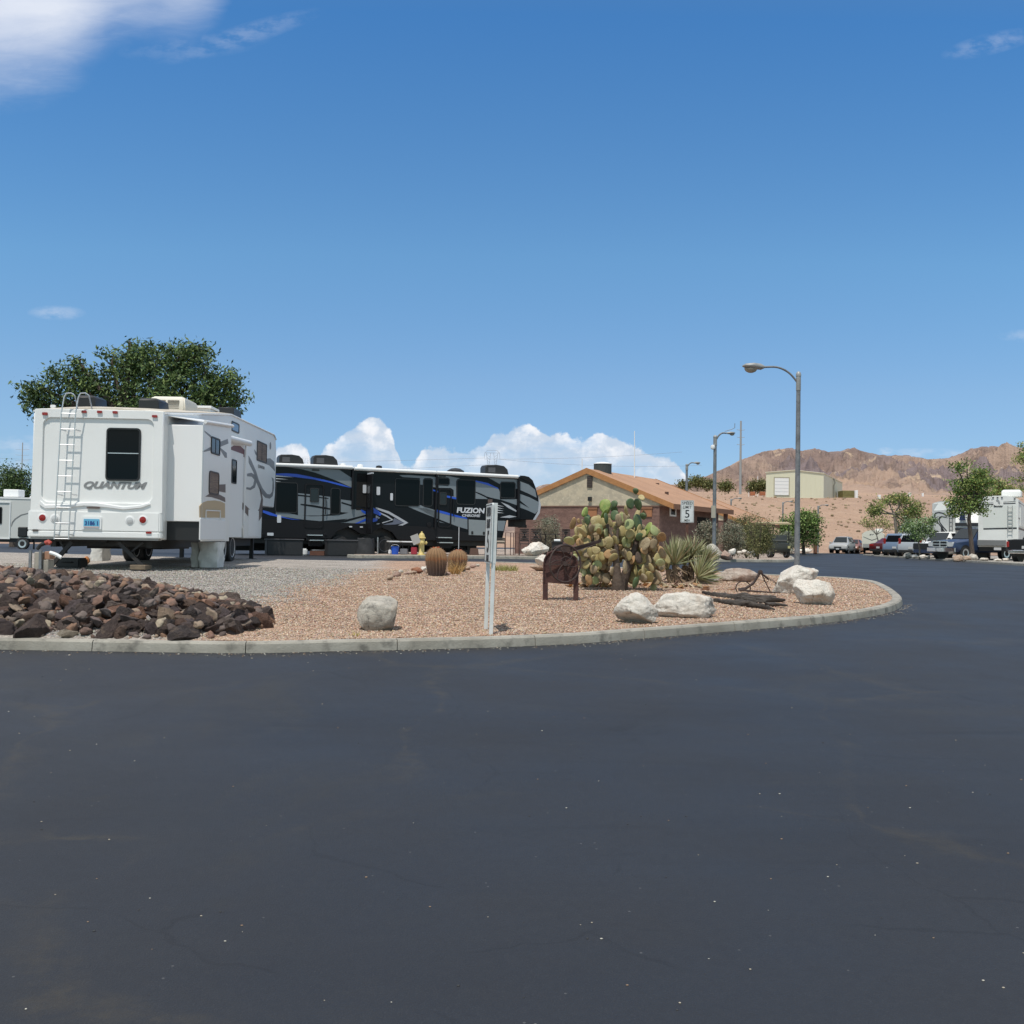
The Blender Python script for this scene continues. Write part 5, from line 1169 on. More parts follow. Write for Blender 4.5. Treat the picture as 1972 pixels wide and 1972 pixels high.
def add_pad(cx_, cy_, w_, h_, tilt, tn, Y, th=1.0):
    c = P(*zp(cx_, cy_), Y) - base; k = Y/F0/8.78; W_, H_ = w_*k, h_*k
    o = bpy.data.objects.new('pad', random.choice(pmesh[tn])); COL.objects.link(o); o.parent = PC
    t = R(tilt); upv = Vector((math.sin(t), 0, math.cos(t)))
    o.location = c - upv*H_*.5; o.rotation_euler = Euler((random.uniform(-.22,.22), t, random.uniform(-.5,.5)), 'XYZ') if False else (Matrix.Rotation(t,3,'Y') @ Matrix.Rotation(random.choice([-1,1])*random.uniform(.0,1.15),3,'Z') @ Matrix.Rotation(random.uniform(-.35,.35),3,'X')).to_euler()
    o.scale = (W_*1.42, max(.2, min(W_,H_)*1.3)*th, H_*1.14)
for p_ in pads: add_pad(*p_, base.y + random.uniform(-.25,.3))
for k in range(100-len(pads)):
    a = random.random(); cx_ = random.choice([random.uniform(330,700), random.uniform(1150,1560), random.uniform(500,1300)]); cy_ = random.uniform(800,1650)
    add_pad(cx_, cy_, random.uniform(90,150), random.uniform(130,200), random.choice([180,170,190,10,-20]), random.choice('tttbyo'), base.y + random.uniform(.25,.7))
V_, F_, C_ = [], [], []; off = 0
for k in range(270):
    cx_, cy_ = random.choice([(random.gauss(470,150), random.uniform(760,1650)), (random.gauss(1330,140), random.uniform(780,1650)), (random.gauss(880,260), random.uniform(560,1300))])
    me = random.choice(pmesh[random.choice('ttyyol')]); tn = me.materials[0].node_tree.nodes['Principled BSDF'].inputs['Base Color'].default_value[:3]; Y = base.y + random.uniform(-.1,.65); c = P(*zp(cx_, cy_), Y) - base; kk_ = Y/F0/8.78
    M3 = Matrix.Rotation(R(random.choice([180,165,195,20,-20,0,60])),3,'Y') @ Matrix.Rotation(random.uniform(-1,1),3,'Z') @ Matrix.Diagonal((random.uniform(100,165)*kk_*1.3, .17, random.uniform(140,200)*kk_))
    for v in me.vertices: V_.append((c + M3 @ (v.co - Vector((0,0,.5))))[:]); C_.append(tn)
    for p_ in me.polygons: F_.append([off+q for q in p_.vertices])
    off += len(me.vertices)
sp_o = fastmesh('pads', np.array(V_), np.array(F_), mat('pad_mixed',(.3,.28,.15),.7,vcol='tint',c2=(.22,.16,.09),nscale=4,nmix=(.5,.75),bump=.4,bscale=12), PC, vcol=np.array(C_), smooth=True); sp_o['kind'] = 'stuff'
def pp(x, y, dy=0): return P(*zp(x,y), base.y+dy) - base
mb = MB(); mb.tube([pp(890,1960,.05), pp(880,1800), pp(860,1560), pp(850,1350), pp(850,1130), pp(860,960), pp(880,760)], [.12,.10,.07,.05,.035,.025,.015], 12)
mb.tube([pp(950,1950,.15), pp(960,1700,.12), pp(1040,1450,.1), pp(1120,1250,.1), pp(1180,1050,.1), pp(1200,930,.1)], [.10,.08,.065,.055,.045,.03], 10)
mb.tube([pp(860,1300,.1), pp(700,1250,.15), pp(560,1150,.15), pp(450,1000,.1), pp(440,860,.1)], [.05,.05,.04,.035,.02], 8)
mb.tube([pp(1150,1250,.12), pp(1320,1200,.12), pp(1450,1100,.1), pp(1520,980,.05)], [.06,.05,.04,.03], 8)
mb.tube([pp(860,1000,.05), pp(760,860,.1), pp(690,700,.1)], [.05,.04,.03], 8); mb.build('trunk', pm['b'], PC, smooth=60)
def litter(name, c, n, rad, tones, label, cat, s=(.04,.09)):
    """dead pads and leaves lying on the gravel"""
    V_, F_, C_ = [], [], []; off = 0; v, f = ICO[2]
    for k in range(n):
        a = random.uniform(0,6.28); d = rad*math.sqrt(random.random()); x, y = c.x+d*math.cos(a), c.y+d*.6*math.sin(a); r = random.uniform(*s)
        M3 = np.array(Euler((random.uniform(-.8,.8),random.uniform(-.8,.8),random.uniform(0,6.28))).to_matrix())
        V_.append((v*np.array([r,r*.6,r*.18]))@M3.T + np.array([x,y,islA_z(x,y)+r*.35*random.random()+.02])); F_.append(f+off); off += len(v); cc = random.choice(tones); C_.append(np.tile(np.array(cc)*random.uniform(.7,1.2),(len(v),1)))
    return tag(fastmesh(name, np.concatenate(V_), np.concatenate(F_), mat('dead_leaf',(.3,.2,.1),.85,vcol='tint',bump=.5,bscale=30), vcol=np.concatenate(C_), smooth=True), label, cat, kind='stuff')
litter('dead_pads', GI(1145,1133), 90, .42, [(.36,.17,.06),(.42,.28,.13),(.22,.12,.06),(.5,.42,.3)], 'heap of dead orange-brown cactus pads at the foot of the prickly pear', 'plant litter')
litter('dead_leaves', GI(1275,1132), 60, .8, [(.40,.22,.10),(.45,.38,.26),(.20,.11,.07),(.30,.24,.14)], 'scattered dead leaves between the prickly pear and the yucca', 'plant litter')
# yucca
def yucca(label):
    b0_ = GI(1330,1124); Yr = thing('yucca', b0_, 0, label, 'plant')
    zy = lambda x, y: (1250+x/11.36, 1010+y/11.36)
    ros = [((560,880),720,(-50,40),85,.1),((930,720),560,(-55,55),90,.35),((1060,1170),640,(-8,85),85,-.15),((1180,860),520,(-30,70),70,.3),((420,980),560,(-75,0),50,.1),((780,900),640,(-30,20),50,.3)]
    V_, F_, C_ = [], [], []; off = 0; mid_ = []
    for (cx_, cy_), ln, (a0, a1), n_, dy in ros:
        Y = b0_.y+dy; c = P(*zy(cx_, cy_), Y) - b0_; mid_.append(c); L_ = ln*Y/F0/11.36
        for k in range(n_*2):
            th = R(random.gauss((a0+a1)/2, (a1-a0)*.34)); fw_ = R(random.gauss(0,32))
            d = Vector((math.sin(th)*math.cos(fw_), math.sin(fw_)*.9, math.cos(th)*math.cos(fw_))).normalized()
            l_ = L_*random.uniform(.55,1.06); sag = random.uniform(0,.10)*l_; s_ = d.cross(Vector((0,1,0)) if abs(d.y) < .8 else Vector((1,0,0))).normalized(); s_ = (Matrix.Rotation(random.uniform(-1.2,1.2),3,d) @ s_)
            nrm = d.cross(s_); w_ = random.uniform(.007,.0125)
            col = random.choice([(.31,.32,.15),(.24,.26,.115),(.40,.38,.21),(.17,.19,.085),(.47,.44,.27)]) if random.random() > .10 else random.choice([(.34,.24,.13),(.26,.18,.11)])
            pts = []
            for t, ww in ((0,.8),(.35,1.1),(.7,.85),(1,.04)):
                p = c + d*l_*t + Vector((0,0,-sag*t*t))
                pts += [p + s_*w_*ww, p + nrm*w_*ww*.45, p - s_*w_*ww]
            V_ += [q[:] for q in pts]
            for j in range(3):
                for i in range(2): F_.append((off+j*3+i, off+j*3+i+1, off+(j+1)*3+i+1, off+(j+1)*3+i))
            C_ += [np.array(col)*random.uniform(.8,1.15)]*12; off += 12
    fastmesh('leaves', np.array(V_), np.array(F_), mat('yucca_leaf',(.3,.34,.2),.6,vcol='tint'), Yr, vcol=np.array(C_))
    mb = MB()
    for c in mid_: mb.tube([Vector((c.x*.8,c.y,-.03)), Vector((c.x*.95,c.y,c.z*.5)), c], [.07,.055,.05], 8)
    mb.build('trunk', mat('yucca_bark',(.11,.08,.055),.95,c2=(.22,.15,.09),nscale=6,bump=1,bscale=20), Yr)
    V_, F_, C_ = [], [], []; off = 0        # dead skirt
    for k in range(260):
        c = random.choice(mid_); c = Vector((c.x*random.uniform(.7,1), c.y, c.z*random.uniform(.2,1))); a = random.uniform(0,6.28); d = Vector((math.cos(a), math.sin(a), random.uniform(-1.6,-.3))).normalized(); s_ = d.orthogonal().normalized()*.012; l_ = random.uniform(.1,.28)
        e_ = c+d*l_; e_.z = max(e_.z, .01); V_ += [(c+s_)[:], (c-s_)[:], (e_-s_*.3)[:], (e_+s_*.3)[:]]; F_.append((off,off+1,off+2,off+3)); off += 4; C_ += [np.array(random.choice([(.20,.13,.08),(.13,.09,.06),(.32,.23,.14)]))]*4
    fastmesh('dead_leaves', np.array(V_), np.array(F_), MATS['yucca_leaf'], Yr, vcol=np.array(C_))
yucca('spiky grey-green yucca clump between the prickly pear and the brown slab boulder')
# barrel cacti
def barrel(px0, px1, pt, pb, label, seed, lean):
    b_ = GI((px0+px1)/2, pb); W_ = (px1-px0)*b_.y/F0/2; H_ = (pb-pt)*b_.y/F0; T_ = thing('barrel_cactus', b_, 0, label, 'cactus', 'barrel cacti')
    nr, ns = 20, 22; rings = []
    for j in range(ns+1):
        t = j/ns; rr = W_*(.80+.30*math.sin(math.pi*min(1,t*1.05)*.75))*1.03*math.sqrt(max(0,1-max(0,(t-.55)/.45)**2.3)) + .002
        rings.append([(lean*t*H_ + rr*(1+(.11 if i%2 else -.06))*math.cos(2*math.pi*i/(nr*2)), rr*(1+(.11 if i%2 else -.06))*math.sin(2*math.pi*i/(nr*2)), t*H_*(1-.0*t)) for i in range(nr*2)])
    mb = MB(); mb.loft(rings)
    m = bpy.data.materials.new('barrel_cactus_skin'); m.use_nodes = True; n = m.node_tree.nodes; L = m.node_tree.links; b = n['Principled BSDF']; b.inputs['Roughness'].default_value = .9
    tc = n.new('ShaderNodeTexCoord'); s = n.new('ShaderNodeSeparateXYZ'); L.new(tc.outputs['Generated'], s.inputs[0])
    nz = n.new('ShaderNodeTexNoise'); nz.inputs['Scale'].default_value = 7; nz.inputs['Detail'].default_value = 9; nz.inputs['Roughness'].default_value = .8; L.new(tc.outputs['Generated'], nz.inputs['Vector'])
    ad = n.new('ShaderNodeMath'); ad.operation = 'MULTIPLY_ADD'; L.new(nz.outputs['Fac'], ad.inputs[0]); ad.inputs[1].default_value = .8; L.new(s.outputs[2], ad.inputs[2])
    cr = n.new('ShaderNodeValToRGB'); L.new(ad.outputs[0], cr.inputs[0]); e = cr.color_ramp.elements; e[0].position = .25; e[0].color = (.075,.06,.06,1); e[1].position = 1.25; e[1].color = (.34,.13,.045,1)
    for p_, c_ in ((.6,(.105,.068,.055)),(.9,(.17,.105,.065)),(1.1,(.26,.155,.08))): q = e.new(p_); q.color = (*c_,1)
    L.new(cr.outputs[0], b.inputs['Base Color'])
    mb.build('body', m, T_, smooth=80)
    V_, F_ = [], []; off = 0; rs = random.Random(seed)       # spine clusters down the ribs
    for i in range(nr):
        for j in range(3, ns):
            q = Vector(rings[j][2*i+1]) - Vector((lean*j/ns*H_,0,0)); o_ = Vector((q.x,q.y,0)).normalized() if q.xy.length > .01 else Vector((0,0,1)); q = Vector(rings[j][2*i+1])
            for k in range(4):
                d = (o_ + Vector((rs.uniform(-1,1), rs.uniform(-1,1), rs.uniform(-.7,1.1)))*.9).normalized()*rs.uniform(.02,.045); s_ = d.orthogonal().normalized()*.0016
                V_ += [(q+s_)[:], (q-s_)[:], (q+d)[:]]; F_.append((off,off+1,off+2)); off += 3
    fastmesh('spines', np.array(V_), np.array(F_), mat('cactus_spine',(.24,.12,.06),.7,c2=(.13,.085,.06),nscale=9), T_)
    mb = MB(); rs = random.Random(seed+1)
    for k in range(7):
        a = rs.uniform(0,6.28); mb.lathe([(.003,0),(.016,.008),(.012,.022),(.002,.026)], (lean*H_+W_*.35*math.cos(a), W_*.35*math.sin(a)-.01, H_*(.93+.03*rs.random())), 8)
    mb.build('fruit', mat('cactus_fruit',(.42,.10,.03),.6), T_)
    return T_
barrel(824,857,1053,1109,'taller brown barrel cactus, left of the pair', 1, -.03); barrel(864,894,1058,1102,'shorter brown barrel cactus with dry grass at its foot, right of the pair', 2, .06)
def grass(name, c, n, rad, h, cols, label, cat='grass', spread=.5, mname='grass_blade', par=None):
    V_, F_, C_ = [], [], []; off = 0
    for k in range(n):
        a = random.uniform(0,6.28); d_ = rad*math.sqrt(random.random()); x, y = d_*math.cos(a), d_*math.sin(a)*.7; l_ = h*random.uniform(.5,1.1)
        d = Vector((random.gauss(0,spread)+x/rad*.4, random.gauss(0,spread), 1)).normalized(); s_ = Vector((random.uniform(-1,1),random.uniform(-1,1),0)).normalized()*.004; p = Vector((x,y,0)); q = p+d*l_*.6; e_ = p+d*l_+Vector((d.x,d.y,-.4))*l_*.15
        V_ += [(p-s_)[:], (p+s_)[:], (q+s_*.8)[:], (q-s_*.8)[:], (e_+s_*.1)[:], (e_-s_*.1)[:]]; F_ += [(off,off+1,off+2,off+3),(off+3,off+2,off+4,off+5)]; off += 6; C_ += [np.array(random.choice(cols))*random.uniform(.8,1.2)]*6
    o = fastmesh(name, np.array(V_), np.array(F_), mat(mname,(.3,.3,.1),.8,vcol='tint'), vcol=np.array(C_)); o.location = c
    return tag(o, label, cat)
grass('dry_grass_tuft', GI(876,1107), 170, .11, .34, [(.52,.34,.13),(.46,.26,.09),(.58,.42,.20)], 'tuft of orange dry grass in front of the shorter barrel cactus')
grass('grass_tuft', GI(972,1100), 520, .27, .17, [(.26,.26,.07),(.38,.34,.12),(.17,.20,.05),(.48,.40,.18)], 'low green and yellow grass tuft right of the near speed sign')
grass('weed', GI(683,1226), 14, .05, .06, [(.40,.34,.08)], 'tiny yellow weed in the gravel left of the mottled boulder', 'weed')
# ================================================================ IRON THINGS
rust = mat('rusty_iron', (.055,.022,.020), .75, metal=.0, c2=(.085,.035,.026), nscale=5, c3=(.03,.018,.018), n3=12, bump=.5, bscale=40)
rustd = mat('dark_iron', (.035,.022,.020), .7, c2=(.06,.035,.028), nscale=8, bump=.4, bscale=40)
rusto = mat('orange_rust', (.24,.11,.05), .9, c2=(.14,.07,.04), nscale=8)
ga = GI(1081,1160); GR = thing('farm_grinder', ga, 0, 'dark rusty hand-cranked farm grinder with a big spoked flywheel, beside the prickly pear', 'farm tool')
zc = lambda x, y: (1030+x/12.88, 1030+y/12.88)
Yg = ga.y; gp = lambda x, y, d=0.: P(*zc(x,y), Yg+d) - ga
pts = [(225,1170),(222,900),(228,700),(245,600),(285,520),(350,450),(430,410),(520,400),(640,415),(780,450),(900,500),(980,540),(1030,600),(1052,700),(1058,1000),(1058,1235),(700,1215),(450,1195)]
mb = MB(); A_ = [gp(x,y,.06+.10*(x-225)/833*-1) for x, y in pts]; B_ = [v+Vector((0,.05,0)) for v in A_]; mb.prism(A_, B_); mb.build('plate', rust, GR, smooth=0, bevel=.006)
mb = MB(); mb.tube([v+Vector((0,-.01,0)) for v in A_[:16]], .014, 6); mb.build('rim', rust, GR)
for x0_, yb, dd in ((262,1600,.05),(1018,1665,-.06)):
    t_ = gp(x0_, 900, dd); b__ = gp(x0_, yb, dd); b__.z = -.02
    mb = MB(); k = .034
    for q in ((b__, t_),): mb.prism([q[0]+Vector((-k,0,0)), q[0]+Vector((k,0,0)), q[0]+Vector((k,.06,0)), q[0]+Vector((k-.012,.06,0)), q[0]+Vector((k-.012,.012,0)), q[0]+Vector((-k,.012,0))], [q[1]+Vector((-k,0,0)), q[1]+Vector((k,0,0)), q[1]+Vector((k,.06,0)), q[1]+Vector((k-.012,.06,0)), q[1]+Vector((k-.012,.012,0)), q[1]+Vector((-k,.012,0))])
    mb.box(b__+Vector((0,.02,.03)), (.10,.12,.02)); mb.build('leg', rust, GR)
mb = MB(); c0_ = gp(745, 690, -.16); rw = (1110-395)/2/12.88*Yg/F0
ctr = gp(752, 715, -.16); rx = 378/12.88*Yg/F0; rz_ = 452/12.88*Yg/F0
vs = []; n_ = 36
for i in range(n_):
    a = 2*math.pi*i/n_; vs.append(ctr + Vector((rx*1.02*math.cos(a), .10*math.cos(a), rz_*math.sin(a))))
mb.tube(vs+[vs[0]], .013, 7)
mb.build('flywheel', rustd, GR)
fwl = [o for o in bpy.data.objects if o.name.startswith('flywheel')][-1]
mb = MB()
for i in range(6):
    a0 = 2*math.pi*i/6 + .3; pts_ = []
    for t in np.linspace(0.12,1,9):
        a = a0 + .75*t; pts_.append(ctr + Vector((rx*t*math.cos(a), .10*t*math.cos(a), rz_*t*math.sin(a))))
    MB().tube(pts_, .0065, 6).build('spoke', rustd, fwl)
mb = MB(); mb.ring(gp(770,660,-.17), .062, .006, 'y', 20, 5); mb.lathe([(.001,-.03),(.03,-.03),(.03,.12),(.001,.12)], ctr, 12, 'y'); mb.lathe([(.0,0),(.0125,.0),(.0125,.25),(0,.25)], ctr, 8, 'y'); mb.build('hub', rustd, fwl)
mb = MB(); h0, h1 = gp(880,370,.0), gp(1650,150,.12); d_ = (h1-h0)
mb.prism([h0+Vector((0,0,.03)), h0+Vector((0,0,-.035)), gp(1170,365,.03), gp(1640,185,.12), gp(1655,110,.12), gp(1000,290,.0)], [v+Vector((0,.05,0)) for v in (h0+Vector((0,0,.03)), h0+Vector((0,0,-.035)), gp(1170,365,.03), gp(1640,185,.12), gp(1655,110,.12), gp(1000,290,.0))]); mb.build('chute', rustd, GR, smooth=0)
mb = MB(); mb.b2(gp(650,330).x, gp(880,330).x, -.05,.09, gp(700,430).z, gp(700,270).z); mb.tube([gp(440,380,.05), gp(520,320,.0), gp(640,270,-.02), gp(900,290,0)], .02, 6); mb.build('hopper', rustd, GR)
MB().b2(gp(250,720).x, gp(1050,720).x, -.02,.0, gp(300,745).z, gp(300,715).z).build('crossbar', rustd, GR)
# old plough, driftwood under it
zq = lambda x, y: (1320+x/8.05, 1080+y/8.05)
pb_ = GI(1440,1160); wood = mat('charred_driftwood', (.045,.037,.031), .92, c2=(.085,.07,.058), nscale=5, stretch=(1,5,9), c3=(.03,.024,.02), n3=7, bump=1.0, bscale=14)
DW = thing('driftwood', pb_, 0, 'dark weathered tangle of driftwood lying on the gravel under the old plough', 'wood')
def drift(pts, rads, seed, sq=.7):
    V_, off = [], 0; rings = []
    sp_ = smooth_line(pts, 8); rr = np.interp(np.linspace(0,1,len(sp_)), np.linspace(0,1,len(rads)), rads)
    for i, p in enumerate(sp_):
        ring_ = []
        for k in range(16):
            a = 2*math.pi*k/16; q = p + Vector((0, math.cos(a)*rr[i]*1.6, math.sin(a)*rr[i]*sq)); nn = mnoise.fractal(Vector((q.x*5+seed, q.y*14, q.z*14)), 1, 2, 4); q += (q-p)*nn*.55 + Vector((nn*.02,0,0)); ring_.append(q)
        rings.append(ring_)
    return rings
def dw(x, y, h=8):
    px_, py_ = zq(x, y); v = GI(px_, py_+h); v.z += h*v.y/F0*.9; return v - pb_
YP = GI(1480,1143).y
dq = lambda x, y, dY=0: (lambda v: v - pb_)(P(*zq(x,y), YP+dY-.6))
for pts, rads, sd_ in (([dw(260,480), dw(450,530), dw(700,560), dw(900,600), dw(1200,600), dw(1530,600)], [.03,.06,.07,.07,.065,.02], 1),
                       ([dw(430,600), dw(650,640), dw(900,660), dw(1150,690), dw(1370,745)], [.03,.06,.075,.06,.012], 2),
                       ([dw(700,520), dw(900,540), dw(1150,560), dw(1400,560)], [.03,.06,.05,.03], 3),
                       ([dw(1250,660), dw(1400,665), dw(1590,690)], [.04,.035,.015], 4)):
    mb = MB(); mb.loft(drift(pts, rads, sd_*9.)); mb.build('limb', wood, DW, smooth=50)
PLW = thing('old_plough', pb_, 0, 'rusty old horse plough with ring and chains, standing over dark driftwood', 'farm tool')
mb = MB(); mb.tube([dq(820,445,.6), dq(930,430,.6), dq(1050,350,.6), dq(1110,260,.6), dq(1160,170,.6)], [.022,.022,.02,.02,.024], 8); mb.lathe([(.001,-.03),(.035,-.02),(.035,.02),(.001,.03)], dq(1160,175,.6), 10, 'y'); mb.build('arm', rustd, PLW)
MB().tube([dq(820,450,.55), dq(1000,465,.5), dq(1300,490,.5), dq(1660,515,.5)], .014, 8).build('beam', rustd, PLW)
mb = MB(); c_ = dq(895,420,.6); ws = [c_ + Vector((.125*math.cos(a), .05*math.cos(a), .105*math.sin(a))) for a in np.linspace(0, 2*math.pi, 25)]; mb.tube(ws, .009, 6); mb.build('ring', rustd, PLW)
def chain(a, b, sag, n_, par, r=.012):
    mb = MB()
    for k in range(n_):
        t = (k+.5)/n_; p = a.lerp(b, t) - Vector((0,0,sag*4*t*(1-t))); d = (b-a).normalized(); q = d.to_track_quat('X','Z').to_matrix()
        rot = q @ Matrix.Rotation((k%2)*math.pi/2, 3, 'X'); o_ = []
        for i in range(10):
            al = 2*math.pi*i/10; o_.append(p + rot @ Vector(((b-a).length/n_*.62*math.cos(al), 0, r*1.1*math.sin(al))))
        mb.tube(o_+[o_[0]], r*.35, 5)
    return mb.build('chain', rustd, par)
chain(dq(1180,200,.6), dq(1650,500,.5), .0, 26, PLW); 
MB().tube([dq(1190,220,.6), dq(1240,330,.6), dq(1330,510,.6)], .009, 6).build('rod', rustd, PLW)
MB().tube([dq(1165,180,.6), dq(1290,290,.6)], .014, 6).build('rod', rustd, PLW)
MB().ring(dq(1250,300,.6), .035, .005, 'y', 14, 5).build('link', rustd, PLW)
mb = MB(); mb.tube([dw(-500,440,2), dw(0,436,2), dw(330,446,2), dw(740,446,2)], .011, 6); mb.box(dw(310,452,3), (.12,.06,.06)); mb.box(dw(300,430,4), (.02,.02,.07)); mb.box(dw(340,430,4), (.02,.02,.07)); mb.tube([dw(720,452,3), dw(770,436,3)], .02, 6)
rr = mb.build('iron_rod', rusto, None); rr.location = pb_; tag(rr, 'long thin rusty iron rod lying on the gravel left of the old plough', 'rod')
# ================================================================ NEAR SPEED SIGN
signw = mat('sign_white', (.72,.73,.72), .45, c2=(.62,.63,.60), nscale=4); ink = mat('sign_black', (.012,.012,.013), .5)
nb = GI(945.5, 1223); fbp = GI(935.5, 1213); dirs = Vector((fbp.x-nb.x, fbp.y-nb.y, 0)); wS = dirs.length
rzS = math.atan2(-dirs.x, dirs.y)
S1 = thing('speed_sign', nb, 0, 'near white SPEED LIMIT 5 MPH sign on two posts, seen almost edge-on', 'road sign', 'speed limit signs')
lean = Matrix.Rotation(R(1.0), 3, 'Y'); S1.rotation_euler = (lean @ Matrix.Rotation(rzS, 3, 'Z')).to_euler()
topz = (1039-968)*nb.y/F0 + EYE - nb.z; botz = (1039-1085)*nb.y/F0 + EYE - nb.z
for y_ in (0.0, wS): MB().b2(-.018,.018,y_-.012,y_+.022,-.1,topz-.01).build('post', signw, S1, bevel=.003)
pn = MB().side(rrect(-.035, wS+.045, botz, topz, .02), -.034, -.020).build('panel', signw, S1, smooth=0)
MB().b2(-.02,.022,-.014,.03,botz,topz).build('frame_edge', signw, S1)
ed = MB(); ringplate(ed, rrect(-.022, wS+.03, botz+.012, topz-.012, .015), rrect(-.014, wS+.022, botz+.02, topz-.02, .01), 'x', -.036, -.034); ed.build('border', ink, pn)
hh_ = topz-botz; cy_ = wS/2
for s, f_, w_, sz in (('SPEED',.86,.36,.115),('LIMIT',.66,.30,.115),('5',.36,.17,.30),('MPH',.085,.2,.075)):
    text_on('lettering', s, sz, ink, pn, (-.0355, cy_, botz+hh_*f_), (0,-1,0), (0,0,1), width=w_*wS/.47, bold=.006, depth=.003)
mb = MB(); mb.b2(-.02,.02,wS-.02,wS+.03,topz-.01,topz+.05); mb.lathe([(.001,0),(.012,0),(.012,.02),(.001,.02)], (-.02,wS,topz+.02), 8, 'x'); mb.build('bracket', mat('rust_bracket',(.12,.08,.07),.8), S1)
# ================================================================ STREET LAMPS
galv = mat('galvanised_steel', (.17,.18,.19), .6, metal=.3, c2=(.23,.24,.25), nscale=6, c3=(.12,.125,.13), n3=14, bump=.15, bscale=60)
lamph = mat('lamp_housing', (.34,.34,.33), .5, metal=.2, c2=(.26,.26,.25), nscale=5); lens = mat('lamp_lens', (.30,.27,.22), .25, spec=.5)
HB_ = 0.09
def lamp(base, h, arm, headl, label, sgn=-1, r0=.058, r1=.042, cap=True, rise=.0, group='street lamps', rz=0):
    T_ = thing('street_lamp', base, rz, label, 'street lamp', group)
    MB().tube([(0,0,-.1),(0,0,h)], [r0,r1], 16).build('pole', galv, T_)
    if cap: MB().lathe([(r1*1.25,-.02),(r1*1.3,.01),(r1*1.1,.05),(r1*.6,.075),(.003,.085)], (0,0,h-.01), 14).build('cap', lamph, T_)
    MB().lathe([(r1*1.15,h-.32),(r1*1.18,h-.3),(r1*1.15,h-.02)], (0,0,0), 14).build('collar', lamph, T_)
    za = h-.16+rise; s = sgn
    pts = smooth_line([(0,0,za-.02),(s*arm*.28,0,za+.20),(s*arm*.62,0,za+.31),(s*arm,0,za+.31)], 6); MB().tube(pts, [r1*.5]*len(pts), 8).build('arm', galv, T_)
    x0 = s*arm; k = headl
    def sec(x, w_, zt, zb): return [(x, w_*math.cos(a), (zt+zb)/2+(zt-zb)/2*math.sin(a)) for a in np.linspace(0, 2*math.pi, 12, endpoint=False)]
    z0 = za+.31
    mb = MB(); mb.loft([sec(x0-s*.02, .05*k*1.6, z0+.03*k, z0-.03*k), sec(x0+s*.16*k, .11*k*1.3, z0+.15*k, z0-.13*k), sec(x0+s*.5*k, .19*k*1.3, z0+.19*k, z0-.10*k), sec(x0+s*.85*k, .17*k*1.2, z0+.15*k, z0-.06*k), sec(x0+s*1.0*k, .07*k, z0+.06*k, z0+.0*k)]); hd = mb.build('lamp_head', lamph, T_, smooth=50)
    mb = MB(); mb.loft([[(x0+s*k*(.62+.30*q*math.cos(a)), .17*k*q*math.sin(a)*1.1, z0-.07*k-zz*k*1.15) for a in np.linspace(0, 2*math.pi, 16, endpoint=False)] for q, zz in ((1,0),(.92,.07),(.7,.13),(.35,.17),(.1,.18))]); mb.build('lens', lens, hd, smooth=60)
    MB().lathe([(.003,0),(.03*k*1.5,0),(.03*k*1.5,.05*k*1.3),(.003,.06*k*1.3)], (x0+s*.2*k,0,z0+.08*k), 10).build('photocell', lamph, hd)
    return T_
lb = GI(1534.5,1113); hL = (1049-721)*lb.y/F0 + EYE - lb.z
L1 = lamp(lb, hL, 66*lb.y/F0, .45, 'near tall galvanised street lamp with its arm to the left, behind the two white boulders')
mb_ = P(1375, 1060, 37.8); mb_.z = g(mb_.x, mb_.y)+HB_; hM = (1046-841)*37.8/F0 + EYE - mb_.z
L2 = lamp(mb_, hM, 22*37.8/F0, .32, 'middle street lamp with its arm to the right and a white globe on the pole', 1, .075, .06)
MB().lathe([(.003,-.09),(.07,-.07),(.09,0),(.07,.07),(.003,.09)], (-.09,-.04,hM-.38), 12).build('globe', white2, L2)
MB().b2(-.13,.02,-.12,-.05,1.55,2.0).build('junction_box', mat('tan_box',(.42,.38,.30),.6), L2)
MB().tube([(.35,0,hM+.22),(.62,0,hM+.30),(.72,0,hM+.36),(.72,0,hM+.52)], .012, 6).build('bird_spike', galv, L2)
b3 = P(1321, 1050, 66); b3.z = .65; lamp(b3, (1045-895)*66/F0+EYE-b3.z, .45, .42, 'dark street lamp rising behind the clubhouse roof', 1, .09, .075)
for px, pt, Y, hd_, lab in ((1407,962,98,18,'thin street lamp in front of the bank, nearest the clubhouse'),(1507,968,104,13,'thin street lamp in front of the bank, just left of the near street lamp'),(1575,975,100,13,'thin street lamp in front of the bank, right of the near street lamp')):
    b_ = P(px, 1060, Y); b_.z = g(b_.x, b_.y)+.02; lamp(b_, (hx(px)-pt)*Y/F0+EYE-b_.z, .62, .42, lab, 1, .085, .07, rise=-.02)
# ================================================================ FAR SPEED SIGN
fs_ = P(1322.5, 1070, 38.6); fs_.z = g(fs_.x, fs_.y)+HB_
S2 = thing('speed_sign', fs_, R(-8), 'far SPEED LIMIT 5 MPH sign facing the camera on a brown post', 'road sign', 'speed limit signs')
kk = 38.6/F0; zt_ = (1045.5-963.5)*kk+EYE-fs_.z; zb_ = (1045.5-1006.5)*kk+EYE-fs_.z; hw_ = 12.6*kk
MB().b2(-.05,.05,.0,.09,-.1,zb_+.35).build('post', mat('brown_post',(.13,.055,.035),.8,c2=(.09,.04,.03),nscale=5), S2)
pn = MB().back(rrect(-hw_,hw_,zb_,zt_,.03), -.03, -.012).build('panel', signw, S2, smooth=0)
ed = MB(); ringplate(ed, rrect(-hw_+.018,hw_-.018,zb_+.018,zt_-.018,.02), rrect(-hw_+.027,hw_-.027,zb_+.027,zt_-.027,.015), 'y', -.033, -.03); ed.build('border', ink, pn)
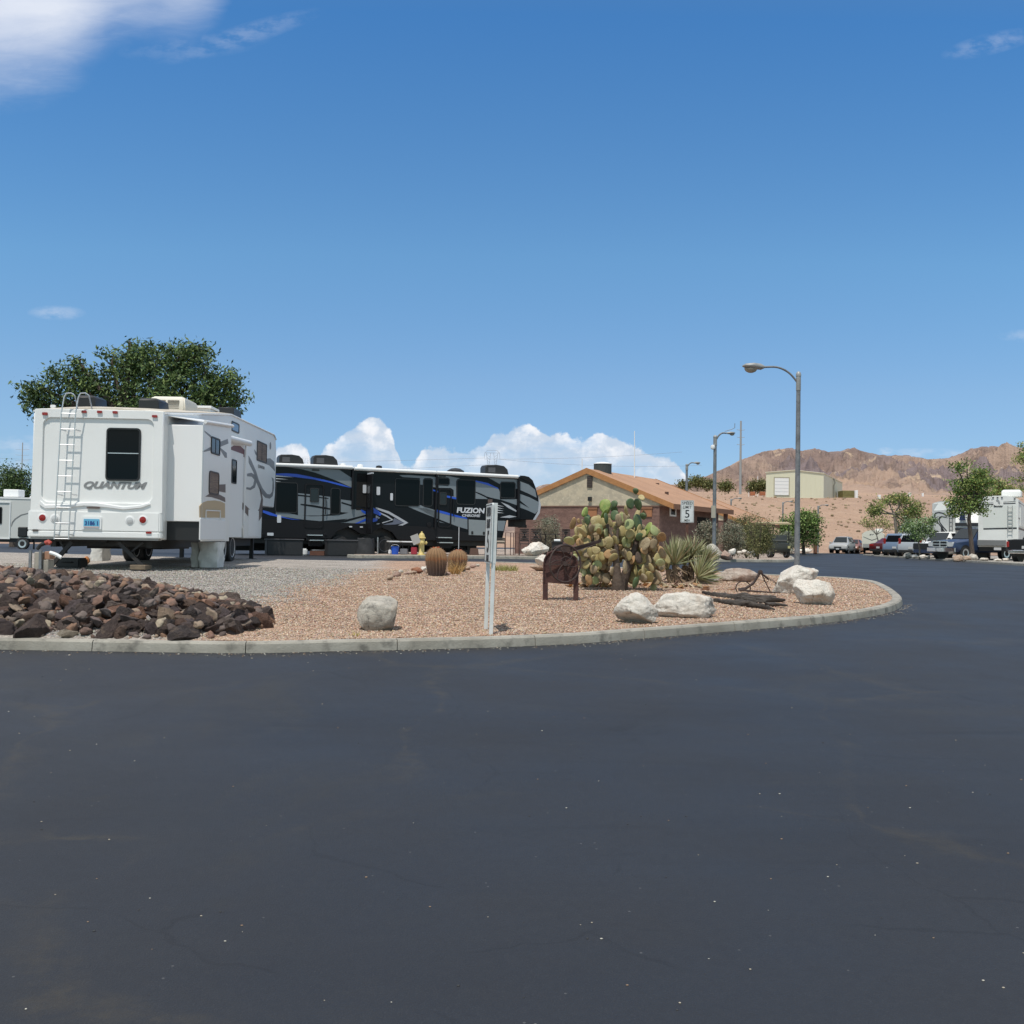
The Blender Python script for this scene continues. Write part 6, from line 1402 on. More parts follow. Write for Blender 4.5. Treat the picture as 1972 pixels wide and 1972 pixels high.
for s, f_, w_, sz in (('SPEED',.87,.80,.15),('LIMIT',.69,.64,.15),('5',.39,.34,.42),('MPH',.10,.40,.12)):
    text_on('lettering', s, sz, ink, pn, (0,-.032,zb_+(zt_-zb_)*f_), (1,0,0), (0,0,1), width=w_*2*hw_, bold=.001, depth=.003)
for z_ in (zt_-.05, zb_+.05): MB().lathe([(.002,-.01),(.018,-.008),(.018,0),(.002,.0)], (0,-.03,z_), 8, 'y').build('bolt', galv, pn)
# ================================================================ HYDRANT
yel = mat('hydrant_yellow', (.66,.52,.20), .5, c2=(.56,.43,.15), nscale=7)
hb_ = P(811.5, 1069, 38.6); hb_.z = g(hb_.x, hb_.y)+HB_-.01
HY = thing('fire_hydrant', hb_, R(10), 'pale yellow fire hydrant on the kerb island before the black trailer', 'fire hydrant')
mb = MB(); mb.lathe([(.17,0),(.17,.035),(.12,.05),(.105,.07),(.105,.50),(.13,.52),(.13,.55),(.115,.57),(.115,.62),(.155,.64),(.155,.67),(.125,.69),(.11,.76),(.075,.82),(.04,.845),(.03,.89),(.003,.90)], (0,0,0), 20); mb.build('barrel', yel, HY, smooth=40)
mb = MB()
for a, r_, l_ in ((0,.065,.19),(180,.065,.19),(270,.085,.20)):
    rotm = Matrix.Rotation(R(a),3,'Z'); mb.lathe([(r_*.8,0),(r_*.8,l_-.05),(r_,l_-.04),(r_,l_),(r_*.5,l_+.01),(r_*.3,l_+.03),(.003,l_+.03)], (0,0,.47), 12, 'x', rot=rotm)
mb.build('outlets', yel, HY, smooth=40)
pg = MB(); rotm = Matrix.Rotation(R(-22),3,'Y'); pg.box((-.24,-.16,.60), (.30,.012,.36), rotm); pg = pg.build('hung_notice', mat('grey_paper',(.42,.40,.38),.8), HY)
# ================================================================ CLUBHOUSE
uH = Vector((.5,.866,0)).normalized(); vH = Vector((uH.y,-uH.x,0)); rzH = math.atan2(-uH.x, uH.y)
brick = mat('slump_brick', (.165,.095,.078), .92, c2=(.22,.13,.105), nscale=2.2, stretch=(1,1,3), c3=(.11,.065,.055), n3=7, mix3=(.52,.7), bump=.6, bscale=14)
stucco = mat('beige_stucco', (.52,.45,.33), .95, c2=(.42,.37,.28), nscale=3, c3=(.60,.53,.40), n3=8, bump=.4, bscale=20)
roofm = mat('brown_shingle', (.42,.24,.145), .95, c2=(.36,.205,.125), nscale=.8, c3=(.47,.28,.175), n3=14, bump=.4, bscale=30)
fascia = mat('orange_fascia', (.42,.20,.075), .7, c2=(.36,.165,.06), nscale=3)
fasc2 = mat('brown_fascia', (.25,.115,.06), .7)
def house(C, W, Lh, ze, zp, gz, label, name='clubhouse', side=True):
    """gable house; C the near right eave corner, local x to the right (eave at x=0, ridge at -W/2), y along the ridge"""
    H_ = thing(name, (C.x, C.y, gz), rzH, label, 'house'); e, p_ = ze-gz, zp-gz; w2 = W/2; th = .22; oh = .10
    sl = (p_-e)/w2
    mb = MB(); mb.back([(0,e-th),(0,e),(-w2,p_),(-W,e),(-W,e-th),(-w2,p_-th*1.05)], .06, Lh-.06); 
    rf = mb.build('roof', roofm, H_, smooth=0)
    for yy in (-.0, Lh-.06):
        MB().back([(.02,e-th-.03),(.02,e+.02),(-w2,p_+.03),(-W-.02,e+.02),(-W-.02,e-th-.03),(-w2,p_-th-.05)], yy, yy+.06).build('bargeboard', fascia, rf, smooth=0)
    MB().b2(.0,.05,.06,Lh-.06,e-th-.03,e+.015).build('eave_fascia', fasc2, rf)
    mb = MB(); wl, wr = -W+.5, -.75
    mb.back([(wl,-.3),(wr,-.3),(wr,2.60),(wl,2.60)], oh, Lh-.4); mb.build('brick_wall', brick, H_, smooth=0)
    gt = lambda x: e-th-.05 + sl*min(-x, W+x)
    MB().back([(wl+.004,2.60),(wr-.004,2.60),(wr-.004,gt(wr)+.02),(-w2,gt(-w2)+.02),(wl+.004,gt(wl)+.02)], oh+.01, Lh-.41).build('gable_wall', stucco, H_, smooth=0)
    MB().b2(wl-.02,wr+.02,oh-.04,oh+.03,2.575,2.625).build('ledge', mat('ledge_brown',(.20,.12,.09),.9), H_)
    return H_
C1 = Vector((8.0, 51.0, 0)); CH = house(C1, 9.6, 9.6, EYE+1.92, EYE+1.92+1.88, .68, 'tan brick clubhouse with beige gable and orange-brown shingle roof')
HG = lambda px, py, y=.10: (lambda v: (v.x, v.z))(hit(CH, 'y', y, px, py))
a, b = HG(1131,939), HG(1141,917); vt = MB().b2(a[0],b[0],.05,.13,a[1],b[1]).build('gable_vent', mat('vent_brown',(.05,.04,.035),.8), CH)
for k in range(6): MB().b2(a[0]+.02,b[0]-.02,.035,.05,a[1]+.05+k*(b[1]-a[1]-.08)/6,a[1]+.09+k*(b[1]-a[1]-.08)/6).build('slat', mat('vent_slat',(.09,.07,.06),.8), vt)
a, b = HG(1134,965), HG(1140,957); MB().b2(a[0],b[0],-.04,.13,a[1],b[1]).build('wall_light', blackp, CH)
for p0, p1 in (((1128,995),(1150,981)),((1236,995),(1256,980))):
    a, b = HG(*p0), HG(*p1); o = MB().b2(a[0],b[0],.05,.13,a[1],b[1]).build('window', mat('orange_shutter',(.34,.15,.07),.8), CH); MB().b2(a[0]-.03,b[0]+.03,.02,.13,b[1],b[1]+.1).build('lintel', fasc2, o)
SW = lambda px, py: (lambda v: (v.y, v.z))(hit(CH, 'x', -.75, px, py))
a, b = SW(1289,994), SW(1301,979); f = MB(); ringplate(f, rrect(a[0],b[0],a[1],b[1],.01,1), rrect(a[0]+.12,b[0]-.12,a[1]+.08,b[1]-.05,.01,1), 'x', -.76, -.70); f = f.build('window', white2, CH, smooth=0); MB().b2(-.755,-.73,a[0]+.05,b[0]-.05,a[1]+.04,b[1]-.03).build('glass', glassd, f)
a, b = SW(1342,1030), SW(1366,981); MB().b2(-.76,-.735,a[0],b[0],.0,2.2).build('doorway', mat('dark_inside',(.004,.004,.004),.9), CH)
for xx in (-.25,): 
    for yy in (6.6, 9.0): MB().b2(xx-.1,xx+.1,yy-.1,yy+.1,0,2.55).build('post', brick, CH)
rd = hit(CH,'x',-4.8,1160,905); mb = MB(); mb.lathe([(.48,-.25),(.48,.46),(.46,.46)], (-4.8,2.0,rd.z-.15), 24); cw = mb.build('rooftop_cooler', mat('dark_ribbed_metal',(.035,.04,.04),.7,c2=(.06,.07,.07),nscale=9,stretch=(9,9,.5)), CH); cw.location = (0,0,0)
mb = MB(); mb.lathe([(.50,0),(.50,.03),(.3,.10),(.01,.13)], (-4.8,2.0,rd.z+.31), 24); mb.build('cooler_lid', white2, cw)
for px, pt, pb, yy, xx in ((1121,883,909,.6,-5.2),(1222,830,925,5.5,-4.0)):
    a, b = hit(CH,'y',yy,px,pt), hit(CH,'y',yy,px,pb); MB().tube([a,(b.x,yy,b.z-.3)], [.02,.035], 6).build('antenna', white2, CH)
for px, py, yy in ((1284,949,3.5),(1266,932,7.)):
    xx = hit(CH,'y',yy,px,py); MB().b2(xx.x-.08,xx.x+.08,yy-.08,yy+.08,xx.z-.25,xx.z+.05).build('roof_pipe', mat('pipe_brown',(.10,.055,.04),.8), CH)
C2 = Vector((17.9, 78.0, 0)); H2 = house(C2, 11.0, 9.0, EYE+1.60, EYE+1.60+2.15, .6, 'second shingle-roofed building, seen beyond the right end of the clubhouse', 'outbuilding')
# ================================================================ VEGETATION
def leaves(name, blobs, n, ls, cols, parent, origin, mname, shell=.55, asp=.45, squash=1.0, clump=0, csize=.2):
    """many leaf faces filling ellipsoid masses; blobs = (centre, radii)"""
    vol = np.array([b[1][0]*b[1][1]*b[1][2] for b in blobs])**.75; pr = vol/vol.sum(); idx = RNG.choice(len(blobs), size=n, p=pr)
    if clump:
        nc = clump; ci = RNG.choice(len(blobs), size=nc, p=pr)
        u_ = RNG.normal(size=(nc,3)); u_ /= np.linalg.norm(u_, axis=1)[:,None]; rad = (shell + (1-shell)*RNG.random(nc))**.6
        bc = np.array([blobs[i][0][:] for i in ci]); br_ = np.array([blobs[i][1] for i in ci]); cc = bc + u_*rad[:,None]*br_*RNG.uniform(.75,1.18,(nc,1))
        k = RNG.integers(0, nc, n); c = cc[k] + RNG.normal(size=(n,3))*csize*np.array([1,1,.75])
        ctint = RNG.uniform(.72,1.25,nc)[k]
    else:
        u_ = RNG.normal(size=(n,3)); u_ /= np.linalg.norm(u_, axis=1)[:,None]; rad = (shell + (1-shell)*RNG.random(n))
        bc = np.array([blobs[i][0][:] for i in idx]); br_ = np.array([blobs[i][1] for i in idx]); c = bc + u_*rad[:,None]*br_; ctint = np.ones(n)
    a = RNG.normal(size=(n,3)); a /= np.linalg.norm(a, axis=1)[:,None]; b = np.cross(a, RNG.normal(size=(n,3))); b /= np.linalg.norm(b, axis=1)[:,None]
    l_ = (ls*RNG.uniform(.6,1.3,n))[:,None]; V = np.stack([c-a*l_*.5, c+b*l_*asp*.5, c+a*l_*.5, c-b*l_*asp*.5], 1).reshape(-1,3)
    F = np.arange(4*n).reshape(-1,4); cols = np.array(cols); cl = cols[RNG.integers(0,len(cols),n)]*ctint[:,None]*RNG.uniform(.85,1.15,(n,1)); vc = np.repeat(cl, 4, axis=0)
    return fastmesh(name, V-np.array(origin[:])[None], F, mat(mname,(.1,.15,.05),.6,vcol='tint',spec=.3), parent, vcol=vc)
bark = mat('tree_bark', (.13,.10,.08), .95, c2=(.08,.06,.05), nscale=5, stretch=(6,6,1), bump=.8, bscale=25); barkp = mat('pale_bark', (.28,.24,.19), .9, c2=(.18,.15,.12), nscale=5, stretch=(6,6,1), bump=.6, bscale=25)
def tree(label, base, trunk, blobs, n, ls, cols, group=None, name='tree', cat='tree', tr=.12, bm=None, mname='leaf_green', clump=60, csize=.2, depth=.8, asp=.45):
    """trunk: photo points from foot to fork; blobs: photo ellipses (px,py,rx,ry)"""
    Y = base.y; k = Y/F0; T_ = thing(name, base, 0, label, cat, group)
    bl = []
    for i, q in enumerate(blobs):
        px, py, rx, ry = q[:4]; dy = q[4] if len(q) > 4 else (random.uniform(-.5,.5)*rx*k); c = P(px, py, Y+dy); bl.append((c, (rx*k, rx*k*depth, ry*k)))
    tp = [P(px, py, Y) - base for px, py in trunk]; tp[0] = Vector((tp[0].x, 0, -.1)); m = len(tp)
    mb = MB(); mb.tube(tp, list(np.linspace(tr, tr*.6, m)), 10); top = tp[-1]
    for c, r_ in bl:
        e = Vector(c[:]) - Vector(base[:]); mid = top.lerp(e, .45) + Vector((random.uniform(-.1,.1), random.uniform(-.1,.1), -.1*r_[2])); mb.tube([top, mid, e, e+Vector((random.uniform(-.3,.3)*r_[0], random.uniform(-.3,.3)*r_[1], r_[2]*.5))], [tr*.5, tr*.34, tr*.2, tr*.06], 7)
        for q in range(4):
            a = random.uniform(0,6.28); st = mid.lerp(e, random.random()); mb.tube([st, st+Vector((math.cos(a)*r_[0]*.5, math.sin(a)*r_[1]*.5, r_[2]*random.uniform(-.2,.5))), st+Vector((math.cos(a)*r_[0]*.85, math.sin(a)*r_[1]*.85, r_[2]*random.uniform(0,.75)))], [tr*.16, tr*.09, tr*.03], 5)
    mb.build('trunk', bm or bark, T_, smooth=60)
    leaves('crown', bl, n, ls, cols, T_, base, mname, .35, asp, clump=clump, csize=csize)
    return T_
random.seed(21)
gb = [(.055,.095,.030),(.085,.135,.040),(.040,.075,.028),(.13,.18,.055),(.055,.09,.035)]
tb = P(250, 1080, 36); tb.z = g(tb.x, tb.y)
tree('large dark green leafy tree rising behind the white QUANTUM trailer', tb, [(250,1080),(252,960),(248,880),(245,820)],
     [(75,745,34,24),(112,775,40,26),(68,772,28,20),(140,728,40,32),(150,695,14,12),(180,770,60,45),(240,740,60,60),(262,690,38,34),(215,700,34,28),(300,720,60,60),(345,690,36,38),(385,675,26,24),(395,720,48,48),(350,770,70,50),(410,765,50,42),(445,735,28,34),(455,775,22,28),(300,800,90,30),(100,800,30,26),(75,795,14,22),(375,650+18,20,18),(250,662,16,14)], 21000, .18, gb+[(.16,.21,.06),(.11,.17,.05)], tr=.26, clump=620, csize=.18, asp=.34, depth=.9, mname='leaf_dark')  # lighter greens mixed in at random to read as sunlit leaves
tb = P(25, 1060, 80); tb.z = g(tb.x, tb.y)
tree('round green tree behind the small white trailer at the far left', tb, [(25,1055),(27,1000),(25,960)], [(12,930,26,28),(30,915,22,20),(48,935,18,24),(20,958,30,22),(55,955,14,18),(-25,935,30,26)], 9000, .20, [(.08,.125,.04),(.11,.155,.055),(.055,.09,.03)], tr=.3, clump=220, csize=.35, mname='leaf_mid')
def shrub(label, px0, px1, pt, pb, Y, n, ls, cols, group=None, mname='sage_leaf', name='shrub', nb=7, csize=.1, gz=None, flat=False):
    base = P((px0+px1)/2, pb, Y); base.z = g(base.x, base.y)+HB_ if gz is None else gz; k = Y/F0; W_ = (px1-px0)*k/2; ztop = (hx((px0+px1)/2)-pt)*k+EYE; H_ = ztop-base.z
    T_ = thing(name, base, 0, label, name, group); bl = []
    if flat: bl = [(Vector((base.x+W_*x_, base.y, base.z+H_*.55)), (W_*.42, W_*.7, H_*.48)) for x_ in (-.55,-.18,.18,.55)]
    else:
        bl = [(base+Vector((0,0,H_*.5)), (W_*.8, W_*.7, H_*.47))]
        for q in range(nb): a = random.uniform(0,6.28); rr = random.uniform(.3,.62); bl.append((base+Vector((W_*rr*math.cos(a), W_*rr*.8*math.sin(a), H_*random.uniform(.35,.72))), (W_*.34, W_*.34, H_*.28)))
    leaves('foliage', bl, n, ls, cols, T_, base, mname, .5, .4, clump=max(60,int(n/40)), csize=csize)
    mb = MB()
    for q in range(9): a = random.uniform(0,6.28); mb.tube([(0,0,-.05),(W_*.3*math.cos(a),W_*.3*math.sin(a),H_*.35),(W_*.65*math.cos(a),W_*.6*math.sin(a),H_*.8)], [.03,.02,.006], 5)
    mb.build('stem', bark, T_); return T_
sg = [(.20,.22,.15),(.26,.28,.20),(.15,.165,.11),(.30,.30,.22)]; dr = [(.24,.20,.14),(.18,.15,.10),(.29,.25,.18),(.13,.11,.075)]; cr_ = [(.09,.11,.04),(.13,.14,.05),(.17,.15,.06),(.07,.08,.035),(.30,.28,.12)]
shrub('round grey-green sage shrub against the clubhouse wall, by the trailer nose', 1030,1086,986,1040, 48.5, 5200, .07, sg)
shrub('clipped pale brown hedge in front of the round sage shrub', 1022,1079,1003,1045, 46.5, 5200, .055, dr, flat=True, csize=.06)
shrub('grey twiggy shrub between the far speed sign and the middle lamp', 1330,1392,1002,1068, 43, 6500, .08, dr+sg[:2])
shrub('large grey-brown shrub just right of the middle lamp', 1378,1440,1000,1064, 44.5, 6500, .08, dr+sg)
shrub('dark green creosote bush left of the golf cart', 1405,1470,985,1050, 50, 6500, .08, cr_, csize=.14)
shrub('loose green bush with yellow flowers in front of the golf cart', 1430,1490,998,1074, 42.5, 9000, .06, cr_, csize=.12)
shrub('pale grey-green shrub right of the golf cart, left of the near lamp', 1500,1532,1022,1058, 66, 3200, .10, sg)
shrub('small grey shrub at the foot of the second building', 1392,1412,1020,1050, 55, 1800, .08, dr)
random.seed(31)
yg = [(.26,.27,.07),(.36,.34,.11),(.17,.20,.055),(.45,.40,.17),(.11,.14,.045)]; gg = [(.11,.19,.045),(.17,.26,.065),(.23,.31,.09),(.07,.12,.03)]
def tbase(px, py, Y): b_ = P(px, py, Y); b_.z = g(b_.x, b_.y)+.05; return b_
tree('bushy green tree behind the near street lamp, beyond the golf cart', tbase(1548,1062,88), [(1548,1064),(1547,1050),(1545,1035)], [(1520,1015,22,18),(1545,1005,22,18),(1565,1010,16,22),(1535,1035,28,16),(1568,1035,12,14),(1510,1030,14,10),(1550,995,14,8)], 9000, .2, gg+[(.26,.30,.11)], tr=.16, clump=260, csize=.3, mname='leaf_bright')
tree('spreading yellow-green tree behind the parked cars, left of the two-tone trailers', tbase(1728,1066,82), [(1728,1062),(1727,1030),(1724,1005),(1722,990)], [(1690,978,22,15),(1712,965,20,13),(1735,960,18,12),(1755,975,20,18),(1765,990,14,14),(1745,990,22,16),(1680,985,12,9),(1748,1010,18,12),(1735,1024,10,8)], 6000, .17, yg+gg[:2], tr=.15, clump=230, csize=.22, mname='leaf_olive', bm=barkp)
tree('small bright green tree in front of the white car', tbase(1771,1076,66), [(1771,1076),(1771,1058),(1769,1045),(1768,1030)], [(1755,1018,14,10),(1775,1010,14,12),(1790,1004,12,10),(1768,1030,16,10),(1785,1024,12,10),(1750,1005,9,7)], 4200, .13, [(.17,.26,.08),(.25,.34,.15),(.34,.42,.27),(.11,.17,.06)], tr=.06, clump=170, csize=.16, mname='leaf_fresh', bm=barkp)
tree('small sparse yellow tree in front of the cream trailer', tbase(1693,1064,100), [(1693,1062),(1692,1045),(1688,1030)], [(1678,1012,14,8),(1700,1005,14,9),(1712,1014,10,6),(1690,1000,10,6),(1668,1004,8,5)], 1300, .16, yg, tr=.08, clump=90, csize=.25, mname='leaf_olive', bm=barkp)
tree('tall green tree among stones left of the big white motorhome', tbase(1873,1081,59), [(1874,1081),(1870,1040),(1866,1000),(1869,975)], [(1868,955,34,28),(1850,935,20,18),(1885,940,22,22),(1862,975,30,16),(1836,968,14,12),(1845,900,15,14),(1862,890,8,8),(1885,905,16,14),(1898,920,12,14),(1878,925,20,16),(1840,985,14,10),(1892,980,14,12)], 7500, .15, yg[:3]+gg+gg, tr=.14, clump=330, csize=.17, mname='leaf_green')
tree('yellow-green tree behind the big white motorhome', tbase(1930,1060,84), [(1930,1060),(1930,1000),(1925,960)], [(1910,955,20,12),(1930,942,22,14),(1945,950,16,14),(1925,930,14,9),(1915,968,26,10)], 4500, .18, yg+gg[:2], tr=.2, clump=190, csize=.25, mname='leaf_olive')
tree('tree leaning into the frame high at the right edge', tbase(2010,1070,70), [(2010,1070),(2008,1000),(1998,920)], [(1966,882,14,12),(1978,870,20,18),(1990,900,24,20),(1962,925,9,7),(1975,940,12,12),(2005,880,24,24)], 3800, .16, yg+gg[:2], tr=.18, clump=150, csize=.2, mname='leaf_olive')
for k, (px, py, rx, ry, lab) in enumerate(((1343,928,10,9,'left'),(1318,934,8,6,'farthest left'),(1362,934,11,7,'middle left'),(1398,936,10,6,'middle'),(1452,938,8,9,'just left of the metal shed'),(1468,936,6,10,'touching the left wall of the metal shed'))):
    Y = 182; b_ = P(px, py+ry*.8, Y)
    tree('small desert tree on top of the bank, '+lab, b_, [(px,py+ry),(px,py)], [(px-rx*.4,py,rx*.6,ry*.8),(px+rx*.4,py+1,rx*.6,ry*.7),(px,py-ry*.3,rx*.6,ry*.7)], 1100, .42, [(.14,.15,.05),(.22,.21,.08),(.10,.11,.04)], group='small trees on top of the bank', tr=.1, clump=60, csize=.5, mname='leaf_far')
# low scrub dotting the bank and the plateau
V_, F_, C_ = [], [], []; off = 0; v, f = ICO[1]
for k in range(900):
    u_ = random.uniform(.19,.62); Y = random.choice([random.uniform(117,172), random.uniform(117,172), random.uniform(172,600)]); r = random.uniform(.06,.34)**1.15*(1 if Y < 180 else 1.3)
    x = u_*Y; z = hill(u_, Y); nz_ = RNG.uniform(.6,1.3,(len(v),1)); V_.append(v*nz_*np.array([r,r,r*.7]) + np.array([x,Y,z+r*.3])); F_.append(f+off); off += len(v); C_.append(np.tile(np.array(random.choice([(.26,.20,.12),(.20,.155,.10),(.32,.25,.15),(.27,.19,.12)])),(len(v),1)))
tag(fastmesh('scrub', np.concatenate(V_), np.concatenate(F_), mat('scrub_leaf',(.2,.15,.1),.9,vcol='tint'), vcol=np.concatenate(C_)), 'low dry scrub dotting the desert bank and plateau', 'scrub', kind='stuff')
# ================================================================ BANK TOP: SHED, POLES, TOWERS
def zb(px, Y): return hz(px, Y)
shm = mat('cream_metal_siding', (.68,.66,.50), .5, c2=(.64,.62,.47), nscale=3, stretch=(8,8,.2)); Ysh = 171.5; k_ = Ysh/F0
sl_ = P(1475,953,Ysh); sr_ = P(1586,954,Ysh); SHD = thing('metal_shed', Vector((sl_.x, Ysh, P(1530,954,Ysh).z)), 0, 'cream metal shed with a white roller door on top of the bank', 'shed')
Ws = sr_.x-sl_.x; Hs = 48.5*k_; Lsd = 26; dx = (1622-986)/F0*(Ysh+Lsd)-sr_.x
def sh(x, y, z): return (x + dx*y/Lsd, y, z)
prof_ = [(0,-1),(Ws,-1),(Ws,Hs-.45),(Ws*.5,Hs),(0,Hs-.45)]
MB().prism([sh(x,0,z) for x, z in prof_], [sh(x,Lsd,z) for x, z in prof_]).build('wall', shm, SHD, smooth=0)
ro = [(-.12,Hs-.50),(-.12,Hs-.38),(Ws*.5,Hs+.09),(Ws+.12,Hs-.38),(Ws+.12,Hs-.50),(Ws*.5,Hs-.03)]
MB().prism([sh(x,-.15,z) for x, z in ro], [sh(x,Lsd+.15,z) for x, z in ro]).build('roof', mat('cream_trim',(.66,.63,.50),.5), SHD, smooth=0)
a, b = hit(SHD,'y',0,1491.5,953), hit(SHD,'y',0,1519,920.5); dr_ = MB().b2(a.x,b.x,-.06,.02,.02,b.z).build('roller_door', white2, SHD)
for q in range(1,5): MB().b2(a.x+.05,b.x-.05,-.075,-.06,b.z*q/5-.02,b.z*q/5+.02).build('door_seam', mat('seam_grey',(.4,.42,.44),.6), dr_)
f = MB(); ringplate(f, [(b.x+.15,-.1),(b.x+.15,b.z+.15),(a.x-.15,b.z+.15),(a.x-.15,-.1)], [(b.x,-.1),(b.x,b.z),(a.x,b.z),(a.x,-.1)], 'y', -.09, .02); f.build('door_frame', mat('frame_tan',(.40,.37,.27),.6), SHD)
for q in np.linspace(.6, Ws-.6, 12): MB().b2(q-.02,q+.02,-.03,.0,(b.z+.2 if a.x-.3 < q < b.x+.3 else 0),Hs-.5).build('rib', shm, SHD)
p0 = sh(Ws,12,0); MB().tube([(p0[0]+.15,p0[1],0),(p0[0]+.15,p0[1],2.4),(p0[0]+.35,p0[1],3.0),(p0[0]+.15,p0[1],3.7)], .14, 6).build('duct', mat('duct_grey',(.2,.2,.17),.6), SHD)
cb = P(1623.5,955,186); CN = thing('container', cb, 0, 'olive green storage container beside the metal shed', 'container'); k_ = 186/F0
MB().b2(0,22*k_,0,3,-.6,10.5*k_).build('body', mat('olive_paint',(.21,.19,.07),.6,c2=(.17,.155,.06),nscale=2), CN, bevel=.03)
for q in range(1,12): MB().b2(22*k_*q/12-.03,22*k_*q/12+.03,-.05,0,.1,10*k_).build('rib', MATS['olive_paint'], CN)
o = MB().b2(0,.5,0,.6,-.6,1.0).build('meter_cabinet', white2, None, bevel=.03); o.location = P(1647,955,185); tag(o, 'small white cabinet at the right end of the olive container', 'cabinet')
pole_m = mat('steel_pole', (.30,.31,.31), .6)
def upole(px, pt, pb, Y, arms, label, w=5, grp=None, nm='utility_pole', al=1.6, gz=None):
    b_ = P(px, pb, Y); T_ = thing(nm, b_, 0, label, 'pole', grp); k = Y/F0; H_ = (pb-pt)*k
    MB().tube([(0,0,-2),(0,0,H_)], [w*k*.5, w*k*.32], 10).build('pole', pole_m, T_)
    for f_ in arms:
        MB().tube([(-al,0,H_*f_+.15),(0,0,H_*f_),(al,0,H_*f_+.15)], .09*w*k, 6).build('crossarm', pole_m, T_)
    return T_
upole(1425.5,810,952,230,(.87,.77,.67),'tall grey steel power pole with three short crossarms on the bank', 5.2, al=2.9*230/F0*2.6)
upole(40.5,852,960,300,(.87,.77,.67),'distant grey power pole above the tree at the far left', 2.6, al=2.0)
for k, (px, pt) in enumerate(((1442,926),(1451,930),(1459,916),(1469,929))):
    upole(px, pt, 951, 188, (), 'thin white post on the bank, number %d from the left' % (k+1) if False else ['leftmost thin white post left of the metal shed','short thin white post, second left of the metal shed','tallest thin white post left of the metal shed','thin white post nearest the metal shed'][k], 1.4, 'thin white posts left of the shed', 'white_post')
for o_ in bpy.data.objects:
    if o_.parent and o_.parent.name.startswith('white_post'): o_.data.materials[0] = white2
for px, w_, lab in ((1449,9,'orange-red'),(1468,10,'dark red')):
    o = MB().b2(-w_*.045,w_*.045,-.4,.4,-.3,.35).build('crate_pile', mat('orange_crate',(.38,.14,.07),.8), None, bevel=.05); o.location = P(px,951,180); tag(o, lab+' low crate on the bank left of the metal shed', 'crate')
for px, py, w_, h_, lab in ((1693,951,.4,.7,'small white box on the bank edge behind the trees'),(1752,943,.8,1.1,'larger white marker on the plateau, left one of two'),(1777,943,.5,1.1,'narrow white marker on the plateau, right one of two')):
    Y = 172 if px == 1693 else 330; b_ = P(px, py+3, Y); b_.z = hz(px, Y); o = MB().b2(-w_/2,w_/2,-.3,.3,-.3,h_ if Y > 300 else h_).build('marker_box', white2, None, bevel=.03); o.location = b_; tag(o, lab, 'marker')
def tower(px, pt, Y, label, s=1.0):
    b_ = P(px, 1010, Y); b_.z = 0; T_ = thing('transmission_tower', b_, 0, label, 'pylon', 'lattice transmission towers'); k = Y/F0; top = (hx(px)-pt)*k+EYE; w_ = 15*k*s
    mb = MB(); r = .13*k*4*s*.5
    mb.tube([(-w_,0,top-16*k*s),(-w_*.95,0,top-5*k*s),(-w_*.6,0,top),(w_*.6,0,top),(w_*.95,0,top-5*k*s),(w_,0,top-16*k*s)], r, 5)
    mb.tube([(-w_*.95,0,top-5*k*s),(w_*.95,0,top-5*k*s)], r, 5)
    for sx in (-1,1):
        mb.tube([(sx*w_*.75,0,top-5*k*s),(sx*w_*.42,0,top-40*k*s),(sx*w_*1.0,0,0)], r, 5); mb.tube([(sx*w_*.2,0,top-5*k*s),(sx*w_*.42,0,top-40*k*s)], r, 5)
        for q in range(6): z_ = top-(8+5.5*q)*k*s; mb.tube([(sx*w_*(.72-.05*q),0,z_),(sx*w_*(.24+.03*q),0,z_-5*k*s)], r*.7, 4)
    for q in range(8):
        z_ = (top-40*k*s)*(1-q/8); wq = w_*(.42+.58*q/8); mb.tube([(-wq,0,z_),(wq,0,z_*.9)], r*.7, 4)
    mb.build('lattice', mat('tower_steel',(.26,.27,.28),.6), T_); return top
tower(945.5,867,520,'lattice transmission tower standing behind the front of the black trailer'); tower(587,880,620,'lattice transmission tower between the roof units of the black trailer', .62)
for k, (p0, p1, sag, lab) in enumerate((((-60,880,640),(932,882,520),3,'upper left'),((932,884,520),(1700,820,560),5,'upper right'),((-60,900,640),(937,895,520),4,'lower left'),((958,884,520),(1750,850,560),8,'lower right'))):
    a, b = P(*p0), P(*p1); pts = [a.lerp(b,t) - Vector((0,0,sag*4*t*(1-t))) for t in np.linspace(0,1,24)]
    if p1[0] > 1500: pts = pts[:12]
    tag(MB().tube(pts, .045, 4).build('power_line', mat('wire_grey',(.2,.2,.21),.7), None), lab+' power line at the distant lattice tower', 'cable', 'power lines')
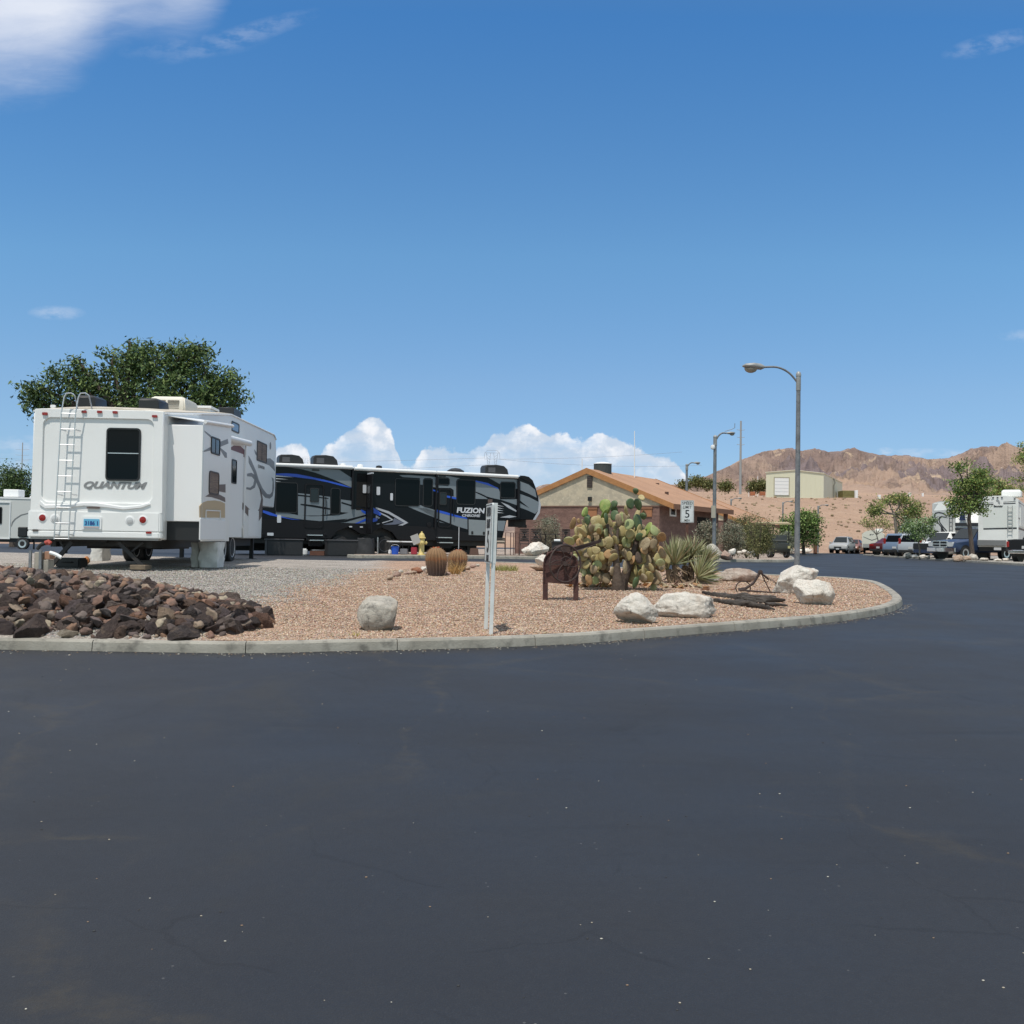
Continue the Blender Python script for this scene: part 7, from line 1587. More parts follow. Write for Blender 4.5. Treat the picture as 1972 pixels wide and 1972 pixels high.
# ================================================================ THINGS ROUND THE TRAILERS
def solid(name, px0, px1, pt, pb, Y, m, label, cat, depth=.5, bevel=.02, parts=None, rz=0, hb=HB_, group=None, taper=None):
    b_ = P((px0+px1)/2, pb, Y); b_.z = g(b_.x, b_.y)+hb; k = Y/F0; w_ = (px1-px0)*k; h_ = (pb-pt)*k
    o = MB().box((0,0,h_/2), (w_, depth, h_), None, 0, taper).build(name, m, None, bevel=bevel, segs=2); o.location = b_; o.rotation_euler = (0,0,rz); return tag(o, label, cat, group)
dkv = mat('dark_vinyl', (.022,.022,.024), .6, bump=.3, bscale=8)
rzb = rzF+math.pi/2
for px0, px1, lab in ((512,581,'long black vinyl skirt box below the black trailer, nearest the white trailer'),(627,690,'long black vinyl skirt box left of the dark tarp')):
    o = solid('storage_box', px0, px1, 1038.5, 1068.5, 38.3 if px0 < 600 else 39.2, dkv, lab, 'box', .45, .03, rz=rzb, group='black boxes under the black trailer', hb=0)
    MB().box((0,0,30*39/F0), ((px1-px0)*39/F0+.04,.5,.05)).build('lid', mat('vinyl_edge',(.05,.05,.055),.5), o, bevel=.015)
b_ = P(703,1068,39.4); b_.z = g(b_.x,b_.y); rings = []
for k, zz in enumerate(np.linspace(0,.68,8)):
    rings.append([(.36*(1-.25*zz)*max(-1,min(1,1.3*math.cos(a)))*(1+.06*math.sin(3*a+k)), .35*(1-.4*zz)*math.sin(a)*(1+.08*math.sin(5*a+k*1.3)), zz+.03*math.sin(4*a)) for a in np.linspace(0,2*math.pi,20,endpoint=False)])
o = MB().loft(rings).build('tarp', dkv, None, smooth=70); o.location = b_; tag(o, 'black tarp bundled over something beside the trailer wheels', 'tarp')
bl_ = mat('blue_plastic', (.02,.10,.55), .4); rd_ = mat('red_plastic', (.35,.03,.05), .45)
def bucket(px0, px1, pt, pb, Y, label, m=bl_):
    b_ = P((px0+px1)/2, pb, Y); b_.z = g(b_.x,b_.y)+HB_; k = Y/F0; r = (px1-px0)*k/2; h_ = (pb-pt)*k; o = MB().lathe([(.003,0),(r*.85,0),(r,h_*.93),(r*1.08,h_*.94),(r*1.08,h_),(r*.96,h_),(r*.82,.02),(.003,.02)], (0,0,0), 20).build('bucket', m, None); o.location = b_; tag(o, label, 'bucket')
    MB().tube([(r*math.cos(a), 0, h_+r*.5*math.sin(a)) for a in np.linspace(0,math.pi,12)], .006, 5).build('handle', white2, o); return o
bucket(753,768,1053,1068,39.6,'blue bucket on the kerb island left of the hydrant'); bucket(875,890,1043,1053,44,'small blue bucket far under the black trailer, right of the steps')
for px0, px1, pt, Y, lab in ((747,766,1041.5,40.4,'small white folding table behind the blue bucket'),(770,792,1042,40.8,'white folding table between the blue bucket and the hydrant')):
    b_ = P((px0+px1)/2,1066,Y); b_.z = g(b_.x,b_.y)+HB_; k = Y/F0; w_ = (px1-px0)*k; h_ = (hx(px0)-pt)*k+EYE-b_.z; T_ = thing('folding_table', b_, rzb, lab, 'table')
    MB().b2(-w_/2,w_/2,-.22,.22,h_-.05,h_).build('tabletop', white2, T_, bevel=.01)
    for sx in (-1,1):
        for sy in (-1,1): MB().tube([(sx*w_*.4,sy*.18,0),(sx*w_*.4,sy*.18,h_-.05)], .012, 6).build('leg', blackp, T_)
solid('cooler', 792,803,1052,1066,40.2,rd_,'red plastic cooler directly behind the hydrant','cooler',.3)
solid('toolbox', 771,785,1055,1066,40.0,mat('grey_box',(.2,.2,.21),.5),'grey crate of gear on the ground right of the blue bucket','crate',.3)
solid('white_jug', 748,753.5,1058,1067,39.8,white2,'white jug touching the left side of the blue bucket','jug',.14,.03)
solid('white_jug', 582,592,1050,1063,39.6,white2,'white jug between the black skirt box and the trailer steps','jug',.2,.04,hb=0)
solid('timber_block', 598,626,1060,1068.5,39.4,mat('red_timber',(.16,.07,.045),.85,c2=(.11,.05,.035),nscale=5,stretch=(1,8,8)),'reddish timber block under the left steps of the black trailer','timber',.35,.01,hb=0)
solid('timber_block', 904,922,1055,1068,42.5,mat('dark_timber',(.10,.055,.04),.85),'dark timber block under the landing jack of the black trailer','timber',.3,.01,taper=.8)
# camp chairs, railing, grill on the patio
irn = mat('cast_iron', (.022,.020,.020), .6)
def chair(px0, px1, pt, pb, Y, label, seatf=.45, cushion=False, rz=0, name='patio_chair', group='metal patio chairs'):
    b_ = P((px0+px1)/2, pb, Y); b_.z = g(b_.x,b_.y)+HB_; k = Y/F0; w_ = (px1-px0)*k; h_ = (hx(px0)-pt)*k+EYE-b_.z; T_ = thing(name, b_, rz, label, 'chair', group); sh_ = h_*seatf
    for sx in (-1,1):
        for sy in (-1,1): MB().tube([(sx*w_*.47,sy*.24,0),(sx*w_*.42,sy*.2,sh_)], .014, 6).build('leg', irn, T_)
    MB().b2(-w_*.48,w_*.48,-.24,.24,sh_-.03,sh_).build('seat', irn, T_)
    if cushion: MB().b2(-w_*.46,w_*.46,-.24,.22,sh_+.0,sh_+.09).build('cushion', mat('tan_cushion',(.36,.30,.24),.9), T_, bevel=.03)
    mb = MB(); mb.tube([(-w_*.46,.22,sh_),(-w_*.46,.27,h_),(w_*.46,.27,h_),(w_*.46,.22,sh_)], .016, 6)
    n_ = 6
    for i in range(n_+1):
        t = i/n_; mb.tube([(-w_*.46+w_*.92*t,.25,sh_+.1),(-w_*.46+w_*.92*(1-t),.27,h_)], .012, 4)
    for i in range(1,6): zz = sh_+(h_-sh_)*i/6; mb.tube([(-w_*.46,.25,zz),(w_*.46,.25,zz)], .012, 4)
    for i in range(1,7): xx = -w_*.46+w_*.92*i/7; mb.tube([(xx,.25,sh_+.08),(xx,.27,h_)], .011, 4)
    mb.build('backrest', irn, T_); 
    MB().tube([(-w_*.47,-.2,sh_*.35),(w_*.47,-.2,sh_*.35)], .01, 5).build('stretcher', irn, T_)
    return T_
chair(1000,1019,1018,1068,43.0,'black lattice-back metal chair, left of the pair by the boulder'); chair(1021,1042,1018.5,1066,43.8,'black lattice-back metal chair, right of the pair by the boulder')
chair(955,973,1036,1068,43.2,'metal chair with tan cushion between the near speed sign and the railing',.72,True)
chair(1082,1098,1019,1058,46,'dark chair with curved back behind the old grinder',.45)
b_ = P(986,1068,43.4); b_.z = g(b_.x,b_.y)+HB_; T_ = thing('railing', b_, 0, 'short brown metal railing standing beside the lattice chairs', 'railing'); k = 43.4/F0; h_ = (1040-1026)*k+EYE-b_.z; w_ = 26*k
brm = mat('brown_metal',(.07,.03,.025),.6); MB().tube([(-w_/2,0,0),(-w_/2,0,h_),(w_/2,0,h_),(w_/2,0,0)], .018, 6).build('frame', brm, T_)
for f_ in (-.12,.10,.22): MB().tube([(w_*f_,0,0),(w_*f_,0,h_)], .018, 6).build('bar', brm, T_)
b_ = P(1060,1062,44.5); b_.z = g(b_.x,b_.y)+HB_; T_ = thing('patio_table', b_, 0, 'dark round-edged patio table behind the white boulder', 'table'); k = 44.5/F0; h_ = (1041-1028)*k+EYE-b_.z
MB().lathe([(.003,-.03),(.42,-.03),(.42,0),(.003,0)], (0,0,h_), 24).build('tabletop', irn, T_)
for a in (45,135,225,315): MB().tube([(.3*math.cos(R(a)),.3*math.sin(R(a)),h_-.03),(.36*math.cos(R(a)),.36*math.sin(R(a)),0)], .02, 6).build('leg', irn, T_)
o = MB().tube([(-.13,0,0),(.13,0,0)], .05, 12).build('roll', white2, None); o.location = P(1073,1041,42.8); 
T2 = thing('side_table', P(1073,1066,42.8), 0, 'dark side table holding a white roll, left of the curved-back chair', 'table'); T2.location.z = g(T2.location.x,42.8)+HB_; hh_ = o.location.z-.05-T2.location.z
MB().b2(-.25,.25,-.2,.2,hh_-.03,hh_).build('tabletop', irn, T2); MB().b2(-.22,.22,-.16,.16,.0,hh_-.03).build('cabinet', irn, T2); tag(o, 'white roll lying on the dark side table', 'roll')
# pedestal, hose and gear at the left of the white trailer
tnk = mat('pedestal_tan', (.36,.33,.28), .8, c2=(.28,.255,.215), nscale=4); Yp = 18.6
def pz(px, py, Y=Yp): return P(px, py, Y)
gz_ = g(-8.5,Yp)+DZ; T_ = thing('utility_pedestal', Vector((pz(80,1090).x, Yp, gz_)), 0, 'tan utility pedestal with steel posts at the left corner of the QUANTUM trailer', 'pedestal'); k = Yp/F0
q = lambda px, py: (lambda v: v - T_.location)(pz(px, py))
a, b = q(71,1093), q(84,1063); MB().b2(a.x,b.x,-.12,.12,-.1,b.z).build('block', tnk, T_, bevel=.01); a, b = q(86,1093), q(98,1078); MB().b2(a.x,b.x,-.1,.14,-.1,b.z).build('block', tnk, T_, bevel=.01)
a, b = q(90,1077), q(101,1062); MB().b2(a.x,b.x,-.1,.12,a.z,b.z).build('orange_box', mat('orange_box',(.35,.19,.12),.8), T_, bevel=.01)
for px, pt in ((65.5,1060),(85,1058)): a = q(px,pt); MB().b2(a.x-.02,a.x+.025,-.16,-.12,-.1,a.z).build('post', galv, T_)
hs_ = MB().tube(smooth_line([pz(72,1058), pz(78,1050), pz(88,1046), pz(95,1043)], 5), .035, 8).build('hose', rubber, None); tag(hs_, 'black hose with a red end lying over the utility pedestal', 'hose')
MB().tube([pz(88,1046), pz(93,1043.5), pz(97,1047)], .045, 8).build('red_coupling', mat('red_cap',(.4,.06,.04),.5), hs_)
tg = MB().tube(smooth_line([pz(96,1064,18.4), pz(108,1068,18.4), pz(118,1074,18.4)], 4), [.032]*9, 8).build('pipe', white2, None, bevel=0); tag(tg, 'white plastic pipe bent down beside the pedestal', 'pipe')
b_ = P(138,1093,20.2); b_.z = g(b_.x,b_.y)+DZ; o = MB().b2(-.24,.24,-.2,.2,0,.2).build('tool_case', blackp, None, bevel=.03, segs=2); o.location = b_; tag(o, 'black tool case on the gravel under the rear of the QUANTUM trailer', 'case'); MB().tube([(-.1,-.21,.12),(-.1,-.24,.12),(.1,-.24,.12),(.1,-.21,.12)], .01, 5).build('handle', blackp, o)
o = MB().loft([[(.06*r_*math.cos(a)*(1+.2*math.sin(3*a)), .06*r_*math.sin(a), z_) for a in np.linspace(0,6.28,10,endpoint=False)] for r_, z_ in ((.5,0),(1.2,.05),(1.0,.12),(.3,.17))]).build('orange_plant', mat('orange_bloom',(.6,.25,.10),.7), None); b_ = P(166,1080,22); b_.z = g(b_.x,b_.y)+DZ; o.location = b_; tag(o, 'small orange plant seen under the QUANTUM trailer', 'plant')
# ================================================================ CARS
def paint(name, c, **k): return mat(name, c, .32, spec=.35, coat=.08, **k)
def car(name, loc, heading, kind, pm_, label, cat, L=4.6, W=1.82, H=1.70, group=None, plate=True, rimm=None, lower=None, tail=redl):
    """heading = direction the nose points (radians from +Y, anticlockwise)"""
    hv = Vector((-math.sin(heading), math.cos(heading), 0)); loc = Vector(loc[:]) + (hv if hv.y > 0 else -hv)*L/2; loc.z = g(loc.x, loc.y)+(.09 if kind == 'pickup' or group else .01)   # loc is the middle of the near end
    T_ = thing(name, loc, heading, label, cat, group); h2 = L/2
    S = {'suv': [(-1,.50,.86,.90,.80),(-.985,.34,.98,1.04,.84),(-.90,.30,1.02,H-.10,.62),(-.80,.30,1.02,H-.02,.66),(-.10,.28,1.0,H,.69),(.18,.28,.99,H-.04,.66),(.46,.28,.98,1.10,.80),(.80,.30,.92,.99,.80),(.95,.32,.80,.84,.78),(1.0,.38,.62,.66,.72)],
         'sedan': [(-1,.42,.78,.86,.76),(-.97,.32,.90,.96,.80),(-.72,.28,.93,1.02,.78),(-.42,.28,.93,H-.04,.60),(-.05,.27,.92,H,.62),(.12,.27,.91,H-.03,.60),(.46,.27,.90,.98,.78),(.80,.28,.82,.88,.78),(.96,.30,.70,.73,.76),(1.0,.36,.56,.60,.70)],
         'pickup': [(-1,.55,1.10,1.12,.90),(-.985,.50,1.15,1.17,.92),(-.36,.48,1.16,1.18,.92),(-.33,.48,1.16,H-.10,.66),(-.15,.45,1.16,H,.72),(.10,.45,1.15,H-.03,.70),(.34,.45,1.14,1.24,.84),(.60,.45,1.12,1.20,.86),(.93,.45,1.02,1.10,.85),(1.0,.50,.80,.98,.82)]}[kind]
    w2 = W/2; ring_ = []
    for y, z0, zb_, zt_, wr in S:
        y *= h2; k = .90 if abs(y) > h2*.97 else 1.0
        ring_.append([(-w2*.90*k,y,z0),(-w2*k,y,z0+.14),(-w2*k,y,(z0+zb_)/2+.1),(-w2*.97*k,y,zb_),(-w2*wr,y,zt_),(-w2*wr*.6,y,zt_+.035),(w2*wr*.6,y,zt_+.035),(w2*wr,y,zt_),(w2*.97*k,y,zb_),(w2*k,y,(z0+zb_)/2+.1),(w2*k,y,z0+.14),(w2*.90*k,y,z0)])
    MB().loft(ring_).build('body', pm_, T_, smooth=32)
    def quad(a, b, c, d, nm, inset=.12, off=.012, m=glassd, par=T_):
        a, b, c, d = map(Vector, (a,b,c,d)); ce = (a+b+c+d)/4; n_ = (b-a).cross(d-a).normalized(); 
        if n_.dot(ce-Vector((0,ce.y*.6,.9))) < 0: n_ = -n_
        q = [p.lerp(ce, inset) for p in (a,b,c,d)]; return MB().prism([p+n_*off for p in q], [p-n_*.02 for p in q]).build(nm, m, par, smooth=0)
    idx = {'suv': ((1,2),(5,6),[(2,3),(3,4),(4,5)]), 'sedan': ((2,3),(5,6),[(3,4),(4,5)]), 'pickup': ((2,3),(5,6),[(3,4),(4,5)])}[kind]
    r0, r1 = idx[0]; quad(ring_[r0][4],ring_[r0][7],ring_[r1][7],ring_[r1][4],'rear_window',.12)
    r0, r1 = idx[1]; quad(ring_[r0][4],ring_[r0][7],ring_[r1][7],ring_[r1][4],'windscreen',.09, off=.055, m=mat('windscreen_glass',(.025,.03,.032),.08,spec=.35))
    for r0, r1 in idx[2]:
        for i, j in ((3,4),(8,7)): quad(ring_[r0][i],ring_[r1][i],ring_[r1][j],ring_[r0][j],'side_window',.13)
    wr_ = .36 if kind != 'pickup' else .41; wy = (-.60,.64) if kind != 'pickup' else (-.60,.66)
    for sx in (-1,1):
        for fy in wy:
            y = fy*h2; MB().lathe([(.01,-.30),(wr_*1.16,-.30),(wr_*1.16,.0),(.01,.0)], (sx*(w2+.002) - (.0 if sx > 0 else 0), y, wr_+.02), 22, 'x', rot=Matrix.Identity(3) if sx > 0 else Matrix.Rotation(math.pi,3,'Z')).build('wheel_arch', blackp, T_)
            wheel(T_, (sx*(w2-.10), y, wr_), wr_, .22, rimm=rimm, rimr=.62)
        z = S[-2][2]
    # lamps, grille, bumpers, mirrors
    f_ = ring_[-1]; zf = S[-1][3]; zr_ = S[1][2]; fy = h2
    for sx in (-1,1):
        if kind == 'pickup': MB().rbox((sx*w2*.72,fy-.06,.92), (.34,.16,.26), .04, 3, 'y').build('headlight', clearl, T_)
        else: MB().loft([[(sx*w2*.50,fy-.02,zf-.08),(sx*w2*.50,fy-.02,zf+.06),(sx*w2*.50,fy-.12,zf+.10)],[(sx*w2*.93,fy-.16,zf-.06),(sx*w2*.93,fy-.16,zf+.10),(sx*w2*.90,fy-.30,zf+.16)]]).build('headlight', clearl, T_, smooth=0)
        if kind == 'suv': MB().b2(sx*w2*.78-.09,sx*w2*.78+.09,-h2*.975-.05,-h2*.90,.88,1.34).build('tail_light', tail, T_, bevel=.02)
        elif kind == 'sedan': MB().b2(sx*w2*.70-.22,sx*w2*.70+.22,-h2-.01,-h2*.95,.74,.90).build('tail_light', tail, T_, bevel=.02)
        else: MB().b2(sx*w2*.88-.07,sx*w2*.88+.07,-h2-.03,-h2*.96,.78,1.08).build('tail_light', tail, T_, bevel=.02)
        ym = S[6][0]*h2-.12; MB().b2(sx*w2*1.0-.02,sx*(w2+.20),ym-.05,ym+.06,S[6][2]+.02,S[6][2]+.20).build('mirror', blackp if kind == 'pickup' else pm_, T_, bevel=.03)
    if kind != 'pickup':
        MB().rbox((0,fy-.01,zf-.02), (.75,.08,.13), .04, 3, 'y').build('grille', blackp, T_)
        MB().rbox((0,fy-.0,zf-.21), (1.1,.08,.12), .04, 3, 'y').build('air_intake', blackp, T_)
    lw = lower or blackp
    for s in (-1,1): MB().b2(-w2*.88,w2*.88,min(s*h2*.93,s*(h2+.03)),max(s*h2*.93,s*(h2+.03)),S[-1][1]-.06,S[-1][1]+.14).build('bumper', lw, T_, bevel=.04)
    if plate: 
        for s in (-1,1): MB().b2(-.15,.15,min(s*(h2+.02),s*(h2+.05)),max(s*(h2+.02),s*(h2+.05)),S[-1][1]+(.02 if s > 0 else .2),S[-1][1]+(.17 if s > 0 else .35)).build('licence_plate', mat('plate_white',(.5,.5,.5),.5), T_)
    return T_
def vb_(px, py, Y, h=.09): b = P(px, py, Y); b.z = g(b.x, b.y)+h; return b
c_ = car('parked_car', vb_(1613,1066,105,.0), math.pi-.52, 'suv', paint('silver_paint',(.36,.36,.35)), 'silver compact SUV facing the camera, alone on the road by the bank', 'car', 4.5, 1.85, 1.72)
car('parked_car', vb_(1636,1063,112,.0), math.pi-.52, 'sedan', paint('rust_red_paint',(.22,.09,.06)), 'reddish car mostly hidden behind the silver compact SUV', 'car', 4.6, 1.8, 1.5)
car('parked_car', vb_(1691,1073,85), -.92, 'sedan', paint('dark_red_paint',(.09,.012,.014)), 'dark red sedan seen from behind, leftmost of the row of parked cars', 'car', 4.8, 1.82, 1.45, 'row of parked cars')
car('parked_car', vb_(1722,1074,79), -.55, 'suv', paint('blue_grey_paint',(.17,.23,.33)), 'blue-grey SUV with tall red tail lights beside the dark red sedan', 'car', 4.55, 1.84, 1.72, 'row of parked cars')
car('parked_car', vb_(1753,1076,75), -.48, 'suv', paint('bright_silver_paint',(.40,.43,.47)), 'bright silver SUV with dark rear window behind the small bright tree', 'car', 4.7, 1.9, 1.70, 'row of parked cars')
wc = car('parked_car', vb_(1780,1077,70), math.pi-1.0, 'suv', white, 'white SUV with a black front end between the silver SUV and the dark blue pickup', 'car', 4.8, 1.95, 1.78, 'row of parked cars')
MB().rbox((0,2.42,.78), (1.7,.06,.42), .08, 3, 'y').build('front_cover', blackp, wc); MB().rbox((0,2.46,.45), (1.6,.06,.22), .05, 3, 'y').build('front_guard', mat('navy_cover',(.02,.03,.07),.4), wc)
# dark blue pickup, nose to the camera
RM = car('pickup_truck', vb_(1811,1080.5,63), math.pi-1.10, 'pickup', paint('navy_paint',(.025,.045,.10)), 'dark blue pickup with big chrome cross-bar grille facing the camera', 'pickup truck', 5.9, 2.02, 1.95, lower=chrome)
fy = 2.95; gr = MB(); ringplate(gr, rrect(-.56,.56,.74,1.14,.08), rrect(-.50,.50,.79,1.09,.06), 'y', fy-.02, fy+.06); gr.b2(-.035,.035,fy,fy+.055,.78,1.10); gr.b2(-.52,.52,fy,fy+.05,.915,.965); gr.build('grille', chrome, RM, smooth=0)
MB().b2(-.52,.52,fy-.05,fy+.02,.78,1.10).build('grille_mesh', blackp, RM)
bmp = MB(); bmp.loft([[(x, fy+.13-.14*(x/1.02)**2, z) for x in np.linspace(-1.02,1.02,9)] + [(x, fy-.1, z) for x in (1.02,-1.02)] for z in (.48,.50,.68,.71)]); bmp.build('front_bumper', chrome, RM, smooth=40)
MB().rbox((0,fy+.14,.60), (.34,.03,.15), .02, 3, 'y').build('front_plate', mat('plate_white',(.5,.5,.5),.5), RM)
# black pickup at the right edge, tail to the camera
BP = car('pickup_truck', vb_(1974,1089,54), -.88, 'pickup', paint('black_paint',(.012,.012,.014)), 'black pickup seen from behind, cut off by the right edge', 'pickup truck', 5.8, 2.05, 1.90, lower=chrome)
text_on('lettering', 'TOYO', .16, mat('badge_grey',(.08,.08,.085),.4), BP, (0,-2.93,.98), (1,0,0), (0,0,1), width=.6, depth=.004) if False else None
# golf cart
GC = thing('golf_cart', vb_(1484,1074,57), R(14), 'dark golf cart with a roof and folded windscreen, half behind the flowering bush', 'golf cart'); gcm = mat('golf_cart_green',(.035,.035,.028),.45)
mb = MB(); mb.loft([[(x,y,z) for x in (-.58,.58) for z in ()] or [(-.56*a,y,z0),(-.6*a,y,(z0+z1)/2),(-.5*a,y,z1),(.5*a,y,z1),(.6*a,y,(z0+z1)/2),(.56*a,y,z0)] for y, z0, z1, a in ((-1.2,.45,.62,.8),(-1.15,.32,.78,.95),(-.7,.28,.82,1),(-.3,.26,.36,1),(.3,.26,.34,1),(.5,.28,.80,1),(.9,.32,.74,.95),(1.15,.42,.6,.8))]); mb.build('body', gcm, GC)
MB().b2(-.55,.55,-.75,-.25,.78,.90).build('seat', mat('grey_seat',(.16,.155,.14),.7), GC, bevel=.03); MB().b2(-.55,.55,-.85,-.74,.9,1.25).build('backrest', mat('grey_seat',(.2,.2,.2),.7), GC, bevel=.03)
MB().loft([[(-.60,y,z),(-.60,y,z+.05),(-.5,y,z+.09),(.5,y,z+.09),(.60,y,z+.05),(.60,y,z)] for y, z in ((-1.15,1.83),(-1.0,1.87),(.7,1.87),(.85,1.83))]).build('canopy', mat('tan_canopy',(.50,.40,.24),.6), GC)
for sx in (-1,1):
    MB().tube([(sx*.55,.95,.7),(sx*.55,.62,1.86)], .022, 6).build('post', blackp, GC); MB().tube([(sx*.55,-1.0,.75),(sx*.55,-1.0,1.86)], .022, 6).build('post', blackp, GC)
    for y in (-.85,.85): wheel(GC, (sx*.50,y,.24), .24, .18)
ws = MB(); ringplate(ws, rrect(-.54,.54,1.30,1.80,.03), rrect(-.50,.50,1.34,1.76,.03), 'y', .70, .73); ws = ws.build('windscreen', blackp, GC, smooth=0); MB().tube([(-.55,.80,1.28),(.55,.80,1.28)], .02, 6).build('crossbar', blackp, ws)
MB().ring((-.25,.42,1.02), .17, .015, 'y', 18, 6, rot=Matrix.Rotation(R(-30),3,'X')).build('steering_wheel', blackp, GC)
MB().b2(.38,.52,-1.22,-1.16,.52,.66).build('rear_lamp', mat('yellow_lens',(.5,.45,.2),.4), GC)
# ================================================================ TRAILERS AND MOTORHOMES, right
rvw = mat('rv_white', (.80,.80,.77), .4, c2=(.74,.74,.71), nscale=.8); rvg = mat('rv_grey', (.46,.47,.46), .4); stripe = mat('rv_stripe', (.03,.03,.035), .4)
def rv(name, loc, rz, L, W, z0, z1, label, cat, m=rvw, crown=.10, rad=.10, nose=0):
    T_ = thing(name, loc, rz, label, cat); w2 = W/2; pr = [(-w2,z0),(-w2,z1-rad)] + [(-w2+W*t, z1-rad*abs(2*t-1)**3.5*.9+crown*(math.sin(math.pi*t)-.0)*.8) for t in np.linspace(.02,.98,11)] + [(w2,z1-rad),(w2,z0)]
    mb = MB(); mb.loft([[(x,y,z+(dz if z < z0+.2 else 0)) for x, z in pr] for y, dz in ((0,0),(L-nose,0),(L,nose*.5))]); mb.build('body', m, T_, smooth=30, bevel=.03)
    mb = MB()
    for x in (-w2*.7,w2*.7): mb.b2(x-.05,x+.05,.2,L-.4,z0-.18,z0+.02)
    mb.b2(-w2*.8,w2*.8,L*.35,L*.65,z0-.35,z0); mb.build('chassis', chass, T_)
    for x in (-w2+.15,w2-.15):
        for y in (L*.52,L*.62): wheel(T_, (x,y,.37), .37, .22)
    return T_
def rd(T_, pts, m, y=-.0, name='decal', lay=0):
    q = [hit(T_,'y',y,*p) for p in pts]; return MB().back([(v.x,v.z) for v in q], y-.006-.003*lay, y+.02).build(name, m, T_, smooth=0)
zr = lambda x, y: (1760+x/9.113, 900+y/9.113)
def ladder(T_, px0, px1, pt, pb, y, m, n_=7, Zf=None):
    mb = MB(); a0, a1, b0, b1 = hit(T_,'y',y,px0,pt), hit(T_,'y',y,px0,pb), hit(T_,'y',y,px1,pt), hit(T_,'y',y,px1,pb)
    mb.tube([a0,a1], .022, 6); mb.tube([b0,b1], .022, 6)
    for k in range(n_): t = (k+.5)/n_; mb.tube([a0.lerp(a1,t), b0.lerp(b1,t)], .018, 5)
    for t in (.08,.92):
        for p, q in ((a0,a1),(b0,b1)): v = p.lerp(q,t); mb.tube([v, (v.x,0,v.z)], .015, 5)
    return mb.build('ladder', m, T_)
# two-tone fifth wheel with swirls
Ya = 72; a = P(1797,1060,Ya); b = P(1850,1060,Ya); ba = Vector(((a.x+b.x)/2, Ya, g(a.x,Ya)+.09)); Wa = b.x-a.x; top_a = (hx(1820)-967)*Ya/F0+EYE-ba.z
SA = rv('fifth_wheel_trailer', ba, R(-25), 9, Wa, .75, top_a, 'pale grey fifth wheel trailer with black swirl graphics and a dark rear ladder', 'trailer', rvg, .12)
rd(SA, [zr(*p) for p in ((345,625),(600,600),(760,625),(770,700),(760,745),(345,760))], rvw)
rd(SA, [zr(*p) for p in ((345,760),(420,640),(350,640))], rvg, lay=1)
for pts in (((350,830),(375,795),(440,780),(520,800),(585,850),(580,860),(500,815),(430,800),(390,815),(375,850),(385,890),(430,970),(490,1040),(560,1150),(545,1200),(480,1060),(420,980),(365,900)), ((430,900),(445,870),(480,855),(560,870),(600,890),(560,885),(490,875),(455,905),(460,960),(520,1040),(580,1110),(570,1130),(500,1050),(445,970)), ((470,1045),(500,1050),(560,1200),(480,1190)), ((600,760),(700,775),(830,760),(830,815),(750,815),(680,800))):
    rd(SA, [zr(*p) for p in pts], stripe, lay=2)
ladder(SA, 1828.5, 1834, 962, 1032, -.14, stripe, 9)
MB().b2(-Wa/2+.05,Wa/2-.05,-.12,.05,.60,.78).build('bumper', chass, SA); q = hit(SA,'y',0,1822,972.5); MB().b2(q.x-.08,q.x+.08,-.03,.02,q.z-.04,q.z+.04).build('marker_light', redl, SA)
rd(SA, [zr(*p) for p in ((300,890),(330,895),(330,1100),(300,1090))], stripe, lay=3)
rd(SA, [zr(*p) for p in ((335,1105),(420,1110),(470,1160),(470,1210),(335,1200))], mat('spare_cover',(.02,.02,.022),.7), name='spare_cover', lay=4)
# striped fifth wheel nose between the trees
Yb = 67; a = P(1842,1060,Yb); b = P(1892,1060,Yb); bb = Vector(((a.x+b.x)/2, Yb, g(a.x,Yb)+.09)); Wb = b.x-a.x
SB = thing('fifth_wheel_trailer', bb, R(-26), 'white fifth wheel with black stripes and dark blue nose, its front raised behind the pickup', 'trailer')
zz = lambda py: (hx(1868)-py)*Yb/F0+EYE-bb.z
MB().side([(0,zz(1032)),(-.25,zz(1015)),(-.1,zz(1000)),(.25,zz(984)),(.9,zz(975)),(9,zz(975)),(9,.7),(2.6,.7),(2.3,zz(1032))], -Wb/2, Wb/2).build('body', rvw, SB, bevel=.04)
for p0, p1 in ((1007,1013),(1017,1021.5)):
    MB().b2(-Wb/2-.01,Wb/2+.01,-.28,.8,zz(p1),zz(p0)).build('stripe', stripe, SB)
rd(SB, [zr(*p) for p in ((790,930),(810,840),(830,760),(890,760),(905,930))], mat('navy_gelcoat',(.02,.03,.09),.3), y=-.30); rd(SB, [zr(*p) for p in ((890,780),(970,780),(985,860),(985,1080),(960,1080),(905,900))], rvw, y=-.31)
mb = MB(); mb.b2(-Wb/2+.1,Wb/2-.1,.3,8.8,.5,.72); mb.b2(-Wb/2+.1,-Wb/2+.2,2.3,2.4,0,.8); mb.b2(Wb/2-.2,Wb/2-.1,2.3,2.4,0,.8); mb.build('landing_gear', chass, SB); 
for x in (-Wb/2+.15,Wb/2-.15): wheel(SB, (x,6,.37), .37, .22)
rd(SB, [zr(*p) for p in ((765,1130),(795,1130),(790,1165),(778,1175),(767,1160))], stripe, y=-.03, name='crest')
# another white trailer glimpsed behind the small bright tree
Yc = 90; a = P(1733,1050,Yc); b = P(1802,1050,Yc); SC = rv('travel_trailer', Vector(((a.x+b.x)/2,Yc,g(a.x,Yc)+.09)), R(-20), 6, b.x-a.x, .7, (hx(1770)-1012)*Yc/F0+EYE-g(a.x,Yc)-.09, 'white trailer glimpsed behind the parked SUVs and the small bright tree', 'trailer', mat('rv_bluewhite',(.60,.64,.68),.4))
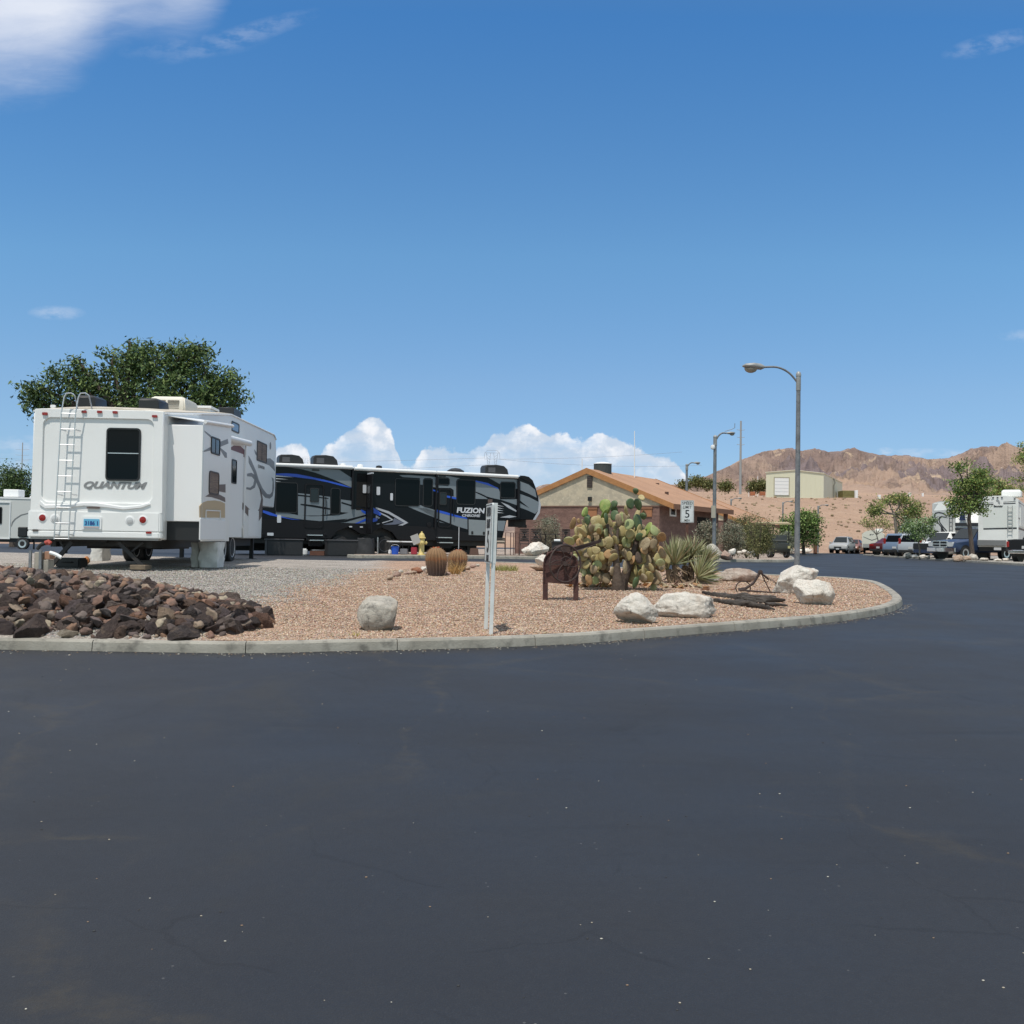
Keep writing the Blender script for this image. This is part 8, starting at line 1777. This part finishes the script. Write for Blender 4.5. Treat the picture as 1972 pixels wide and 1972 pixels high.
# cream travel trailer by the bank
Yd = 108; a = P(1661,1064,Yd); b = P(1701,1064,Yd); bd_ = Vector(((a.x+b.x)/2,Yd,g(a.x,Yd)+.05)); Wd = b.x-a.x
SD = rv('travel_trailer', bd_, R(-21), 5, Wd, .62, (hx(1680)-1023.5)*Yd/F0+EYE-bd_.z, 'small cream travel trailer with a dark V line, at the foot of the bank', 'trailer', mat('rv_cream',(.72,.69,.58),.4), .16, .3)
zt4 = lambda x, y: (1600+x/9.66, 940+y/9.66)
rd(SD, [zt4(*p) for p in ((605,900),(640,915),(760,965),(870,930),(870,940),(762,976),(640,925),(605,908))], stripe, lay=1); rd(SD, [zt4(*p) for p in ((595,1035),(900,1035),(900,1110),(595,1105))], mat('rv_grey_lower',(.36,.36,.34),.5), lay=1)
for pts in (((720,865),(760,850),(750,870),(725,880)),((760,870),(800,850),(795,862),(765,878))): rd(SD, [zt4(*p) for p in pts], stripe, lay=2)
MB().b2(Wd*.1,Wd*.45,.3,1.2,(hx(1680)-1024)*Yd/F0+EYE-bd_.z+.0,(hx(1680)-1018)*Yd/F0+EYE-bd_.z).build('roof_air_conditioner', rvw, SD, bevel=.05); mb = MB(); mb.b2(-.06,.06,-1.1,.1,.42,.52); mb.b2(-.25,.25,-.9,-.4,.45,.9); mb.build('drawbar', chass, SD)
# large white motorhome
Ye = 62; a = P(1887,1075,Ye); b = P(1957,1075,Ye); be = Vector(((a.x+b.x)/2,Ye,g(a.x,Ye)+.09)); We = b.x-a.x; ze_ = lambda py: (hx(1922)-py)*Ye/F0+EYE-be.z
BD = rv('motorhome', be, R(-29), 9.5, We, .80, ze_(957), 'big white motorhome with black stripes, rear ladder and Bounder lettering', 'motorhome', rvw, .10, .14)
E = lambda pts, m, lay=0, y=0, nm='stripe': rd(BD, [zr(*p) for p in pts], m, y=y, lay=lay, name=nm)
E(((1188,648),(1395,640),(1395,658),(1188,664)), stripe, 1); E(((1570,630),(1785,622),(1785,638),(1570,646)), stripe, 1); E(((1188,625),(1395,618),(1395,624),(1188,631)), stripe, 1); E(((1570,606),(1785,595),(1785,602),(1570,613)), stripe, 1)
E(((1220,1070),(1805,1055),(1805,1080),(1220,1092)), stripe, 1); E(((1188,680),(1785,655),(1800,1050),(1215,1065)), mat('rv_panel',(.70,.72,.68),.45), 0, nm='rear_panel')
E(((1440,575),(1475,560),(1500,585),(1515,630),(1500,650),(1480,630),(1470,600),(1450,600)), mat('emblem_grey',(.30,.31,.31),.5), 2, nm='emblem')
q = hit(BD,'y',0,*zr(1482,680)); text_on('lettering', 'Bounder', .17, stripe, BD, (q.x,-.02,q.z), (1,0,0), (0,0,1), width=.50, bold=.006, depth=.006)
for x_ in (1175,1390,1468,1545,1768): q = hit(BD,'y',0,*zr(x_, 572 if x_ in (1175,) else 530 if 1300 < x_ < 1600 else 550)); MB().b2(q.x-.05,q.x+.05,-.05,.02,q.z-.03,q.z+.03).build('marker_light', stripe, BD, bevel=.01)
ladder(BD, 1941, 1949.5, 974, 1024, -.14, mat('ladder_grey',(.30,.31,.31),.5), 7)
a0 = hit(BD,'y',-.35,*zr(1115,1270)); a1 = hit(BD,'y',-.35,*zr(1612,1380)); bx = MB().b2(a0.x,a1.x,-.42,.0,a1.z,a0.z).build('rear_toolbox', mat('checker_plate',(.20,.20,.20),.5,metal=.3), BD, bevel=.02)
MB().b2(-We/2+.05,We/2-.05,.0,.3,.55,.82).build('bumper', chass, BD)
mb = MB(); q = hit(BD,'y',1.5,1937,952); rr_ = MB().loft([[(We/2-1.0+.9*0,1.2,ze_(955)),(We/2+.1,1.2,ze_(955)),(We/2+.1,2.3,ze_(955)),(We/2-1.0,2.3,ze_(955))],[(We/2-1.0,1.2,ze_(944)),(We/2+.1,1.2,ze_(944)),(We/2+.1,2.3,ze_(944)),(We/2-1.0,2.3,ze_(944))],[(We/2-.9,1.3,ze_(941)),(We/2,1.3,ze_(941)),(We/2,2.2,ze_(941)),(We/2-.9,2.2,ze_(941))]]).build('roof_air_conditioner', rvw, BD, bevel=.04)
MB().b2(-.2,.2,-.45,-.43,.62,.78).build('licence_plate', mat('plate_white',(.5,.5,.5),.5), BD)
for z_a, z_b in ((ze_(968),ze_(966)),(ze_(999),ze_(996)),(ze_(1019),ze_(1015))): MB().b2(We/2,We/2+.008,.2,9.,z_a,z_b).build('side_stripe', stripe, BD)
MB().b2(We/2,We/2+.05,1.5,7.5,ze_(1012),ze_(968)).build('side_slide', rvw, BD, bevel=.01)
# small white trailer at the far left
Yt = 60; a = P(-190,1058,Yt); b = P(61,1058,Yt); g0 = g(-28,Yt)+.06
TT = thing('travel_trailer', Vector(((a.x+b.x)/2,Yt,g0)), 0, 'small white travel trailer at the far left edge, with swoosh and covered gas bottles', 'trailer'); xl, xr = a.x-(a.x+b.x)/2, b.x-(a.x+b.x)/2
z0_ = lambda x, y: (x/7.43, 840+y/7.43); TF = lambda x, y, yy=0: (lambda v: (v.x, v.z))(hit(TT,'y',yy,*z0_(x,y)))
zt_ = TF(200,880)[1]; zb2 = TF(200,1465)[1]
MB().back([(xl,zb2),(xr,zb2),(xr+.25,zt_-1.2),(xr,zt_-.15),(xr-.2,zt_),(xl,zt_+.05)], 0, 2.4).build('body', mat('trailer_offwhite',(.60,.60,.57),.45), TT, smooth=0, bevel=.03)
MB().back([(xl,zt_),(xr,zt_-.08),(xr,zt_+.02),(xl,zt_+.09)], -.03, 2.43).build('roof_edge', white2, TT)
a, b = TF(-40,835), TF(185,755); MB().b2(a[0],b[0],.7,1.5,a[1]-.1,b[1]).build('roof_air_conditioner', white2, TT, bevel=.04); a, b = TF(300,875), TF(410,830); MB().loft([[(a[0],.8,a[1]-.1),(b[0],.8,a[1]-.1),(b[0],1.3,a[1]-.1),(a[0],1.3,a[1]-.1)],[(a[0]+.2,.85,b[1]),(b[0]-.15,.85,b[1]),(b[0]-.15,1.25,b[1]),(a[0]+.2,1.25,b[1])]]).build('roof_vent', white2, TT, bevel=.03)
a, b = TF(-60,1255), TF(35,1012); f = MB(); ringplate(f, rrect(a[0],b[0],a[1],b[1],.08), rrect(a[0]+.05,b[0]-.05,a[1]+.05,b[1]-.05,.06), 'y', -.03, .01); f = f.build('window', blackp, TT, smooth=0); MB().back(rrect(a[0]+.02,b[0]-.02,a[1]+.02,b[1]-.02,.07), -.02, .01).build('glass', glassd, f, smooth=0)
a, b = TF(-20,1470), TF(160,940); f = MB(); ringplate(f, [(b[0],a[1]),(b[0],b[1]),(a[0]-1.5,b[1]),(a[0]-1.5,a[1])], [(b[0]-.06,a[1]+.06),(b[0]-.06,b[1]-.06),(a[0]-1.44,b[1]-.06),(a[0]-1.44,a[1]+.06)], 'y', -.05, .01); f.build('slide_frame', white2, TT, smooth=0)
sw = [TF(*p) for p in ((160,1280),(170,1230),(210,1180),(300,1120),(420,1092),(420,1104),(310,1134),(225,1190),(185,1240),(165,1300))]; MB().back(sw, -.01, .01).build('swoosh', greydec, TT, smooth=0)
a, b = TF(265,1440), TF(405,1300); MB().b2(a[0],b[0],-.15,.5,a[1],b[1]).build('bottle_cover', blackp, TT, bevel=.05)
c = TF(318,1545,-.1); wheel(TT, (c[0],.0,max(.34,c[1])), .36, .22, 'y'); mb = MB(); mb.b2(xl,xr-.1,.1,2.3,.42,.62); mb.tube([TF(440,1560) and (TF(440,1560)[0],.4,0), (TF(440,1560)[0],.4,.6)], .05, 6); mb.build('chassis', chass, TT)
# boulders round the parked vehicles
for k, (a, b_, t, bb_, Y, m, lab) in enumerate(((1741,1759,1064,1076,67,palegrey,'grey boulder under the small bright tree, largest of its row'),(1757,1770,1068,1075,66,pale,'small white stone right of the grey boulder under the bright tree'),(1771,1784,1068,1076,65,pale,'white stone at the left front wheel of the dark blue pickup'),(1783,1793,1069,1076,64,palegrey,'pale stone half under the dark blue pickup'),(1837,1856,1068,1082,58.5,tanrock,'tan boulder left of the tall tree trunk'),(1855,1872,1070,1082,58.0,tanrock,'flat-topped tan boulder touching the tall tree trunk on its left'),(1868,1887,1066,1081,58.6,palegrey,'rounded grey boulder right of the tall tree trunk'),(1887,1906,1074,1081,58,palegrey,'low pale stone under the left end of the big motorhome'),(1916,1932,1076,1081,56,pale,'low white stone under the middle of the big motorhome'),(1932,1945,1075,1080,56,pale,'low white stone left of the black pickup wheel'),(1516,1535,1057,1064,95,pale,'white stone left of the far island tree'),(1541,1566,1056,1064,93,pale,'long white stone in the shade of the bushy green tree'))):
    boulder(a, b_, t, bb_, lab, m, 300+k, 7, Y=Y, sub=3, group='stones along the far kerb', deep=.8)
o = solid('brown_post', 1567,1573,1040,1062,90,mat('brown_post2',(.22,.10,.06),.8),'short brown post in front of the bushy green tree','post',.25,.02)
# scraps and grit on the asphalt
V_, F_, C_ = [], [], []; off = 0; v, f = ICO[1]; random.seed(9)
for k in range(1100):
    if k < 850:
        i = random.randrange(12, 100); p = A_line[i]; q = A_line[i+1]; n_ = Vector((-(q-p).y, (q-p).x)).normalized(); d = -abs(random.gauss(.0,.09))-.02; t_ = random.random(); x, y = p.x+(q.x-p.x)*t_+n_.x*d, p.y+(q.y-p.y)*t_+n_.y*d; r = random.uniform(.002,.007)
    else: y = 2.2+8*random.random()**1.3; x = random.uniform(-.56,.56)*y; r = random.uniform(.0015,.0042)
    V_.append(v*np.array([r*random.uniform(1,1.8),r,r*.5])+np.array([x,y,g(x,y)+r*.3])); F_.append(f+off); off += len(v); C_.append(np.tile(np.array(random.choice([(.42,.36,.28),(.5,.47,.4),(.3,.2,.13),(.05,.05,.05)])),(len(v),1)))
tag(fastmesh('grit', np.concatenate(V_), np.concatenate(F_), mat('grit_stone',(.4,.35,.3),.9,vcol='tint'), vcol=np.concatenate(C_)), 'scattered grit and small stones on the asphalt', 'grit', kind='stuff')
